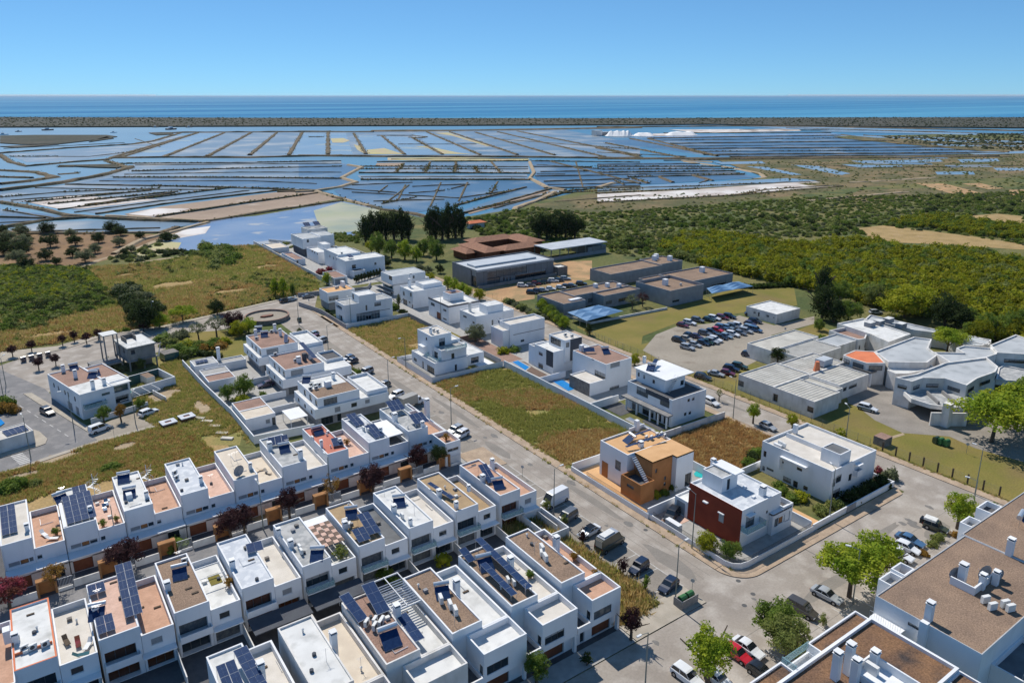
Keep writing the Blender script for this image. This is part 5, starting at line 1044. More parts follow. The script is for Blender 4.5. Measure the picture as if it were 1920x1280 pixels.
# big faceted hospital block
t = polybld('hospital_block', 'big faceted pale hospital block with membrane roof and canopy on the drive', 'hospital', 'E', [(820,672),(1000,640),(1245,545),(1600,500),(1700,580),(1675,625),(1520,680),(1430,740),(1240,680),(1055,675),(960,708)], 7, 'white2', 'membrane', .45)
n = len(t.q)
for i in range(n):
    L_ = (t.q[(i+1)%n]-t.q[i]).length
    if L_ > 3: wwin(t, i, .2, .75, 4.6, 5.5)
t = polybld('hospital_canopy', 'low faceted entrance canopy with brown roof panels on the hospital drive', 'canopy', 'E', [(880,785),(955,855),(1120,905),(1290,925),(1430,930),(1510,880),(1440,800),(1240,750),(1060,745)], 4.2, 'white2', 'grey_roof', .3, z0=3.2)
for a, c in (((1090,800),(1190,890)),((1220,795),(1340,890)),((1425,850),(1430,900))):
    p0, p1 = [P('E', *w_, 4.4).xy-t.o for w_ in (a, c)]; d = (p1-p0).normalized(); nn = Vector((-d.y,d.x))*.2
    b = MB(); b.prism([p0-nn,p1-nn,p1+nn,p0+nn], 4.0, 4.7, 'concrete'); b.build('roof_beam', t.root)
p = P('E', 1265, 1100).xy; a = P('E', 1115, 1085).xy; c = P('E', 1410, 1090).xy
wall('screen_wall', 'white screen wall with a thick pillar under the hospital canopy', [a, c], 3.2, 'white2', .4); b = MB(); b.box(p.x-.8,p.x+.8,p.y-.2,p.y+1.4,0,5.6,'white2'); tag(b.build('canopy_pillar'), 'thick square white pillar rising above the screen wall', 'pillar')
t = polybld('hospital_block', 'pale hospital block with ridged roof right behind the red roofed entrance', 'hospital', 'E', [(640,450),(975,325),(1130,345),(1100,420),(1180,480),(1090,545),(760,540)], 6.2, 'white2', 'membrane', .4)
t = polybld('hospital_entrance', 'hospital entrance with an orange red roof', 'hospital', 'E', [(370,480),(470,440),(640,450),(735,550),(570,550),(440,510)], 6.0, 'white2', 'salmon', .1)
for i in range(len(t.q)): wwin(t, i, .15, .85, 4.0, 5.3)
t = T('entrance_canopy', 'grey entrance porch with mesh screen under the red roof', 'canopy', tuple(P('E',600,755).xy)); t.slab(-.5,10,0,5,3.6,4.0,'stonewall','roof'); b = MB(); b.box(-.4,.2,0,.5,0,3.6,'white'); b.box(9.2,9.8,0,.5,0,3.6,'white'); b.build('posts', t.root); b = MB(); b.box(.2,9.2,1,1.2,0,3.5,'greywall'); b.build('screen', t.root)
t = polybld('hospital_link', 'low white roofed link between the hospital blocks', 'hospital', 'E', [(750,562),(1130,565),(1150,590),(1000,625),(930,640),(820,640),(750,610)], 4.6, 'white2', 'white_roof', .2)
t = polybld('hospital_block', 'pale hospital block behind the flat topped green tree', 'hospital', 'E', [(1145,455),(1400,460),(1340,420),(1400,400),(1640,420),(1690,470),(1600,500),(1290,545)], 6.6, 'white2', 'membrane', .4)
t = polybld('hospital_block', 'hospital block at the right edge with a broad low terrace', 'hospital', 'E', [(1630,395),(1850,305),(2000,360),(2050,480),(1690,460)], 7, 'white2', 'membrane', .4)
for i in range(len(t.q)): wwin(t, i, .2, .8, 4.4, 5.4)
t = polybld('hospital_block', 'low brown roofed terrace block at the right edge of the hospital', 'hospital', 'E', [(1680,690),(1700,590),(1740,565),(2000,620),(2000,710)], 4.0, 'white2', 'grey_roof', .3, z0=2.6)
t = polybld('hospital_block', 'long low hospital block with pale roofs along the orchard', 'hospital', 'E', [(555,175),(600,135),(1180,265),(1640,350),(1620,395),(1360,350),(1250,300),(980,265)], 4.6, 'white2', 'membrane', .4)
t = polybld('hospital_block', 'low white hospital block with sunken brown terrace and green windows', 'hospital', 'E', [(250,270),(400,240),(580,290),(560,340),(500,350)], 4.4, 'white2', 'gravel_pink', .9); wwin(t, 0, .2, .35, 1.4, 2.6); wwin(t, 1, .1, .3, 1.4, 2.6); wwin(t, 4, .2, .4, 1.2, 2.6)
t = polybld('hospital_block', 'low white hospital block with roof plant boxes beside the dark trees', 'hospital', 'E', [(320,210),(540,165),(860,270),(950,300),(760,370),(600,300),(400,235)], 5.0, 'white2', 'white_roof', .4)
for x, y in ((600,250),(680,235),(760,215),(870,260)): p = P('E', x, y, 4.6).xy-t.o; b = MB(); b.box(p.x,p.x+3,p.y,p.y+2,4.6,6,'greywall','white_roof'); b.build('roof_box', t.root)
t = polybld('hospital_block', 'white flat roofed hospital block behind the lime green tree', 'hospital', 'E', [(1360,330),(1500,320),(1640,370),(1560,400),(1400,395)], 4.6, 'white2', 'membrane', .2)
# ---- left quarter, turned to its own street
def TL(name, lb, cat, k, x, y, z, th): return T(name, lb, cat, tuple(P(k, x, y, z).xy), th)
t = TL('white_duplex', 'white two storey duplex with brown gravel roof and roof tanks in the left quarter', 'house', 'w', 570, 640, 6.2, 14.5)
t.box(0,7.4,0,20.0,6.2,par=.25,roof='gravel_pink',k='w',hy=[('t','L',4.6,6.4,4.4,5.0),('t','L',.6,4.6,2.6,3.4,.6),('g','L',3.6,5.6,.6,1.4)],hx=[('g','L',3,4,3.6,4.8),('g','L',7,8,3.6,4.8),('g','L',9,10,3.6,4.8),('g','L',13,14,3.6,4.8),('g','L',16,17,3.6,4.8),('s','L',2,4,.1,2.4),('s','L',6,9,.1,2.4)])
t.box(7.42,12.0,2.6,18.0,6.2,z0=0,par=.25,roof='gravel_pink',hy=[('t','L',7.8,11.6,3.2,4.8,.6),('g','L',8,11.4,.3,2.2,.8)]); t.slab(.3,11.6,.3,7.6,5.96,6.0,'white_roof','roof_half')
for x, y, h in ((380,370,1.6),(525,440,1.8),(735,565,1.8),(870,520,1.4)): t.ch('w', x, y, 5.9, h, .7)
t.heater('w',500,330,5.9,-10); t.heater('w',740,420,5.9,-40); t.heater('w',760,400,5.9,-10); t.bal('y',.4,5.2,0,1.1,2.6,1.0,'white','balglass')
b = MB()
for x in (12.2,14.6,17): b.box(x,x+.1,-2,3,2.7,2.8,'wframe')
b.box(7.6,17.1,-2.1,-2,2.7,2.8,'wframe'); b.box(7.6,17.1,3,3.1,2.7,2.8,'wframe'); b.build('pergola', t.root)
b = MB(); b.box(.2,13,-4.0,-3.8,0,1.4,'white'); b.box(17.2,17.4,-4,3,0,1.2,'white'); b.build('garden_wall', t.root)
t = TL('pool_court', 'white walled pool court with teal inner walls behind the duplex', 'walled court', 'w', 1190, 570, 2.4, 14.5)
b = MB(); b.box(0,11,0,.25,0,2.4,'white'); b.box(10.75,11,.25,9,0,2.4,'white'); b.box(0,11,9,9.25,0,2.4,'glass_teal','white'); b.build('court_wall', t.root); b = MB(); b.box(6,8,5,9,0,2.2,'white2','gravel'); b.build('pump_house', t.root); b = MB(); b.box(1,6,2,5,0.02,.06,'pool_turq'); b.build('pool', t.root); b = MB(); b.box(.3,3,.6,2.4,0,.3,'white'); b.build('sunshade', t.root)
t = TL('corner_plot', 'low white walled corner house with flat solar panels on its roof', 'house', 'r', 400, 425, 3, 14.5)
t.box(-14,0,0,6,3,par=.15,wall='white2',roof='offwhite_roof'); t.pv(-4.6,1.0,2.9,4,2,0,2,.1)
p = P('r', 10, 340); sheet('swimming_pool', W('r',[(-200,330),(0,290),(60,345),(0,385),(-200,420)]), .2, 'pool')
# unfinished concrete house
t = TL('unfinished_house', 'unfinished grey concrete house with bare columns and roof rails', 'house under construction', 'K', 840, 690, 6.4, 10)
t.box(.15,7.0,.15,10.5,6.2,z0=2.9,par=0,wall='concrete',roof='concrete',hy=[('k','L',.8,1.9,4.6,5.8,.5)],hx=[('k','L',3,4.4,4.4,5.8,.5)])
t.slab(-.2,7.4,-.2,10.8,6.25,6.6,'concrete','roof_slab','white_roof'); t.slab(-.2,7.4,-.2,10.8,2.6,2.85,'concrete','floor_slab')
b = MB()
for x in (0,3.6,6.9):
    for y in (0,5,10.3): b.box(x,x+.35,y,y+.35,0,2.6,'concrete')
b.build('columns', t.root); b = MB(); b.box(4.4,6.8,3,9,0,2.6,'concrete'); b.build('lower_wall', t.root)
for q in ((-.1,7.3,-.1),): b = rail(t, [(-.1,-.1),(7.3,-.1),(7.3,10.7),(-.1,10.7),(-.1,-.1)], 6.6, .9, 'pole', 1.2); b.build('roof_rail', t.root)
b = MB(); b.box(1.4,1.6,5,9,6.62,7.8,'stonewall'); b.box(1.4,4.2,9,9.2,6.62,7.8,'stonewall'); b.box(4.2,4.4,6,9.2,6.62,7.8,'stonewall'); b.build('roof_hut_walls', t.root)
b = MB(); b.box(-3.6,.2,7,11,9.0,9.25,'concrete','white_roof')
for x, y in ((-3.5,7.1),(-.2,7.1),(-3.5,10.7),(-.2,10.7)): b.box(x,x+.3,y,y+.3,0,9,'concrete')
b.build('stair_tower', t.root); b = MB(); b.box(-8,-1,2,8,2.4,2.7,'concrete'); 
for x in (-8,-4.5,-1.2):
    for y in (2.1,7.6): b.box(x,x+.3,y,y+.3,0,2.4,'concrete')
b.build('side_terrace', t.root); b = rail(t, [(-8,2),(-1,2)], 2.7, .9, 'brown_door', .8); b.build('terrace_rail', t.root)
b = MB()
for i in range(4): b.cyl((7.8,.2+i*.3,2.2),(8.8,.6+i*.3,6.4-.4*i),.05,'steel',n=4)
b.build('scaffold', t.root); b = MB(); b.box(9.5,13.5,1,5,0,2.2,'glass_teal','stonewall'); b.build('site_hut', t.root)
# ---- stone ring bed
c = P('i', 1503, 715).xy; t = empty('stone_ring', (*c,0), 0, 'round low stone walled bed with a boat shaped planter at its centre', 'planter'); b = MB(); n = 28; rr = 7.2
for i in range(n):
    a0, a1 = 2*math.pi*i/n, 2*math.pi*(i+1)/n; p = lambda r, a: (r*math.cos(a), r*math.sin(a))
    q = [p(rr,a0),p(rr,a1),p(rr-.5,a1),p(rr-.5,a0)]; b.prism(q, 0, 1.5, 'stonewall', 'gravel_pink')
b.build('ring_wall', t); b = MB(); b.prism([((rr-.5)*math.cos(2*math.pi*i/n),(rr-.5)*math.sin(2*math.pi*i/n)) for i in range(n)], 0, .9, 'gravel_lot'); b.build('gravel_bed', t); b = MB(); b.prism([(-2.2,0),(-1.2,-.8),(1.2,-.8),(2.2,0),(1.2,.8),(-1.2,.8)], .9, 1.4, 'brown_door'); b.build('inner_planter', t)
# ---- apartment blocks at the lower right
G6 = 'gravel roofed apartment blocks at the lower right'
t = T('apartment_block', 'gravel roofed apartment block with blue shaded end wall and three chimneys', 'apartment block', (86.6,27.6), 0, G6)
t.box(0,24,0.3,13.2,9.0,par=.12,roof='gravel',th=.12,rim='coping',k='s',hx=[('g',800,710,925,815)],hy=[('g','L',3,4,1,3),('g','L',6.2,8,4,5.4),('g','L',6.2,8,1,2.4)])
t.box(4.2,7.2,13.22,15.2,8.6,par=.9,roof='patio'); t.box(7.22,9.8,13.22,15.2,9.0,par=1.4,roof='gravel_pink'); t.slab(-1.4,-.02,9,13,6.4,6.55,'white','balcony_slab')
b = rail(t, [(-1.4,13),(-1.4,9)], 6.55, 1.0, 'wframe', .3); b.build('balcony_rail', t.root)
for x, y, h, w_ in ((1290,350,2.6,.9),(1475,410,2.0,.7),(1600,370,1.8,.7),(985,700,2.4,.8)): t.ch('s', x, y, 8.9, h, w_)
t.slab(-.7,-.02,6.3,7.2,0,9.4,'white','flue'); dish(t,'s',1230,330,8.9,150,1.0); dish(t,'s',1490,330,8.9,160,1.1); dish(t,'s',1625,330,8.9,160,.8)
for x, y in ((1510,540),(1575,605),(1740,620),(1690,580)): t.ac('s', x, y, 8.9, 160, 1.3)
b = MB(); p = t.at('s',1400,470,8.9); q = t.at('s',1870,660,8.9); b.box(p[0],q[0]+6,p[1]-.1,p[1]+.15,8.9,10.0,'white'); b.box(p[0],p[0]+.2,p[1]+.15,p[1]+3,8.9,10,'white'); b.build('roof_parapet', t.root)
t.box(3.4,12,-9,.28,6.0,par=.9,roof='dkgrey_roof'); b = rail(t, [(3.5,-8.9),(3.5,-3)], 6.0, .8, 'wframe', .3); b.build('terrace_rail', t.root)
t = T('apartment_block', 'gravel roofed apartment block at the right edge behind the green pickup', 'apartment block', (110.7,27.6), 0, G6)
t.box(0,26,0.3,13.6,9.0,par=.12,roof='gravel',th=.12,rim='coping'); t.box(3.8,6.8,13.62,15.6,8.6,par=.9,roof='patio'); t.box(10,13.6,13.62,16,8.8,par=.9,roof='patio_dark')
for x, y, h, w_ in ((1790,640,2.4,.8),): t.ch('H', x, y, 8.9, h, w_)
t.heater('H',1890,380,8.9,10,sc=1.3)
t = T('apartment_block', 'apartment block with white rimmed dark stained gravel roof and four chimneys', 'apartment block', (60,26), 0, G6)
t.box(0,22.2,2.4,13.0,9.0,par=.45,roof='gravel_dark',th=.35); t.box(12,22.2,13.02,15.0,8.6,par=.3,roof='gravel_dark'); t.box(1,6.8,13.02,15.0,8.6,par=.3,roof='gravel_dark'); t.box(6.82,11.98,13.02,14.8,7.6,par=.5,roof='white_roof'); t.box(19.5,22.4,-1,2.38,8.6,par=.3,roof='gravel_dark')
for x, y, h in ((125,1240,3.4),(240,1190,3.8),(300,1280,3.0),(475,1160,2.4)): t.ch('s', x, y, 8.6, h, .8)
b = MB(); p = t.at('s',430,1120,8.6); b.box(p[0],p[0]+.2,p[1]-6,p[1],8.6,10.4,'white'); b.box(p[0]-3,p[0],p[1]-.2,p[1],8.6,10.2,'white'); b.box(p[0]-3,p[0],p[1]-6,p[1]-.2,8.6,9.4,'white'); b.build('roof_plant_room', t.root); t.ac('s',460,1195,9.2,90,1.6)
b = MB(); q = t.at('s',420,640,9); b.box(6.8,6.95,13,14.9,8.2,9.3,'balglass'); b.box(6.9,12,14.8,14.9,8.0,9.0,'balglass'); b.build('glass_screen', t.root)
wall('boundary_wall', 'concrete planter wall along the parking below the apartment blocks', [(60,43.2),(86,43.4)], .8, 'concrete'); wall('boundary_wall', 'low concrete wall before the far apartment block', [(88,43.3),(110,43.4)], .6, 'concrete')
# salt heaps and works on the pans
for j, (pts, h, lb) in enumerate((([(35,228),(65,208),(100,200),(130,203),(165,228)],0,'largest white salt heap beside the salt works'),([(170,228),(190,212),(225,208),(245,226)],0,'flat pale salt heap in the middle of the salt works'),([(310,226),(325,205),(390,204),(440,222)],0,'long white salt heap at the right of the salt works'))):
    a = P('o', pts[0][0], pts[0][1]); c = P('o', pts[-1][0], pts[-1][1]); d = c-a; L_ = d.length; d.normalize(); n = Vector((-d.y,d.x,0)); b = MB(); N_ = 14; H_ = (8.5,5,6)[j]
    for i in range(N_+1):
        s = i/N_; hh = H_*min(1,2.6*math.sin(math.pi*s)**1.3)*(.8+.3*random.random()); p = a+d*(L_*s)
        for q, z in ((-22,0),(-7,1),(7,1),(22,0)): e = p+n*(q*(.4+.6*math.sin(math.pi*s))); b.v.append((e.x,e.y,hh*z))
    for i in range(N_):
        for k_ in range(3): b.f.append((i*4+k_,i*4+k_+1,i*4+k_+5,i*4+k_+4)); b.m.append(b.mi('salt'))
    tag(b.build('salt_heap'), lb, 'salt heap')
p = P('o', 22, 226); t = T('salt_works', 'small dark and white works building beside the salt heaps', 'building', (p.x,p.y)); t.box(-14,0,0,14,9,par=0,wall='white2',roof='metalroof'); t.box(.2,22,0,12,6,par=0,wall='metalclad',roof='metalroof')
# boats on the lagoon
def boat(k, x, y, L_, rz, m, lb):
    p = P(k, x, y, -.5); t = empty('boat', (p.x,p.y,-.5), rz, lb, 'boat', 'boats on the lagoon'); b = MB(); w_ = L_*.16
    q0 = [(-L_/2,-w_),(L_*.2,-w_),(L_/2,0),(L_*.2,w_),(-L_/2,w_)]; b.prism(q0, 0, L_*.12, m, 'white_roof'); b.build('hull', t)
    b = MB(); b.box(-L_*.25,L_*.08,-w_*.6,w_*.6,L_*.12,L_*.26,'white'); b.build('cabin', t); b = MB(); b.box(-L_*.2,L_*.09,-w_*.62,w_*.62,L_*.17,L_*.22,'glass'); b.build('windscreen', t); b = MB(); b.cyl((-.05*L_,0,L_*.26),(-.05*L_,0,L_*.5),.15,'pole',n=4); b.build('mast', t)
boat('m',270,254,22,.2,'dkwall','dark hulled boat on the left of the lagoon'); boat('m',966,250,26,.5,'dkwall','dark boat right below the barrier island in the middle left'); boat('m',640,268,12,.1,'white','tiny white boat near the lagoon mudflat'); boat('m',20,280,16,0,'white','white boat by the left mudflat'); boat('m',105,262,12,.4,'dkwall','little boat left of the large dark boat'); boat('m',876,238,14,0,'dkwall','small boat close under the barrier island'); boat('m',1064,238,14,0,'dkwall','small boat right of the dark boat by the island')
# ================================================================ VEHICLES
for n_, c_ in dict(c_white=(.72,.73,.74),c_silver=(.36,.38,.40),c_grey=(.13,.14,.155),c_black=(.012,.013,.016),c_navy=(.010,.020,.05),c_blue=(.06,.13,.24),c_ltblue=(.20,.28,.36),c_red=(.50,.012,.02),c_dkred=(.13,.008,.018),c_olive=(.05,.055,.035),c_brown=(.065,.058,.05),c_green=(.02,.05,.035),c_cream=(.42,.38,.31),c_purple=(.05,.03,.07)).items():
    M(n_, c_, rough=.28, spec=.6); MATS[n_].node_tree.nodes['Principled BSDF'].inputs['Coat Weight'].default_value = .6
M('tyre', (.015,.015,.016), rough=.8); M('rim', (.35,.36,.38), rough=.35, metal=.7); M('headlight', (.6,.62,.65), rough=.15); M('taillight', (.35,.01,.01), rough=.2); M('carglass', (.015,.02,.026), rough=.06, spec=.9)
M('rooftop_black', (.012,.013,.016), rough=.3)
KCAR = {}
def carkind(kind, L_, Wd, H, belt, nose, ws, roof0, roof1, tail, wheel=.32, gap=.02):
    """nose..tail: x of hood end, base of windscreen, roof front, roof rear, foot of rear glass; x runs to the front"""
    h = L_/2; w = Wd/2; b = MB(); st = [(-h,.45,belt-.12,.86),(-h+.12,.28,belt,.94),(tail,.22,belt+.02,1),(roof1,.22,belt+.02,1),(0,.22,belt,1),(ws,.22,belt-.02,1),(nose,.24,belt-.16,.97),(h-.12,.3,belt-.3,.88),(h,.45,belt-.42,.74)]
    if kind in ('van','box','smallvan'): pass
    n = len(st)
    for x, z0, z1, k in st: b.v += [(x,-w*k,z0+.12),(x,-w*k,(z0+z1)/2),(x,-w*k*.96,z1-.06),(x,-w*k*.88,z1),(x,w*k*.88,z1),(x,w*k*.96,z1-.06),(x,w*k,(z0+z1)/2),(x,w*k,z0+.12),(x,w*k*.8,z0),(x,-w*k*.8,z0)]
    for i in range(n-1):
        for j in range(10): a = i*10+j; c = i*10+(j+1)%10; b.f.append((a,c,c+10,a+10)); b.m.append(b.mi('c_white'))
    b.f.append(tuple(range(10))); b.m.append(0); b.f.append(tuple((n-1)*10+j for j in range(10))); b.m.append(0)
    # wheel arches
    rx = (h-.85 if L_ < 5 else h-1.0); wx = (rx, -h+.80)
    for x in wx:
        for s in (-1,1): b.cyl((x,s*(w-.02),wheel),(x,s*(w+.012),wheel),wheel+.07,'tyre',n=12)
    # roof and pillars
    tw = w*.76; z1 = H-.05; rf = [(roof1-.05,z1-.03),(roof1+.25,z1+.03),((roof0+roof1)/2,H+.0),(roof0-.2,z1+.03),(roof0+.03,z1-.04)]
    for i in range(4):
        (xa,za),(xb,zb) = rf[i], rf[i+1]; b.poly([(xa,-tw,za),(xb,-tw,zb),(xb,tw,zb),(xa,tw,za)],'c_white'); b.poly([(xa,-tw,za),(xb,-tw,zb),(xb,-tw-.03,zb-.07),(xa,-tw-.03,za-.07)],'c_white'); b.poly([(xa,tw,za),(xb,tw,zb),(xb,tw+.03,zb-.07),(xa,tw+.03,za-.07)],'c_white')
    for s in (-1,1):
        for xa, xb in ((ws-.02,roof0),((ws+tail)/2,(roof0+roof1)/2),(tail,roof1)):
            b.poly([(xa-.05,s*(w*.90),belt),(xa+.06,s*(w*.90),belt),(xb+.06,s*(tw+.035),z1-.05),(xb-.05,s*(tw+.035),z1-.05)],'c_white')
    body = b.mesh('body')
    b = MB(); g0 = [(tail,-w*.88,belt),(ws,-w*.88,belt),(ws,w*.88,belt),(tail,w*.88,belt)]; g1 = [(roof1,-tw,z1-.05),(roof0,-tw,z1-.05),(roof0,tw,z1-.05),(roof1,tw,z1-.05)]
    gl = []
    for i in range(4):
        j = (i+1)%4; bb = MB(); bb.poly([g0[i],g0[j],g1[j],g1[i]],'carglass'); gl.append(bb.mesh(('side_window','windscreen','side_window','rear_window')[i]))
    b = MB(); b.cyl((0,-.1,0),(0,.1,0),wheel,'tyre',n=14); wh = b.mesh('wheel'); b = MB(); b.cyl((0,-.112,0),(0,.112,0),wheel*.6,'rim',n=8); rim = b.mesh('rim')
    b = MB(); b.box(-.06,.06,-.2,.2,-.07,.07,'headlight'); hl = b.mesh('headlight'); b = MB(); b.box(-.05,.05,-.14,.14,-.1,.1,'taillight'); tl = b.mesh('taillight')
    KCAR[kind] = (body, gl, wh, rim, hl, tl, L_, Wd, belt, wx, wheel)
carkind('hatch',4.05,1.74,1.48,.92,1.15,.72,.15,-1.45,-1.85)
carkind('sedan',4.6,1.8,1.43,.92,1.25,.80,.15,-1.05,-1.75,.33)
carkind('suv',4.5,1.86,1.66,1.02,1.30,.85,.30,-1.80,-2.1,.36)
carkind('mpv',4.5,1.84,1.82,1.05,1.45,1.15,.55,-1.95,-2.15,.34)
carkind('van',5.9,2.05,2.6,1.25,2.25,2.05,1.35,-2.8,-2.88,.36)
carkind('smallvan',4.4,1.82,1.88,1.10,1.45,1.2,.65,-2.05,-2.12,.33)
carkind('jeep',3.9,1.7,1.75,1.05,.95,.65,.40,-1.6,-1.8,.38)
def car(kind, col, k, x, y, rz, label, group=None, z=0.02, extra=None, cat='car', top=None):
    body, gl, wh, rim, hl, tl, L_, Wd, belt, wx, wr = KCAR[kind]
    p = P(k, x, y, .5) if not isinstance(k, tuple) else Vector((*k, 0))
    t = empty('parked_van' if kind in ('van','smallvan') else 'parked_car', (p.x, p.y, z), R(rz), label, cat, group)
    o = put('body', body, t); 
    o.material_slots[0].link = 'OBJECT'; o.material_slots[0].material = MATS[col]
    for i, g in enumerate(gl):
        if kind == 'van' and i != 1 or (kind == 'smallvan' and i == 3): 
            q = put('side_panel', g, t); q.material_slots[0].link = 'OBJECT'; q.material_slots[0].material = MATS[col]
        else: put(('side_window','windscreen','side_window','rear_window')[i], g, t)
    for xx in wx:
        for s in (-1,1): q = put('wheel', wh, t, (xx, s*(Wd/2-.09), wr)); put('rim', rim, q)
    for s in (-1,1): put('headlight', hl, t, (L_/2-.07, s*Wd*.33, belt-.45)); put('taillight', tl, t, (-L_/2+.05, s*Wd*.36, belt-.2))
    return t
GB = 'cars in the bays along the main street'
car('van','c_white','c',575,190,188,'tall white cargo van with its nose to the end terrace',GB,cat='van')
car('mpv','c_grey','c',650,288,192,'grey people carrier just below the white van',GB)
t = car('sedan','c_white','c',782,372,186,'white car with a black bonnet and roof below the grey people carrier',GB)
b = MB(); b.box(-1.0,.2,-.66,.66,1.42,1.45,'rooftop_black'); b.build('black_roof', t)
t = car('van','c_olive','c',908,445,8,'dark camper van with pale boxes and a rack on its roof',GB,cat='van'); b = MB(); b.box(-2.6,1.2,-.8,.8,2.62,2.72,'steel'); b.box(-2.2,.4,-.6,.6,2.73,2.95,'acwhite'); b.box(-2.9,-2.4,-.7,.7,1.2,2.4,'cream_tile'); b.build('roof_load', t)
car('jeep','c_navy','c',1080,590,190,'short dark blue off roader with silver sills',GB); car('hatch','c_navy','c',1258,695,192,'dark navy hatchback with a white sunshade in its windscreen',GB)
car('hatch','c_ltblue','M',258,150,196,'pale blue hatchback, farthest of three cars below the junction',GB); car('hatch','c_dkred','M',268,185,196,'dark red hatchback between the pale blue and silver cars',GB); car('suv','c_silver','M',338,218,196,'silver car nearest of three below the junction',GB)
car('hatch','c_blue','M',625,400,196,'blue hatchback partly behind the dark green blue one',GB); car('hatch','c_navy','M',662,432,196,'dark blue green hatchback beside the shrubs of the tall houses',GB)
car('mpv','c_silver','M',810,545,196,'silver people carrier with dark glass beside the flowering shrubs',GB); car('hatch','c_grey','M',995,678,196,'dark slate hatchback alone before the lamp post',GB); car('suv','c_white','M',1125,788,196,'white crossover behind the box truck',GB)
car('suv','c_silver','M',1738,1155,196,'silver crossover beside the tall lamp near the row end',GB); car('suv','c_white','M',1800,1200,196,'white crossover nearest the end of the upper row',GB)
def truck():
    p = P('M',1285,900); t = empty('box_truck', (p.x,p.y,.02), R(12), 'cream box truck with white cab parked in the street bays', 'truck')
    b = MB(); b.box(-3.2,1.3,-1.05,1.05,.9,3.1,'c_cream'); b.build('cargo_box', t); b = MB(); b.box(-3.1,3.0,-.5,.5,.55,.85,'frame'); b.build('chassis', t)
    b = MB(); q = [(1.45,.5),(3.5,.5),(3.5,1.25),(2.75,1.35),(2.2,2.25),(1.45,2.3)]
    for s in (-.95,.95): b.poly([(x,s,z) for x,z in q],'c_white')
    for i in range(6): (xa,za),(xb,zb) = q[i], q[(i+1)%6]; b.poly([(xa,-.95,za),(xb,-.95,zb),(xb,.95,zb),(xa,.95,za)],'c_white')
    b.build('cab', t); b = MB(); b.poly([(2.78,-.85,1.38),(2.78,.85,1.38),(2.26,.8,2.2),(2.26,-.8,2.2)],'carglass'); b.build('windscreen', t)
    for s in (-1,1): b = MB(); b.box(1.7,2.3,s*.96-.01,s*.96+.01,1.3,2.0,'carglass'); b.build('side_window', t)
    for x in (2.7,-2.0):
        for s in (-1,1): q = put('wheel', KCAR['van'][2], t, (x,s*.9,.36)); put('rim', KCAR['van'][3], q)
    for s in (-1,1): put('headlight', KCAR['van'][4], t, (3.48,s*.7,.85))
    b = MB(); b.box(1.31,1.34,-1.05,1.05,.9,3.1,'coping'); b.build('box_front', t)
truck()
car('suv','c_black','I',355,920,10,'black car parked under the young trees at the bend'); car('hatch','c_ltblue','I',432,905,10,'pale blue hatchback next to the black car at the bend'); car('sedan','c_grey','I',625,868,355,'grey saloon at the kerb beyond the bend')
car('suv','c_black','w',188,845,-70,'black car on the road beside the white duplex'); car('smallvan','c_white','w',812,1050,22,'small white van at the corner of the pale pavement',cat='van'); car('suv','c_white','w',1400,855,24,'white crossover on the pale gravel strip below the duplex')
car('hatch','c_silver','u',258,125,-92,'silver hatchback on the hospital street beside the rusty grass'); car('hatch','c_purple','u',618,250,-92,'dark car seen just over the box villa roof plants'); car('suv','c_white','h',160,462,-92,'white car half hidden behind the canopy villa')
car('suv','c_black','c',1278,272,200,'black crossover on the driveway between the orange and red villas'); car('hatch','c_purple','F',1010,775,180,'dark purple car in the court behind the tall houses')
GA = 'cars in the bays below the apartment blocks'
t = car('jeep','c_olive','H',1165,405,-80,'dark green pickup with white sacks on its load bed',GA,cat='pickup'); b = MB(); b.box(-1.9,.0,-.7,.7,1.6,2.0,'acwhite'); b.box(-2.5,-1.9,-.6,.6,.6,1.5,'rooftop_black'); b.build('load', t)
car('sedan','c_blue','H',945,515,-84,'metallic blue coupe between the pickup and the white cars',GA); car('hatch','c_white','H',920,580,-84,'boxy old white hatchback beside the blue coupe',GA); car('suv','c_white','H',848,640,-84,'rounded white car nearest the big green tree',GA)
car('sedan','c_silver','H',230,985,-84,'silver car half under the big green tree',GA); car('mpv','c_brown','S',1650,300,-84,'brown grey people carrier below the silver car',GA)
car('sedan','c_white','S',1165,645,-86,'white car right beside the bright red one',GA); car('hatch','c_red','S',1070,700,-86,'bright red hatchback in the bays',GA); car('suv','c_white','S',620,905,-86,'white car almost hidden under the lowest tree',GA); car('hatch','c_white','S',900,930,-86,'white car behind the lowest tree toward the block',GA); car('hatch','c_black','S',1290,870,-86,'dark car tucked under the parapet of the near block',GA)
t = car('suv','c_white','E',580,940,-78,'white patrol car with green stripe on the hospital drive',None); b = MB(); b.box(-2.2,1.9,-.945,-.935,.5,.8,'c_green'); b.box(-2.2,1.9,.935,.945,.5,.8,'c_green'); b.build('green_stripe', t)
car('suv','c_silver','E',650,118,-30,'silver car at the edge of the orchard'); car('hatch','c_ltblue','E',1420,295,-30,'pale car under the dark tree behind the hospital'); car('hatch','c_white','E',1585,325,-30,'white car in the shade by the far hospital roof'); car('hatch','c_black','E',1370,290,-40,'dark car under the dark tree behind the hospital')
GP = 'cars in the gravel car park'
ORD = ['first','second','third','fourth','fifth','sixth','seventh','eighth','ninth','tenth','eleventh','twelfth']
ORD16 = ORD+['thirteenth','fourteenth','fifteenth','sixteenth','seventeenth']
def row(nm, rz, lst, k='D', g=GP):
    for i, (kd, c, x, y, w_) in enumerate(lst):
        car(kd, c, k, x, y, rz, '%s, %s from left in %s' % (w_, ORD[i], nm), g)
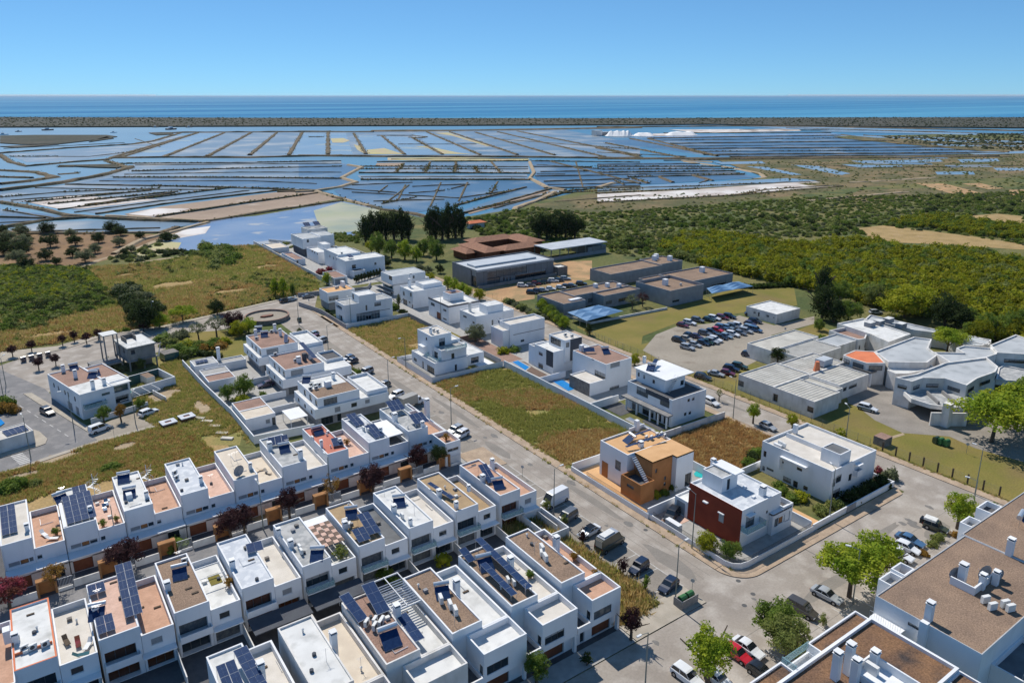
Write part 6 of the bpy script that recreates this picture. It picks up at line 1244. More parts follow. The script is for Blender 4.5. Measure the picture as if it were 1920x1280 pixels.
row('back row of the gravel car park', -72, [('hatch','c_dkred',320,318,'dark red hatchback'),('suv','c_white',402,290,'white crossover'),('suv','c_grey',500,258,'dark grey crossover'),('hatch','c_green',632,250,'dark green hatchback'),('suv','c_white',697,236,'white crossover'),('suv','c_dkred',795,226,'dark red crossover'),('suv','c_black',882,214,'black crossover')])
row('farther middle row of the gravel car park', -76, [('hatch','c_navy',405,440,'navy hatchback'),('hatch','c_purple',490,455,'dark purple hatchback'),('suv','c_grey',590,416,'grey crossover'),('hatch','c_navy',665,395,'navy hatchback'),('hatch','c_red',735,375,'white roofed red hatchback'),('suv','c_blue',790,345,'blue crossover'),('hatch','c_ltblue',865,345,'pale blue hatchback'),('suv','c_grey',925,335,'grey crossover'),('suv','c_white',990,325,'white crossover')])
row('nearer middle row of the gravel car park', -76, [('suv','c_black',275,500,'black crossover'),('hatch','c_cream',370,480,'cream hatchback'),('suv','c_silver',378,585,'silver crossover'),('hatch','c_silver',468,552,'silver hatchback'),('hatch','c_navy',565,532,'navy hatchback'),('hatch','c_green',618,520,'dark green hatchback'),('suv','c_silver',672,512,'silver crossover'),('suv','c_white',712,492,'white crossover'),('hatch','c_black',782,462,'black hatchback'),('hatch','c_ltblue',845,450,'pale blue hatchback'),('suv','c_white',920,428,'white crossover')])
row('right end group of the gravel car park', -76, [('hatch','c_grey',1012,412,'grey hatchback'),('suv','c_silver',1080,388,'silver crossover'),('hatch','c_purple',1130,300,'dark purple hatchback'),('suv','c_navy',1190,270,'navy crossover'),('suv','c_ltblue',1130,350,'pale blue crossover'),('mpv','c_blue',1190,375,'blue people carrier')])
row('line of cars beside the hospital wing', -76, [('suv','c_navy',1120,678,'navy crossover'),('hatch','c_white',1160,645,'white hatchback'),('suv','c_white',1222,598,'white crossover'),('hatch','c_silver',1262,606,'silver hatchback'),('suv','c_white',1320,572,'white crossover'),('hatch','c_black',1358,532,'black hatchback'),('suv','c_silver',1430,512,'silver crossover')])
row('roadside corner of the gravel car park', -68, [('suv','c_black',562,940,'black crossover'),('sedan','c_silver',720,900,'silver saloon'),('hatch','c_dkred',860,890,'dark red hatchback'),('suv','c_navy',905,840,'navy crossover'),('suv','c_green',1002,812,'dark green crossover')])
car('hatch','c_black','D',1135,185,-40,'black hatchback against the wall of the white shed')
GS = 'cars in the school yard'
row('front line of cars below the metal school', -40, [('suv','c_white',1040,382,'white crossover'),('hatch','c_grey',1100,378,'grey hatchback'),('hatch','c_dkred',1140,366,'dark red hatchback'),('hatch','c_green',1175,360,'dark green hatchback'),('hatch','c_black',1210,354,'black hatchback'),('suv','c_white',1270,346,'white crossover'),('hatch','c_black',1312,342,'black hatchback'),('suv','c_silver',1360,330,'silver crossover')], 'J', GS)
row('line of cars against the brown roofed school', -40, [('suv','c_black',1110,432,'black crossover'),('hatch','c_navy',1152,420,'navy hatchback'),('hatch','c_silver',1195,416,'silver hatchback'),('hatch','c_white',1250,406,'white hatchback'),('hatch','c_white',1325,396,'white hatchback'),('hatch','c_black',1370,386,'black hatchback'),('hatch','c_grey',1412,382,'grey hatchback'),('suv','c_black',1480,368,'black crossover')], 'J', GS)
# ================================================================ STREET FURNITURE
def lamp(k, x, y, h, arm, lb, side=1, bx=None):
    p = P(k, x, y) if not isinstance(k, tuple) else Vector((*k,0)); t = empty('street_lamp', (p.x,p.y,0.1), R(arm), lb, 'street lamp', 'street lamps')
    b = MB(); b.cyl((0,0,0),(0,0,h),.11,'pole',.06,n=7); b.build('pole', t); b = MB(); b.cyl((0,0,h-.05),(1.3,0,h+.25),.04,'pole',n=5); b.build('arm', t)
    b = MB(); b.box(1.2,1.95,-.14,.14,h+.18,h+.32,'lamp'); b.build('lamp_head', t); return t
lamp('q',548,1112,10,0,'tall grey street lamp right beside the green waste bins'); lamp('q',750,438,10,90,'street lamp in front of the dark red villa'); lamp('c',570,290,9.5,0,'street lamp rising beside the grey people carrier')
lamp('p',1280,985,7.5,110,'street lamp behind the tree by the green pickup'); lamp('p',1328,690,9.5,90,'street lamp on the hospital street fence side'); lamp('u',985,1255,10,60,'street lamp before the hedge of the box villa'); lamp('h',283,555,9.5,90,'street lamp beside the villa with long canopy'); lamp('u',1180,345,8.5,60,'street lamp at the back of the box villa')
lamp('H',450,1060,9,120,'street lamp under the big green tree by the bays'); lamp('r',370,760,9,100,'street lamp at the zebra crossing'); lamp('r',888,415,9,170,'street lamp in front of the white duplex'); lamp('w',1245,995,7.5,60,'street lamp on the pale gravel strip'); lamp('Q',45,1140,8,80,'street lamp at the left edge by the bushes'); lamp('Q',60,975,7.5,60,'street lamp on the near corner of the left crossing')
lamp('M',425,375,9,0,'street lamp beside the three cars below the junction'); lamp('M',1055,790,9.5,0,'street lamp between the slate hatchback and the box truck'); lamp('M',1705,1130,9.5,0,'street lamp beside the last two crossovers'); lamp('I',515,1210,9,90,'street lamp by the small cabinet at the bend'); lamp('I',1142,1215,9,90,'street lamp at the wall of the corner villa'); lamp('M',1230,500,8.5,180,'street lamp at the balcony villa wall'); lamp('b',172,360,8.5,90,'street lamp in the lane behind the middle row'); lamp('f',712,1215,9,90,'second street lamp in the lane, beside the bare tree'); lamp('a',705,480,8,90,'street lamp in the lane at the left'); lamp('i',870,768,9,-80,'street lamp on the road by the dark bushes')
lamp('B',215,655,8,90,'dark street lamp at the banded villa'); lamp('S',240,958,7.5,180,'short street lamp at the bottom before the lowest tree')
# waste bins
p = P('q', 640, 1150); t = empty('waste_station', (p.x,p.y,.12), R(0), 'two green waste bins behind a concrete screen at the corner', 'waste bins')
for i, x in enumerate((-.2,1.3)):
    b = MB(); b.box(x,x+1.2,0,1.0,.25,1.15,'c_green'); b.build('bin', t); M('bin_green', (.05,.16,.06), rough=.5) if 'bin_green' not in MATS else None
    b = MB(); b.cyl((x,.5,1.12),(x+1.2,.5,1.12),.5,'bin_green',n=10); b.build('lid', t)
b = MB(); b.box(-.6,-.45,-.4,1.3,0,1.35,'concrete'); b.box(-.45,2.8,-.4,-.28,0,1.35,'concrete'); b.build('screen', t)
def bin4(k, x, y, rz, lb, m='bin_green', n=1):
    p = P(k, x, y); t = empty('waste_bin', (p.x,p.y,.05), R(rz), lb, 'waste bin'); b = MB(); b.box(-.6,.6,-.5,.5,.15,1.1,m); b.build('bin', t); b = MB(); b.cyl((-.6,0,1.1),(.6,0,1.1),.48,m,n=9); b.build('lid', t)
    for s in (-.5,.5): b = MB(); b.cyl((s-.04,-.4,.09),(s+.04,-.4,.09),.09,'tyre',n=8); b.build('wheel', t)
bin4('p',860,70,-10,'dark waste bin, leftmost of the three by the hospital lawn','c_green'); bin4('p',915,85,-10,'green waste bin between two others by the hospital lawn'); bin4('p',985,105,-10,'green waste bin nearest the big acacia','bin_green'); bin4('M',120,22,0,'grey green cabinet bin at the bend lamp','c_green')
for i, (x, y) in enumerate(((238,740),(318,722),(400,705),(483,688))): bin4('Q', x, y, 14, ['blue grey recycling bin nearest the left edge','blue recycling bin, second in the roadside line','blue recycling bin, third in the roadside line','blue recycling bin closest to the parked row of trees'][i], 'c_navy')
for k, x, y, lb in (('q',750,970,'round road sign behind the green bins'),('w',985,1130,'dark sign post at the corner of the gravel strip'),('g',425,1045,'small road sign on the bays by the row end'),('D',1545,440,'sign post at the exit of the gravel car park'),('p',1225,195,'round sign on the hospital lawn edge'),('I',640,985,'round sign at the bend')):
    p = P(k, x, y); t = empty('road_sign', (p.x,p.y,.02), R(-60), lb, 'road sign'); b = MB(); b.cyl((0,0,0),(0,0,2.3),.035,'pole',n=5); b.build('post', t); b = MB(); b.cyl((0,-.05,2.2),(0,-.02,2.2),.32,'coping',n=12); b.build('sign_plate', t)
# hospital fence: posts and wire
t = empty('mesh_fence', (144.9,49,0), 0, 'brown wire mesh fence with concrete posts along the hospital lawn', 'fence')
for i in range(42):
    b = MB(); b.box(-.12,.12,i*2.8-.12,i*2.8+.12,0,2.1 if i < 9 else 1.9,'bark' if i < 9 else 'pole'); 
    if i >= 9: b = MB(); b.cyl((0,i*2.8,0),(0,i*2.8,1.9),.04,'pole',n=5)
    b.build('post', t)
b = MB()
for i in range(10): b.cyl((0,0,.1+i*.2),(0,116,.1+i*.2),.008,'pole',n=3,cap=False)
for i in range(580): b.cyl((0,i*.2,.1),(0,i*.2,1.9),.006,'pole',n=3,cap=False)
tag(b.build('wire_mesh', t), kind='stuff')
t = empty('mesh_fence', (132.8,150,0), 0, 'green wire fence between the car park lawn and the far street', 'fence'); b = MB()
for i in range(36): b.cyl((11.8,i*3,0),(11.8,i*3,1.9),.035,'pole',n=4)
b.build('post', t)
p = P('p',130,75); b = MB(); b.box(p.x-.3,p.x+2.6,p.y-2.2,p.y+.3,0,1.9,'stonewall','gravel_pink'); tag(b.build('gate_pier'), 'square brick gate pier in the hospital fence', 'pier')
wall('boundary_wall', 'low pale wall round the school playground with blue sails', [P('k',180,870).xy,P('k',590,990).xy,P('k',1160,880).xy], .8, 'white2', .3)
# stacks in the grass
for i, (x, y, lb) in enumerate(((1640,1010,'nearer of two brown and white form stacks in the grass'),(1860,940,'farther of two brown and white form stacks in the grass'))):
    p = P('w', x, y); t = empty('formwork_stack', (p.x,p.y,0), R(8), lb, 'stack'); t.scale = (.86,.86,.86); b = MB(); b.box(-1.8,1.8,-1.5,1.5,.1,1.0,'brown_door'); b.build('crate', t)
    b = MB(); b.box(-1.9,1.9,-1.6,-.6,1.0,1.25,'bluegrey_roof'); b.box(-1.9,1.9,.6,1.6,1.0,1.25,'bluegrey_roof'); b.box(-1.9,-.8,-.6,.6,1.0,1.25,'bluegrey_roof'); b.box(.8,1.9,-.6,.6,1.0,1.25,'bluegrey_roof'); b.box(-.8,.8,-.6,.6,1.0,1.05,'brown_door'); b.build('slab_top', t)
    for j in range(3): b = MB(); b.box(-2.2,2.4,-1.9-j*.3,-1.75-j*.3,.05,.2,'cream_tile'); b.build('plank', t)
for i in range(7):
    p = P('r', 1690+i*22, 500+i*9); b = MB(); b.box(-1.2,1.5,-.11,.11,0,.12,'salt_white' if i%2 else 'cream_tile'); o = b.build('plank', None, (p.x,p.y,.06)); o.rotation_euler = (0,0,R(-28+random.random()*16)); tag(o, 'weathered plank, %s from the left in the loose heap on the grass' % ORD[i], 'plank', 'planks in a loose heap on the dry grass')
for i, (x, y) in enumerate(((1330,800),(1380,822),(1435,853),(1480,900),(1515,935))):
    p = P('e', x, y); b = MB(); b.box(-1.3,1.3,-.5,.5,0,.35,'offwhite_roof'); o = b.build('concrete_slab', None, (p.x,p.y,.04)); o.rotation_euler = (0,0,R(-42)); tag(o, 'pale slab in the grass, %s from the form stacks outward' % ORD[i], 'slab', 'pale slabs lying in a line in the grass')
# ================================================================ VEGETATION
rng = random.Random(11)
def crown_mesh(name, seed, shape, ncl, nl, ls, core=.55, cr=.26):
    r = random.Random(seed); b = MB(); cs = []
    while len(cs) < ncl:
        v = Vector((r.uniform(-1,1), r.uniform(-1,1), r.uniform(-1,1)))
        if v.length > 1 or v.length < .25: continue
        v = v.normalized()*(.45+.42*r.random())
        if shape == 'flat': v.z = abs(v.z)*.75-.1; v.x *= 1.1; v.y *= 1.1
        if shape == 'col': v = Vector((v.x*(1-.35*(v.z+.2)), v.y*(1-.35*(v.z+.2)), v.z*1.08))
        if shape == 'bush': v.z = abs(v.z)*.9-.25
        if shape == 'open': v = v*(.8+.35*r.random())
        if shape == 'cone' : v = Vector((v.x*(.75-.55*v.z), v.y*(.75-.55*v.z), v.z*1.05))
        cs.append((v, cr*(.7+.6*r.random())))
    for c, rad in cs:
        for i in range(nl):
            d = Vector((r.gauss(0,1), r.gauss(0,1), r.gauss(0,1)+.25)).normalized(); p = c+d*rad*(.55+.5*r.random())
            n = (d+Vector((r.gauss(0,.6), r.gauss(0,.6), r.gauss(0,.6)))).normalized(); u = n.orthogonal().normalized(); w_ = n.cross(u); a = r.random()*6.28; s = ls*(.6+.8*r.random())
            u2 = (u*math.cos(a)+w_*math.sin(a))*s; w2 = (w_*math.cos(a)-u*math.sin(a))*s*.7
            b.poly([p-u2, p+w2*.9, p+u2, p-w2*.9], 'leaf_mid')
    me = b.mesh(name)
    if core:
        bm = bmesh.new(); bm.from_mesh(me); k0 = len(bm.verts)
        q = bmesh.ops.create_icosphere(bm, subdivisions=2, radius=core)
        for v in q['verts']:
            v.co *= .8+.4*noise.noise(v.co*2.5+Vector((seed,0,0)))+.1
            if shape == 'flat': v.co.z = abs(v.co.z)*.5
            if shape == 'bush': v.co.z = v.co.z*.7+.1
            if shape == 'cone': f = .8-.6*v.co.z; v.co.x *= f; v.co.y *= f
        bm.to_mesh(me); bm.free()
    return me
CR = {'round':[crown_mesh('crown',s,'round',58,78,.047,.5,.24) for s in (1,2,3)], 'flat':[crown_mesh('crown',s,'flat',64,80,.042,.45,.24) for s in (4,5)], 'col':[crown_mesh('crown',s,'col',60,40,.06,.5) for s in (6,7)],
      'bush':[crown_mesh('crown',s,'bush',30,30,.10,.6,.3) for s in (8,9,10)], 'open':[crown_mesh('crown',s,'open',38,30,.055,0,.22) for s in (12,13)], 'cone':[crown_mesh('crown',14,'cone',40,40,.07,.4)],
      'small':[crown_mesh('crown',s,'round',16,18,.15,.5,.38) for s in (15,16,17)]}
def trunk_mesh(seed, br=5, spread=.5):
    r = random.Random(seed); b = MB(); b.cyl((0,0,0),(0.03,0.02,.55),.05,'bark',.035,n=6,cap=False)
    for i in range(br):
        a = 6.28*i/br+r.random(); e = (spread*math.cos(a)*(.6+.5*r.random()), spread*math.sin(a)*(.6+.5*r.random()), .72+.25*r.random()); b.cyl((.03,.02,.38+.15*r.random()), e, .028, 'bark', .01, n=5, cap=False)
    return b.mesh('trunk')
TR = [trunk_mesh(1), trunk_mesh(2), trunk_mesh(3,6,.35)]
def recol(o, m):
    o.material_slots[0].link = 'OBJECT'; o.material_slots[0].material = MATS[m]
def tree(k, x, y, h, r, kind, leaf, label, cat='tree', group=None, name='tree', base=None, cz=None, ch=None, at_crown=False, rr=None):
    """h height, r crown radius; the photo point is the foot of the trunk, or the crown's middle when at_crown"""
    rg = rr or rng
    if isinstance(k, tuple): p = Vector((*k, 0))
    else: p = P(k, x, y, h*.62 if at_crown else 0)
    low = {'flat':.62,'round':.30,'col':.12,'bush':.0,'open':.35,'cone':.15,'small':.15}[kind]
    if base is not None: low = base
    t = empty(name, (p.x, p.y, 0), rg.random()*6.28, label, cat, group)
    if kind not in ('bush',): q = put('trunk', rg.choice(TR), t); q.scale = (h*.9 if kind != 'small' else h, h*.9, h*.85)
    c = put('crown', rg.choice(CR[kind]), t, (0,0,h*low+(h*(1-low))/2 if kind not in ('flat','bush') else (h*low+.1*h if kind == 'flat' else h*.25)))
    hz = h*(1-low)/2 if kind not in ('flat','bush') else (h*.55 if kind == 'flat' else h*.75)
    c.scale = (r, r*(.88+.24*rg.random()), hz*1.05); recol(c, leaf); return t
def shrub(k, x, y, h, r, leaf, label, group=None, cat='shrub', at_crown=False, kind='bush'): 
    return tree(k, x, y, h, r, kind, leaf, label, cat, group, 'shrub', at_crown=at_crown)
# big street trees, lower right
tree('H',420,1000,9.0,5.3,'round','leaf_bright','large bright green tree spreading over the silver car by the bays'); tree('H',640,900,8.8,4.2,'round','leaf_bright','bright green tree joined to the right side of the large one')
tree('H',1345,415,6.6,3.2,'round','leaf_bright','round bright green tree behind the green pickup')
tree('S',800,985,8.4,3.3,'round','leaf_bright','bright green tree at the bottom edge beside the red car'); tree('S',1400,590,6.2,3.3,'round','leaf_mid','dark green tree above its twin next to the near block'); tree('S',1500,780,6.8,3.4,'round','leaf_scrub','olive green tree touching the glass screen of the near block')
tree('S',1835,440,1.8,.8,'small','leaf_scrub','small shrub before the brown people carrier','shrub')
tree('O',1550,575,5.2,1.6,'round','leaf_purple','dark purple plum tree at the end of the dry grass verge'); tree('O',700,985,5.0,1.8,'round','leaf_mid','green tree against the front row garages'); tree('O',1155,800,1.9,.9,'small','leaf_dark','low dark plant on the forecourt before the garages','plant')
tree('q',195,930,2.6,.7,'small','leaf_mid','young staked palm like plant left of the navy hatchback','plant'); tree('c',985,625,3.0,.8,'small','leaf_purple','small purple tree left of the blue off roader')
tree('c',745,440,2.8,.8,'small','leaf_purple','small dark tree by the end house chimney'); tree('c',635,340,2.4,.8,'small','leaf_scrub','small green sapling above the verge'); tree('c',525,250,2.4,.9,'small','leaf_scrub','small sapling between the end wing and the white van')
# purple plum trees in the lane
for i, (k, x, y, h, r, lf, lb) in enumerate((('a',60,830,4.6,2.6,'flower_pink','reddish purple tree at the left end of the lane'),('a',340,730,4.4,1.8,'leaf_autumn','brownish bare tree by the second orange portal'),('a',760,620,5.4,2.7,'leaf_purple','dark purple tree in the lane, left of the green vine'),('a',1390,420,5.0,2.3,'leaf_purple','dark purple tree in the lane, right of the green vine'),
    ('b',330,290,5.4,2.0,'leaf_purple','dark purple tree right of the lane lamp'),('b',60,380,5.0,2.0,'leaf_purple','dark purple tree left of the lane lamp'),('b',590,200,5.4,1.4,'leaf_autumn','sparse bare twigged tree in the lane'),('b',830,150,5.6,2.6,'leaf_purple','broad dark purple tree before the redroofed house'),('f',1290,1010,5.2,1.9,'leaf_purple','dark purple tree near the end of the upper row'),('f',1430,985,4.6,1.6,'leaf_dark','dark green tree closest to the end wing'))):
    tree(k, x, y, h*1.08, r*1.15, 'round' if i not in (1,6) else 'open', lf, lb, group='trees in the lane between the rows')
shrub('a',1060,470,2.6,2.0,'leaf_mid','green vine covered trellis between two orange portals')
# gardens of the villas
tree('q',930,470,3.6,2.2,'round','leaf_lime','yellow green round tree against the dark red wall',base=.02); tree('q',1200,560,3.2,2.1,'round','leaf_mid','darker round tree right beside the yellow green one at the corner',base=.02)
GH = 'rounded hedge bushes of the box villa'
for i, (x, y, r, h, lf) in enumerate(((380,860,1.5,1.8,'leaf_mid'),(420,925,1.5,1.8,'leaf_mid'),(540,1020,1.7,2.0,'leaf_mid'),(650,1000,2.0,2.0,'leaf_lime'),(900,1170,1.9,2.2,'leaf_scrub'),(1060,1100,1.9,2.4,'leaf_scrub'),(1240,1010,1.9,2.8,'leaf_dark'),(1360,960,1.9,2.8,'leaf_dark'),(1480,890,1.9,2.8,'leaf_dark'),(1620,830,1.9,3.0,'leaf_dark'),(1720,760,1.8,3.2,'leaf_olive'),(1580,700,1.2,2.2,'flower_pink'))):
    shrub('u', x, y, h, r, lf, ['clipped round bush highest up beside the front door','clipped round bush just below the door','dark clipped bush left of the bright one','bright green clipped bush by the patio wall','olive bush left of the lamp post','brownish green bush right of the lamp post','dark bush above the grey gate','dark hedge bush right of the gate','dark hedge bush halfway along the wall','dark hedge bush toward the street corner','pale flowering bush at the wall end','pink tinged bush behind the hedge'][i], GH)
for i, (x, y, r, h, lf) in enumerate(((960,960,1.0,2.2,'leaf_mid'),(1080,970,1.2,2.0,'leaf_lime'),(1180,950,1.0,1.6,'leaf_mid'),(1290,880,1.0,1.8,'leaf_mid'))): shrub('v', x, y, h, r, lf, ['green banana like shrub under the orange wall, outermost','lime shrub under the orange wall','low green shrub under the orange wall','green shrub below the white end of the orange villa'][i])
for i, (x, y) in enumerate(((60,530),(120,480),(30,600))): shrub('u', x, y, 2.6, 1.8, 'leaf_mid' if i else 'leaf_dark', ['dark bush in the corner of the rusty lot','green bush next to the box villa wall','green bush behind the low white wall'][i])
for i, (x, y) in enumerate(((570,260),(740,270),(820,300),(880,330))): shrub('u', x, y, 1.9, 1.0, ['flower_pink','leaf_purple','leaf_dark','leaf_scrub'][i], ['pink bush behind the box villa roof','purple bush behind the box villa roof','dark bush behind the box villa roof','green bush behind the box villa roof'][i])
tree('u',540,190,4.4,1.5,'round','leaf_lime','lime young street tree behind the box villa'); tree('u',1110,330,3.6,1.2,'small','leaf_lime','small lime tree beside the roof cabin of the box villa'); tree('h',395,582,5.0,1.8,'round','leaf_bright','bright street tree on the hospital street'); tree('D',755,1230,3.4,.9,'open','leaf_scrub','thin sapling on the hospital street')
tree('R',1120,130,3.4,1.7,'round','leaf_lime','round lime bush behind the tall villa with tiled roof',base=.02)
tree('B',740,960,5.4,3.3,'round','leaf_olive','big round grey green olive tree behind the balcony villa',base=.1)
shrub('B',1150,1130,2.4,2.4,'leaf_lime','yellow green bushes before the long white villa'); shrub('B',1320,1110,2.2,1.8,'leaf_mid','greener bush right of the yellow green ones'); tree('g',870,100,3.6,1.4,'col','leaf_dark','dark conical bush in the upper grass lot',base=.02)
tree('A',1345,800,5.4,1.0,'col','leaf_olive','tall shaggy palm beside the stepped villa',base=.3); shrub('A',1270,800,3.0,2.4,'leaf_mid','green bushes under the shaggy palm'); shrub('A',1400,850,1.8,1.6,'leaf_dark','dark low bush beside the brown garden wall')
for i, (x, y) in enumerate(((270,840),(320,890),(370,930))): shrub('A', x, y, 1.4, 1.0, 'leaf_dark', ['dark hedge bush behind the grey wall, farthest','dark hedge bush behind the grey wall, middle','dark hedge bush behind the grey wall, nearest'][i])
GR = 'trees along the lane behind the villas'
for i, (k, x, y, h, r, lf) in enumerate((('J',480,410,5.5,2.2,'leaf_bright'),('J',530,430,5.5,2.4,'leaf_bright'),('J',580,455,5,2.4,'leaf_bright'),('J',630,470,4.5,2,'leaf_bright'),('J',715,490,4.5,2.4,'leaf_lime'),('J',345,350,3.6,2.6,'leaf_lime'),('J',270,285,4,2.4,'leaf_olive'),('J',420,290,4,2.2,'leaf_dark'))): tree(k, x, y, h, r, 'round', lf, ['tall bright green poplar, leftmost before the metal school','bright green poplar before the slanted school corner','bright green tree right of the poplars','smaller bright tree right of the poplars','rounded lime tree at the yard edge','bright yellow bush beside the glass villa','grey green tree left of the school lawn','dark tree next to the yellow bush'][i], group=GR, base=.05)
for i in range(14): x = 1180+i*13; y = 560+i*11; tree('J', x, y, 3.0+rng.random()*1.6, 2.2, 'round', ('leaf_mid','leaf_bright','leaf_mid')[i%3], 'green tree in the hedge line before the flat school, %s from left' % ORD16[i], group='hedge trees by the flat school', base=.02)
for i in range(9): shrub('J', 930+i*32, 500+i*16+rng.random()*10, 2.2, 2.2, ('leaf_scrub','leaf_dark','leaf_olive')[i%3], 'scrubby bush on the waste strip behind the villas', 'bushes on the waste strip behind the villas')
tree('k',900,880,5.4,3.4,'open','leaf_olive','sparse grey tree before the flat school'); tree('k',980,860,5,3,'open','leaf_purple','copper tinged sparse tree before the flat school')
tree('D',1455,790,5.0,2.8,'round','leaf_dark','dark round tree in the hospital court'); shrub('D',1250,720,3.2,2.0,'leaf_mid','green bush beside the navy car at the hospital wing'); shrub('D',1330,720,2.0,1.5,'leaf_lime','yellow bush next to the dark hospital tree')
# hospital trees
tree('E',1255,470,7.0,5.4,'flat','leaf_bright','flat topped green tree between the hospital roofs'); tree('E',1640,1230,9.5,8.6,'flat','leaf_bright','broad acacia over the hospital drive, nearest'); tree('E',1850,1120,9.5,7.4,'flat','leaf_bright','broad acacia behind the nearest one at the right edge'); tree('E',1660,930,3.6,2.4,'round','leaf_mid','small round tree between the canopy and the acacias',base=.1); tree('E',1980,1020,9,6.5,'flat','leaf_mid','acacia crown half out of the frame at the right')
GB2 = 'tall trees between the orchard and the hospital'
for i, (x, y, h, r, kd, lf) in enumerate(((520,880,12,4.6,'col','leaf_dark'),(520,770,14,3.6,'col','leaf_dark'),(600,900,8,4.6,'round','leaf_dark'),(700,900,7.5,4.6,'round','leaf_mid'),(640,760,8,4.6,'round','leaf_mid'),(870,790,8,4.4,'round','leaf_scrub'),(1090,870,11,8.4,'round','leaf_lime'),(1180,830,9.5,6,'round','leaf_lime'),(1370,930,11,6,'round','leaf_dark'),(1450,960,9,5.4,'round','leaf_dark'),(500,960,4,2.0,'round','leaf_mid'),(520,1030,2.4,2.4,'bush','leaf_mid'))):
    tree('l', x, y, h, r, kd, lf, ['broad dark poplar at the lawn corner','tallest dark poplar rising over the orchard','rounded dark tree at its foot','green tree right of the dark ones','green tree behind the dark ones','olive green tree near the silver car','huge lime green pepper tree','lime crown behind the huge one','dark cypress like tree right of the lime tree','dark tree at the far hospital roof','small garden tree by the low block','low bush by the low block'][i], group=GB2, base=.04 if kd != 'bush' else None)
for i in range(16): tree('l', 1530+i*36+rng.random()*20, 1010-i*4+rng.random()*60, 5+rng.random()*3, 4, 'round', ('leaf_mid','leaf_orchard','leaf_orchard')[i%3], '%s tree in the belt behind the hospital, %s from left' % (('green','yellow green','olive')[i%3], ORD16[i]), group='tree belt behind the hospital', base=.02)
# school trees
GT = 'tall dark trees by the salt pans'
for i, (x, y, h, r) in enumerate(((760,350,14,4.6),(800,340,15,4.6),(850,330,15,4.6),(900,330,14.5,4.6),(955,330,15.5,4.8),(1010,330,16,5),(1055,330,14,4.4),(1210,330,16,4.2),(1245,325,17.5,4.4),(1290,330,16,4.4),(1330,320,18,5),(1380,318,17.5,5),(1425,315,15,4.6))):
    tree('j', x, y, h, r, 'col', 'leaf_dark', 'tall dark evergreen, %s from left in the %s clump before the pans' % ((ORD[i],'left') if i < 7 else (ORD[i-7],'right')), group=GT, base=.06)
for i, (x, y, h, r) in enumerate(((200,350,14,6),(260,345,13,6),(330,345,14.5,7),(400,345,14,6.5),(470,345,12.5,6))): tree('k', x, y, h, r, 'round', 'leaf_dark', 'broad dark tree behind the sports court, %s from left' % ORD[i], group='dark trees behind the sports court', base=.02)
for i, (x, y, h, r, lf) in enumerate(((850,440,11,4.6,'leaf_mid'),(940,460,9,4,'leaf_mid'),(1030,470,9.5,4.4,'leaf_bright'),(1110,480,7,3,'leaf_bright'),(1160,440,8,3.6,'leaf_mid'),(1250,470,9,4.6,'leaf_mid'),(1210,420,8,3.6,'leaf_mid'),(800,420,6,3,'leaf_lime'),(900,520,4,3,'leaf_dark'),(1190,560,3,2.6,'leaf_olive'))): tree('j', x, y, h, r, 'round', lf, ['large green tree leftmost before the dark clump','green tree next to the large one','light green tree in the school avenue','small light green tree by the drive','green tree at the back of the school avenue','round green tree nearest the tiled school','green tree behind the round one','lime green tree at the villa lane','dark bush at the villa wall','grey green bush on the school lawn'][i], group='green trees along the school drive', base=.08)
for i, (x, y, h, r, lf) in enumerate(((135,725,7,2.4,'leaf_bright'),(190,730,7.5,2.4,'leaf_bright'),(255,710,4.5,1.4,'leaf_mid'),(490,640,5,2.2,'leaf_bright'))): tree('j', x, y, h, r, 'col', lf, ['left one of two bright young trees over the black car','right one of two bright young trees over the black car','slim young tree by the grey saloon','lime green tree before the low garage'][i], base=.1)
for i in range(9): tree('A', 700+i*45, 400-i*14, 3.2, 1.3, 'cone', 'leaf_dark', 'small dark conifer by the long villa, %s from left' % ORD[i], group='row of conifers along the long villa', base=.02)
shrub('A',180,260,2.6,3.0,'flower_pink','dark magenta creeper over the low court wall'); shrub('A',300,210,2.0,1.8,'flower_pink','reddish shrub in the court of the long villa')
# upper left road trees
for i, (k, x, y, h, r, kd, lf, lb) in enumerate((('i',830,770,10,5.6,'round','leaf_dark','big dark grey green tree by the road'),('i',780,740,8,4.6,'round','leaf_dark','dark tree left behind the big one'),('i',900,765,5.5,3.4,'round','leaf_bright','bright green tree at the foot of the big dark one'),('i',1030,730,5,4.4,'flat','leaf_bright','bright spreading tree casting shade on the road'),('i',1222,690,5.5,3.2,'round','leaf_dark','small dark round tree at the road'),
   ('i',1120,835,5.6,3.6,'open','leaf_olive','silvery olive tree, left of three'),('i',1220,815,6.6,4.0,'open','leaf_olive','silvery olive tree, middle and tallest of three'),('i',1310,780,6.4,4,'round','leaf_purple','dark grey purple tree beside the olives'),('i',1345,810,5,3.0,'round','leaf_lime','lime green bush like tree below the stone ring'),('i',1400,790,5,3.0,'round','leaf_bright','bright tree beside the stone ring'),
   ('K',1120,1080,3.4,1.6,'round','leaf_scrub','rust tinged tree before the unfinished house'),('e',700,840,4.6,1.8,'round','leaf_mid','green tree beside the small white van'),('e',810,820,4.4,1.3,'round','leaf_autumn','yellowish young tree on the gravel strip'),('e',940,750,3.4,1.5,'round','leaf_mid','small green tree beside the white crossover'))):
    tree(k, x, y, h, r, kd, lf, lb, base=.05 if kd == 'round' and i < 11 else None)
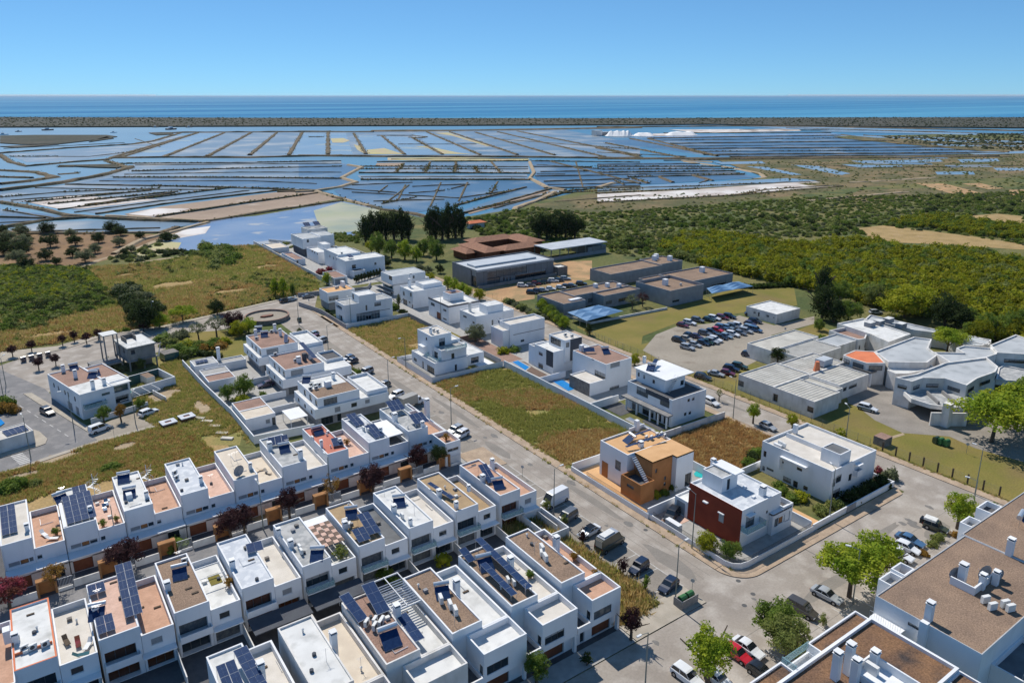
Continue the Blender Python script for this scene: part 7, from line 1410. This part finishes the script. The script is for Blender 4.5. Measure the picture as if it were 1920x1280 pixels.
for i, (x, y, r, lf) in enumerate(((1640,520,3.4,'leaf_mid'),(1700,570,3,'leaf_scrub'),(1780,620,3.4,'leaf_mid'),(1860,590,3,'leaf_lime'),(1900,660,3,'leaf_mid'),(1750,520,3,'leaf_olive'),(1820,480,3,'leaf_olive'),(1150,800,2.8,'leaf_olive'),(1230,820,2.4,'leaf_olive'),(1090,770,2,'leaf_olive'))): shrub('Q', x, y, 2.8, r, lf, 'garden shrub in the thick planting round the unfinished house', 'shrubs round the unfinished house')
for i, (x, y, r, lf) in enumerate(((60,330,2.6,'leaf_mid'),(160,380,2.6,'leaf_mid'),(260,360,2.6,'leaf_autumn'),(360,330,2.8,'leaf_mid'),(460,330,2.8,'leaf_autumn'),(520,280,2.4,'leaf_lime'),(640,160,2.8,'leaf_lime'),(200,320,2.4,'leaf_mid'),(100,420,2.4,'leaf_mid'),(420,280,2.6,'leaf_mid'))): shrub('F', x, y, 2.4, r, lf, 'leafy shrub in the thicket beside the field park', 'shrubs in the thicket beside the field park')
tree('F',760,900,5.4,3.0,'round','leaf_mid','dark fruit tree between the low annexes',base=.02); tree('F',560,960,4.2,2.2,'round','leaf_mid','orange speckled tree left of the fruit tree',base=.02); shrub('F',720,970,2.0,2.4,'leaf_lime','lime hedge under the fruit tree'); shrub('F',980,930,2.2,1.2,'leaf_mid','small bush by the white annex wall')
for i, (x, y, r) in enumerate(((30,470,1.6),(130,430,1.8),(250,420,1.8),(350,430,1.8),(430,450,1.6))): shrub('F', x, y, 2.0, r, 'leaf_dark', 'dark clipped hedge bush behind the annex, %s from left' % ORD[i], 'curved hedge behind the annex')
for i, (x, y) in enumerate(((560,500),(600,520),(640,540),(680,560),(720,590),(750,620))): shrub('M', x, y, 1.8+rng.random(), 1.6, ('leaf_scrub','leaf_mid','leaf_autumn')[i%3], 'flowering shrub along the wall of the tall houses', 'shrubs along the wall of the tall houses')
for i, (x, y) in enumerate(((865,690),(940,800),(1010,860),(500,400),(440,340),(330,330),(120,120),(165,150))): shrub('M', x, y, 1.6, .9, ('leaf_scrub','leaf_mid','leaf_lime','leaf_scrub','leaf_olive','leaf_olive','leaf_olive','leaf_scrub')[i], 'small planted shrub at the edge of the parking bays', 'small shrubs at the edge of the parking bays')
for i, (x, y) in enumerate(((130,690),(320,640),(390,820),(560,780),(630,580),(745,540),(870,560),(985,520),(1440,440))): tree('Q', x, y, 3.6, 1.5, 'round', 'leaf_purple', 'small dark reddish avenue tree by the left road, %s from left' % ORD[i], group='small dark trees beside the left road', base=.35)
for i, (x, y) in enumerate(((40,1240),(90,1180),(30,1160),(130,1240))): shrub('Q', x, y, 3.0, 2.0, ('leaf_autumn','leaf_mid','leaf_mid','leaf_autumn')[i], ['orange green bush at the pool corner','green bush at the pool corner','green bush at the left frame edge','rusty bush at the walled corner'][i])
for i, (x, y) in enumerate(((100,1130),(180,1150),(240,1110),(60,1180))): shrub('r', x, y, 2.6, 2.2, 'leaf_mid', 'green fig like bush behind the left terraced houses', 'bushes behind the left terraced houses')
shrub('r',430,1090,1.8,1.6,'leaf_scrub','low bush near the spiral stairs'); shrub('r',1310,890,1.6,2.4,'leaf_mid','fresh green bush alone in the dry grass'); shrub('r',1400,880,1.3,1.6,'leaf_mid','second fresh green bush alone in the dry grass')
for i, (x, y, r, h, lf) in enumerate(((1130,560,1.2,1.2,'leaf_scrub'),(1180,510,1.4,1.6,'leaf_scrub'),(1420,360,.9,1.2,'leaf_autumn'),(1330,480,1.0,1.2,'leaf_autumn'),(1560,290,1.6,1.5,'leaf_mid'),(1650,250,1.6,1.4,'leaf_mid'),(1440,330,1.2,1.2,'leaf_mid'),(1060,640,1.0,1.2,'leaf_autumn'))): shrub('H', x, y, h, r, lf, 'planted shrub along the edge of the apartment blocks', 'shrubs along the edge of the apartment blocks')
for i, (x, y) in enumerate(((960,700),(900,640),(1250,560))): shrub('b', x, y, 2.2, 1.6, 'leaf_mid' if i < 2 else 'leaf_lime', ['green shrub in the yard of the middle row','leafy shrub in the yard between rows','lime green shrub in the yard near the panel roof'][i])
for i, (k, x, y, z, s, lf, lb) in enumerate((('b',640,530,4.6,1.8,'leaf_scrub','palm like plants filling the terrace under the checkered pergola'),('a',1380,700,4.6,1.4,'leaf_autumn','dry palm in the corner of the white terrace'),('a',340,390,4.1,1.0,'leaf_mid','row of pots on the leftmost orange terrace'),('a',620,340,4.1,1.0,'leaf_mid','potted plant in the corner of the second terrace'),('a',700,310,4.1,.9,'leaf_scrub','potted plant beside the seats of the second terrace'),('f',820,830,4.1,1.0,'leaf_autumn','potted shrub on the pink terrace beside the redroofed house'),('M',1650,1250,4.2,1.2,'leaf_autumn','rusty potted shrub on the end wing terrace'),('c',690,540,6.0,1.1,'leaf_autumn','potted shrub at the chimney of the front end house'),('c',825,640,6.0,.9,'leaf_autumn','second potted shrub by the front end chimney'),('c',430,650,6.0,.9,'leaf_mid','green potted plant on the pale terrace'),('N',1700,380,6.0,.9,'leaf_mid','green pot plant along the pale terrace wall'))):
    p = P(k, x, y, z); t = empty('potted_plant', (p.x,p.y,z), 0, lb, 'potted plant'); b = MB(); b.cyl((0,0,0),(0,0,.4),.2,'terracotta',.28,n=8); b.build('pot', t); c = put('foliage', CR['small'][i%3], t, (0,0,.3+s*.5)); c.scale = (s*.7,s*.7,s*.6); recol(c, lf)
# roof terrace furniture
def lounger(k, x, y, z, rz, m, lb, cat='sun lounger', nm='sun_lounger'):
    p = P(k, x, y, z); t = empty(nm, (p.x,p.y,z), R(rz), lb, cat); b = MB(); b.box(-.3,.3,-.9,.4,.28,.34,m); b.build('seat', t); b = MB(); b.poly([(-.3,.4,.31),(.3,.4,.31),(.3,.95,.75),(-.3,.95,.75)],m); b.build('backrest', t)
    for sx in (-.27,.24):
        for sy in (-.85,.3): b = MB(); b.box(sx,sx+.04,sy,sy+.04,0,.28,'steel'); b.build('leg', t)
lounger('a',490,1120,4.65,75,'glass_teal','blue green lounger on the pale terrace of the orange trimmed house'); lounger('a',400,1040,4.65,10,'bark','brown folded chair on the pale terrace'); lounger('a',470,1050,4.65,0,'flower_pink','pink chair on the pale terrace'); lounger('a',530,1060,4.65,-30,'wframe','white chair with pink cloth on the pale terrace')
lounger('a',265,395,4.1,20,'white','white chair on the leftmost orange terrace'); lounger('a',315,420,4.1,60,'white','white lounger by the pots on the leftmost terrace'); lounger('a',640,210,4.1,0,'c_blue','blue sofa like seat on the second terrace'); lounger('a',630,240,4.1,0,'c_blue','second blue seat on the second terrace'); lounger('f',290,1020,4.1,20,'cream_tile','wicker seat on the cream terrace'); lounger('f',250,1000,4.1,80,'cream_tile','second wicker seat on the cream terrace')
lounger('c',455,385,.2,-20,'patio_dark','striped sun lounger in the end wing court, left'); lounger('c',500,375,.2,-20,'patio_dark','striped sun lounger in the end wing court, right')
# olive grove at the left
GRV = ((125,245,1),(265,235,1.1),(285,310,1.1),(400,255,.8),(425,300,.9),(555,285,.9),(535,345,.8),(630,230,1.1),(680,245,.9),(672,305,.8),(790,265,.7),(10,240,.9),(50,280,1),(20,310,1.1),(25,355,1.1),(130,320,1.2),(150,290,.9),(115,355,1.1),(100,400,1),(260,385,.9),(410,365,.8),(480,395,1),(150,430,.9),(320,410,.6),(740,340,.6),(700,350,.5),(935,275,.8),(-60,280,1.1),(-70,360,1.1))
GL = []
for q in GRV:
    rw = lambda v: 'back' if v[1] <= 270 else 'middle' if v[1] <= 325 else 'front'
    GL.append((ORD[sorted(v[0] for v in GRV if rw(v) == rw(q)).index(q[0])], rw(q)))
GO = 'dark orchard trees on the brown soil at the left'
for i, (x, y, s) in enumerate(((125,245,1),(265,235,1.1),(285,310,1.1),(400,255,.8),(425,300,.9),(555,285,.9),(535,345,.8),(630,230,1.1),(680,245,.9),(672,305,.8),(790,265,.7),(10,240,.9),(50,280,1),(20,310,1.1),(25,355,1.1),(130,320,1.2),(150,290,.9),(115,355,1.1),(100,400,1),(260,385,.9),(410,365,.8),(480,395,1),(150,430,.9),(320,410,.6),(740,340,.6),(700,350,.5),(935,275,.8),(-60,280,1.1),(-70,360,1.1))):
    tree('i', x, y, 6*s, 4.6*s, 'round', 'leaf_dark' if i%3 else 'leaf_olive', 'dark round grove tree, %s from left in the %s row on brown soil' % GL[i], group=GO, base=.05)
# ------------------------------------------------ stuff: scattered with geometry nodes
def inside(p, poly):
    c = False; n = len(poly); x, y = p
    for i in range(n):
        x1, y1 = poly[i]; x2, y2 = poly[(i+1)%n]
        if (y1 > y) != (y2 > y) and x < (x2-x1)*(y-y1)/(y2-y1)+x1: c = not c
    return c
def fill(poly, n, seed=1, holes=(), thr=None, sc=.02):
    holes = list(holes)+(SOIL if 'SOIL' in globals() else [])
    r = random.Random(seed); q = [(p[0], p[1]) for p in poly]; xs = [p[0] for p in q]; ys = [p[1] for p in q]; out = []; tries = 0
    while len(out) < n and tries < n*30:
        tries += 1; p = (r.uniform(min(xs),max(xs)), r.uniform(min(ys),max(ys)))
        if thr is not None and noise.noise(Vector((p[0]*sc, p[1]*sc, seed))) < thr: continue
        if inside(p, q) and not any(inside(p, h) for h in holes): out.append(p)
    return out
def scatter(name, label, pts, protos, s0, s1, z=0, seed=0):
    me = bpy.data.meshes.new(name); me.from_pydata([(p[0],p[1],z) for p in pts], [], [])
    o = bpy.data.objects.new(name, me); COL.objects.link(o); tag(o, label, kind='stuff')
    ng = bpy.data.node_groups.new(name, 'GeometryNodeTree'); ng.interface.new_socket('Geometry', in_out='INPUT', socket_type='NodeSocketGeometry'); ng.interface.new_socket('Geometry', in_out='OUTPUT', socket_type='NodeSocketGeometry')
    n, l = ng.nodes, ng.links; gi = n.new('NodeGroupInput'); go = n.new('NodeGroupOutput'); ip = n.new('GeometryNodeInstanceOnPoints'); jn = n.new('GeometryNodeJoinGeometry')
    for pr in protos:
        oi = n.new('GeometryNodeObjectInfo'); oi.inputs['Object'].default_value = pr; oi.inputs['As Instance'].default_value = True; oi.transform_space = 'ORIGINAL'
        sc = n.new('GeometryNodeTransform'); sc.inputs['Scale'].default_value = tuple(pr.scale); l.new(oi.outputs['Geometry'], sc.inputs['Geometry'])
        gi2 = n.new('GeometryNodeGeometryToInstance'); l.new(sc.outputs[0], gi2.inputs[0]); l.new(gi2.outputs[0], jn.inputs[0])
    ip.inputs['Pick Instance'].default_value = True
    rv = n.new('FunctionNodeRandomValue'); rv.data_type = 'FLOAT'; rv.inputs[2].default_value = s0; rv.inputs[3].default_value = s1; rv.inputs[8].default_value = seed
    rr = n.new('FunctionNodeRandomValue'); rr.data_type = 'FLOAT_VECTOR'; rr.inputs[0].default_value = (0,0,0); rr.inputs[1].default_value = (0,0,6.28); rr.inputs[8].default_value = seed+5
    l.new(gi.outputs[0], ip.inputs['Points']); l.new(jn.outputs[0], ip.inputs['Instance']); l.new(rv.outputs[1], ip.inputs['Scale']); l.new(rr.outputs[0], ip.inputs['Rotation']); l.new(ip.outputs[0], go.inputs[0])
    m = o.modifiers.new('scatter', 'NODES'); m.node_group = ng; return o
def tuft_mesh(name, seed, n, r_, h_, m):
    r = random.Random(seed); b = MB()
    for i in range(n):
        a = r.random()*6.28; d = r_*math.sqrt(r.random()); x, y = d*math.cos(a), d*math.sin(a); w_ = .05+.05*r.random(); a2 = r.random()*6.28; hh = h_*(.5+.7*r.random()); lx, ly = r.gauss(0,.18), r.gauss(0,.18)
        b.poly([(x-w_*math.cos(a2),y-w_*math.sin(a2),0),(x+w_*math.cos(a2),y+w_*math.sin(a2),0),(x+lx,y+ly,hh)], m)
    return b.mesh(name)
def proto(name, me, loc, m=None, scale=(1,1,1), kind='stuff'):
    o = put(name, me, None, loc); o.scale = scale
    if m: recol(o, m)
    return tag(o, kind=kind)
tf = [tuft_mesh('grass_tuft', s, 26, .55, .55, m) for s, m in ((1,'drygrass'),(2,'greengrass'),(3,'rustgrass'),(4,'drygrass'),(5,'greengrass'))]
tp = [proto('grass_tuft', tf[i], (96+i*1.5, 120, 0)) for i in range(5)]
def blob(x, y, a, b_, m, z, seed):
    r = random.Random(seed); n = 16; q = [(x+a*math.cos(6.283*i/n)*r.uniform(.65,1.25), y+b_*math.sin(6.283*i/n)*r.uniform(.65,1.25)) for i in range(n)]
    sheet('bare_soil', q, z, m); return q
SOIL = [blob(102,186,4,2.5,'dirtpath',.034,4)]
for i, (k, x, y, a, b_) in enumerate((('r',700,760,4,2.2),('r',1500,620,3.2,2),('r',300,960,3,1.6),('F',-250,900,3,5),('F',250,1050,1.6,5),('w',1650,620,3,2),('i',1000,520,9,5),('i',1300,560,8,4),('i',700,470,6,4),('i',1500,420,7,4),('i',300,800,8,3))):
    p = P(k, x, y); SOIL.append(blob(p.x, p.y, a, b_, 'dirtpath' if i < 6 else 'grass_dry', .036+i*.0013, 20+i))
LOT1 = rect(86.6,107.6,104.4,158); LOT2 = rect(86.6,107.6,180,214.6); LOT3 = rect(107.4,131,84,100.6); VERGE = [(62.9,64),(70.8,64),(70.6,80),(68,100),(63,100)]
scatter('tall_grass', 'green and golden grass on the large vacant lot', fill(LOT1, 2600, 3, thr=-.05, sc=.06), [tp[1],tp[4],tp[1]], .6, 1.5, seed=1)
scatter('tall_grass', 'rusty patches of grass on the large vacant lot', fill(LOT1, 2400, 4, thr=-.02, sc=.07), [tp[2],tp[0],tp[3]], .7, 1.6, seed=2)
scatter('tall_grass', 'golden grass on the upper vacant lot', fill(LOT2, 1500, 5, holes=(rect(95,108,178,190),)), [tp[0],tp[3],tp[1]], .7, 1.7, seed=3)
scatter('tall_grass', 'rusty grass on the lot behind the orange villa', fill(LOT3, 1300, 6), [tp[2],tp[0],tp[2]], .7, 1.5, seed=4)
scatter('tall_grass', 'tall dry grass on the verge by the front row end', fill(VERGE, 800, 7), [tp[0],tp[3],tp[1]], 1.0, 2.4, seed=5)
EL = W('r',[(0,960),(1180,590),(1920,390),(2300,460),(2900,1000),(2500,1000),(1400,1000),(1000,1100),(600,1180),(0,1400),(-300,1400),(-300,1060)])
scatter('tall_grass', 'dry grass slope behind the upper row', fill(EL, 5200, 8), [tp[0],tp[2],tp[1],tp[4]], .6, 1.5, seed=6)
EL2 = W('F',[(0,490),(60,560),(260,790),(600,1110),(760,1300),(500,1400),(-200,1350),(-500,1150),(-600,900),(-250,560),(-100,420)])
scatter('tall_grass', 'green and dry grass along the long white wall', fill(EL2, 3000, 9), [tp[1],tp[4],tp[0]], .6, 1.4, seed=7)
MEAD = W('i',[(490,425),(700,418),(1060,368),(1200,312),(1480,304),(1760,484),(1795,550),(1400,636),(1180,686),(890,750),(600,800),(0,900),(-200,800),(-200,640),(560,600),(560,480)])
scatter('meadow_grass', 'golden seed heads in patches over the open field', fill(MEAD, 5000, 31, thr=.0, sc=.02), [tp[0],tp[3],tp[2]], 1.0, 2.6, seed=41)
scatter('meadow_grass', 'rough grass over the open field', fill(MEAD, 8000, 10), [tp[1],tp[1],tp[4],tp[0]], .9, 2.6, seed=8)
bp = []
for i, (lf, kd) in enumerate((('leaf_scrub','bush'),('leaf_mid','bush'),('leaf_dark','bush'),('leaf_orchard','round'),('leaf_olive','bush'),('leaf_lime','bush'),('leaf_autumn','bush'))):
    me = CR['bush'][i%3] if i != 3 else CR['small'][0]; p = P('i', 40+i*70, 640); o = put('shrub', me, None, (p.x,p.y,.4)); recol(o, lf); tag(o, kind='stuff'); bp.append(o)
THK = W('i',[(-300,430),(180,425),(480,440),(560,520),(640,640),(330,720),(280,760),(60,790),(-300,830)])
scatter('shrub_thicket', 'dense green thicket at the left edge', fill(THK, 1500, 12), [bp[0],bp[1],bp[1],bp[2]], 1.0, 2.8, z=.4, seed=9)
scatter('shrub_thicket', 'lighter green canes in the left thicket', fill(W('i',[(-300,430),(450,440),(560,520),(500,600),(200,620),(-300,600)]), 900, 13), [bp[0],bp[1],bp[5]], 1.4, 2.6, z=.5, seed=10)
scatter('field_shrubs', 'low shrubs strewn over the open field', fill(MEAD, 420, 14, thr=0, sc=.03), [bp[0],bp[1],bp[0],bp[2]], .7, 2.0, z=.1, seed=11)
scatter('field_shrubs', 'clump of tall shrubs in the middle of the field', fill(W('i',[(1070,350),(1160,310),(1300,315),(1350,400),(1200,435),(1180,380)]), 70, 15), [bp[0],bp[1]], 2, 4.5, z=.4, seed=12)
scatter('field_shrubs', 'dark shrubs in the middle of the field', fill(W('i',[(640,560),(720,530),(850,600),(900,680),(780,700),(660,620)]), 60, 16), [bp[2],bp[4]], 2, 4.5, z=.4, seed=13)
scatter('field_shrubs', 'bushes along the dirt tracks', fill(W('i',[(560,390),(700,350),(960,240),(1000,262),(860,330),(1050,330),(1040,360),(740,400)]), 70, 17), [bp[0],bp[2],bp[4]], 1, 2.6, z=.2, seed=14)
scatter('field_shrubs', 'reeds along the pan edge by the villas', fill(W('px',[(345,474),(560,455),(600,440),(690,436),(700,452),(600,462),(480,470),(350,482)]), 160, 18), [bp[0],bp[1]], 1, 2.2, z=.2, seed=15)
SCR = W('px',[(870,412),(1000,390),(1120,400),(1500,372),(1920,360),(2200,380),(2200,520),(1920,470),(1800,460),(1600,440),(1430,450),(1260,470),(1230,500),(1140,470),(1000,470),(900,440)])
FLD = (W('px',[(1605,428),(1650,422),(1700,430),(1800,440),(1920,460),(1920,472),(1720,460),(1640,450)]), W('px',[(1800,405),(1870,400),(1920,405),(1920,425),(1850,418)]))
FLDx = [[(p.x,p.y) for p in f] for f in FLD]
scatter('scrub', 'mixed scrub between the school and the salt pans', fill(SCR, 6500, 19, holes=FLDx), [bp[0],bp[1],bp[0],bp[4],bp[1]], .7, 2.0, z=.2, seed=16)
scatter('scrub', 'dark thickets in the scrub', fill(SCR, 420, 20, holes=FLDx, thr=.12, sc=.012), [bp[2],bp[0],bp[1]], 1.6, 3.6, z=.4, seed=17)
scatter('marsh_scrub', 'low marsh scrub beside the pans on the right', fill(W('px',[(1440,335),(1400,305),(1600,300),(1890,290),(2300,280),(2300,370),(1500,372),(1120,396),(1050,388),(1130,370),(1560,352)]), 2400, 21), [bp[4],bp[0],bp[0]], .5, 1.6, z=0, seed=18)
scatter('marsh_scrub', 'dark bushes all over the barrier island', fill([(q.x,q.y) for q in isl], 9000, 22), [bp[2],bp[4],bp[2]], 1.2, 2.8, z=2.6, seed=19)
scatter('marsh_scrub', 'low bushes on the marsh behind the salt works', fill(W('px',[(1650,256),(1920,250),(2200,262),(2200,285),(1900,284),(1700,268)]), 1400, 23), [bp[4],bp[2]], 1.2, 3.2, z=0, seed=20)
# dike vegetation
r = random.Random(5); dp = []
for o in list(COL.objects):
    if o.name.startswith('dike'):
        vv = o.data.vertices; wd_ = (vv[0].co.xy-vv[4].co.xy).length if len(vv) > 4 else 0
        if wd_ < 2.6 and r.random() < .75: continue
        for v in vv:
            if v.index % 5 in (1,2,3) and noise.noise(Vector((v.co.x*.012,v.co.y*.012,0))) > -.15:
                for _ in (0,1): dp.append((v.co.x+r.uniform(-4,4)*.7, v.co.y+r.uniform(-4,4)*.7))
scatter('dike_scrub', 'small dark bushes growing on the dikes', dp, [bp[4],bp[2],bp[0],bp[6]], .25, .8, z=.6, seed=21)
# citrus orchard: nearest trees one by one, the rest as one mass
ORC = W('px',[(1232,470),(1262,444),(1340,440),(1430,456),(1500,462),(1600,452),(1640,455),(1720,472),(1830,470),(1930,500),(2100,540),(2100,720),(1960,680),(1880,640),(1760,600),(1690,592),(1560,560),(1500,545),(1420,522),(1380,515),(1320,500)])
oq = [(p.x,p.y) for p in ORC]; xs = [p[0] for p in oq]; ys = [p[1] for p in oq]; pts = []; r = random.Random(9); x = min(xs)
while x < max(xs):
    y = min(ys)
    while y < max(ys):
        p = (x+r.uniform(-.7,.7), y+r.uniform(-.7,.7))
        if inside(p, oq) and r.random() < .96: pts.append(p)
        y += 4.0
    x += 4.6
pts.sort(key=lambda p: math.hypot(*p))
for p in pts[:300]: tree(p, 0, 0, 3.4+r.random()*2.4, 2.3+r.random()*1.2, 'small', r.choice(['leaf_orchard','leaf_orchard','leaf_orchard','leaf_mid','leaf_lime']), 'yellow green citrus tree in the dense orchard', group='citrus trees of the orchard', name='citrus_tree', base=.02, rr=r)
scatter('orchard', 'yellow green citrus orchard running back toward the scrub', pts[300:], [bp[3],bp[3],bp[3],bp[5],bp[1],bp[0]], 1.9, 3.7, z=1.6, seed=22)
ORB = W('px',[(1660,420),(1760,405),(1920,425),(2100,440),(2100,490),(1920,452),(1800,438),(1700,425)])
scatter('orchard', 'narrow upper strip of orchard beyond the dry field', fill(ORB, 420, 24), [bp[3],bp[1]], 2.2, 3.2, z=1.2, seed=23)
scatter('hedge', 'clipped dark hedge between the lawn and the orchard', [(P('k',x,720-abs(x-1800)*.05).x+random.uniform(-.6,.6), P('k',x,720-abs(x-1800)*.05).y+random.uniform(-.6,.6)) for x in range(1690,2180,7)], [bp[1],bp[2]], 1.6, 2.1, z=.3, seed=24)
scatter('groundcover', 'bushes on the verge behind the flat school', fill(W('k',[(740,420),(1050,440),(1260,500),(1650,590),(2000,680),(2000,640),(1500,500),(1060,380),(740,330)]), 260, 25), [bp[0],bp[1],bp[2]], 1.4, 3.6, z=.3, seed=25)

ed = []
r = random.Random(77)
for (x0, y0, x1, y1, n, j) in ((86.4,104,86.4,158,170,.35),(86.4,180,86.4,214,110,.35),(63,63.9,70.8,63.9,60,.4),(70.9,64,70.9,100,90,.35),(107.4,82,107.4,100,50,.3),(144.3,46,144.3,150,200,.25),(86.1,62.8,86.1,80,18,.1),(84.3,66,84.3,200,70,.1),(37.4,150,35.9,208,120,.4),(-20,140.2,60,140.2,160,.6)):
    for i in range(n): t_ = r.random(); ed.append((x0+(x1-x0)*t_+r.gauss(0,j), y0+(y1-y0)*t_+r.gauss(0,j)))
scatter('edge_weeds', 'weeds spilling over kerbs and wall feet', ed, [tp[1],tp[0],tp[4]], .35, .9, z=.05, seed=50)

# ---- thin sea air over the whole scene
m = bpy.data.materials.new('haze'); m.use_nodes = True; n = m.node_tree.nodes; l = m.node_tree.links; n.remove(n['Principled BSDF'])
pvn = n.new('ShaderNodeVolumePrincipled'); pvn.inputs['Density'].default_value = 1.6e-5; pvn.inputs['Color'].default_value = (.86,.93,1,1); pvn.inputs['Anisotropy'].default_value = .2
l.new(pvn.outputs[0], n['Material Output'].inputs['Volume'])
b = MB(); b.v = [(-62000,-9000,-2),(72000,-9000,-2),(72000,90000,-2),(-62000,90000,-2),(-62000,-9000,80),(72000,-9000,80),(72000,90000,80),(-62000,90000,80)]
b.f = [(0,3,2,1),(4,5,6,7),(0,1,5,4),(1,2,6,5),(2,3,7,6),(3,0,4,7)]; me = bpy.data.meshes.new('haze'); me.from_pydata(b.v, [], b.f); me.materials.append(m)
hz = bpy.data.objects.new('haze', me); COL.objects.link(hz); tag(hz, 'thin pale sea haze', kind='stuff')
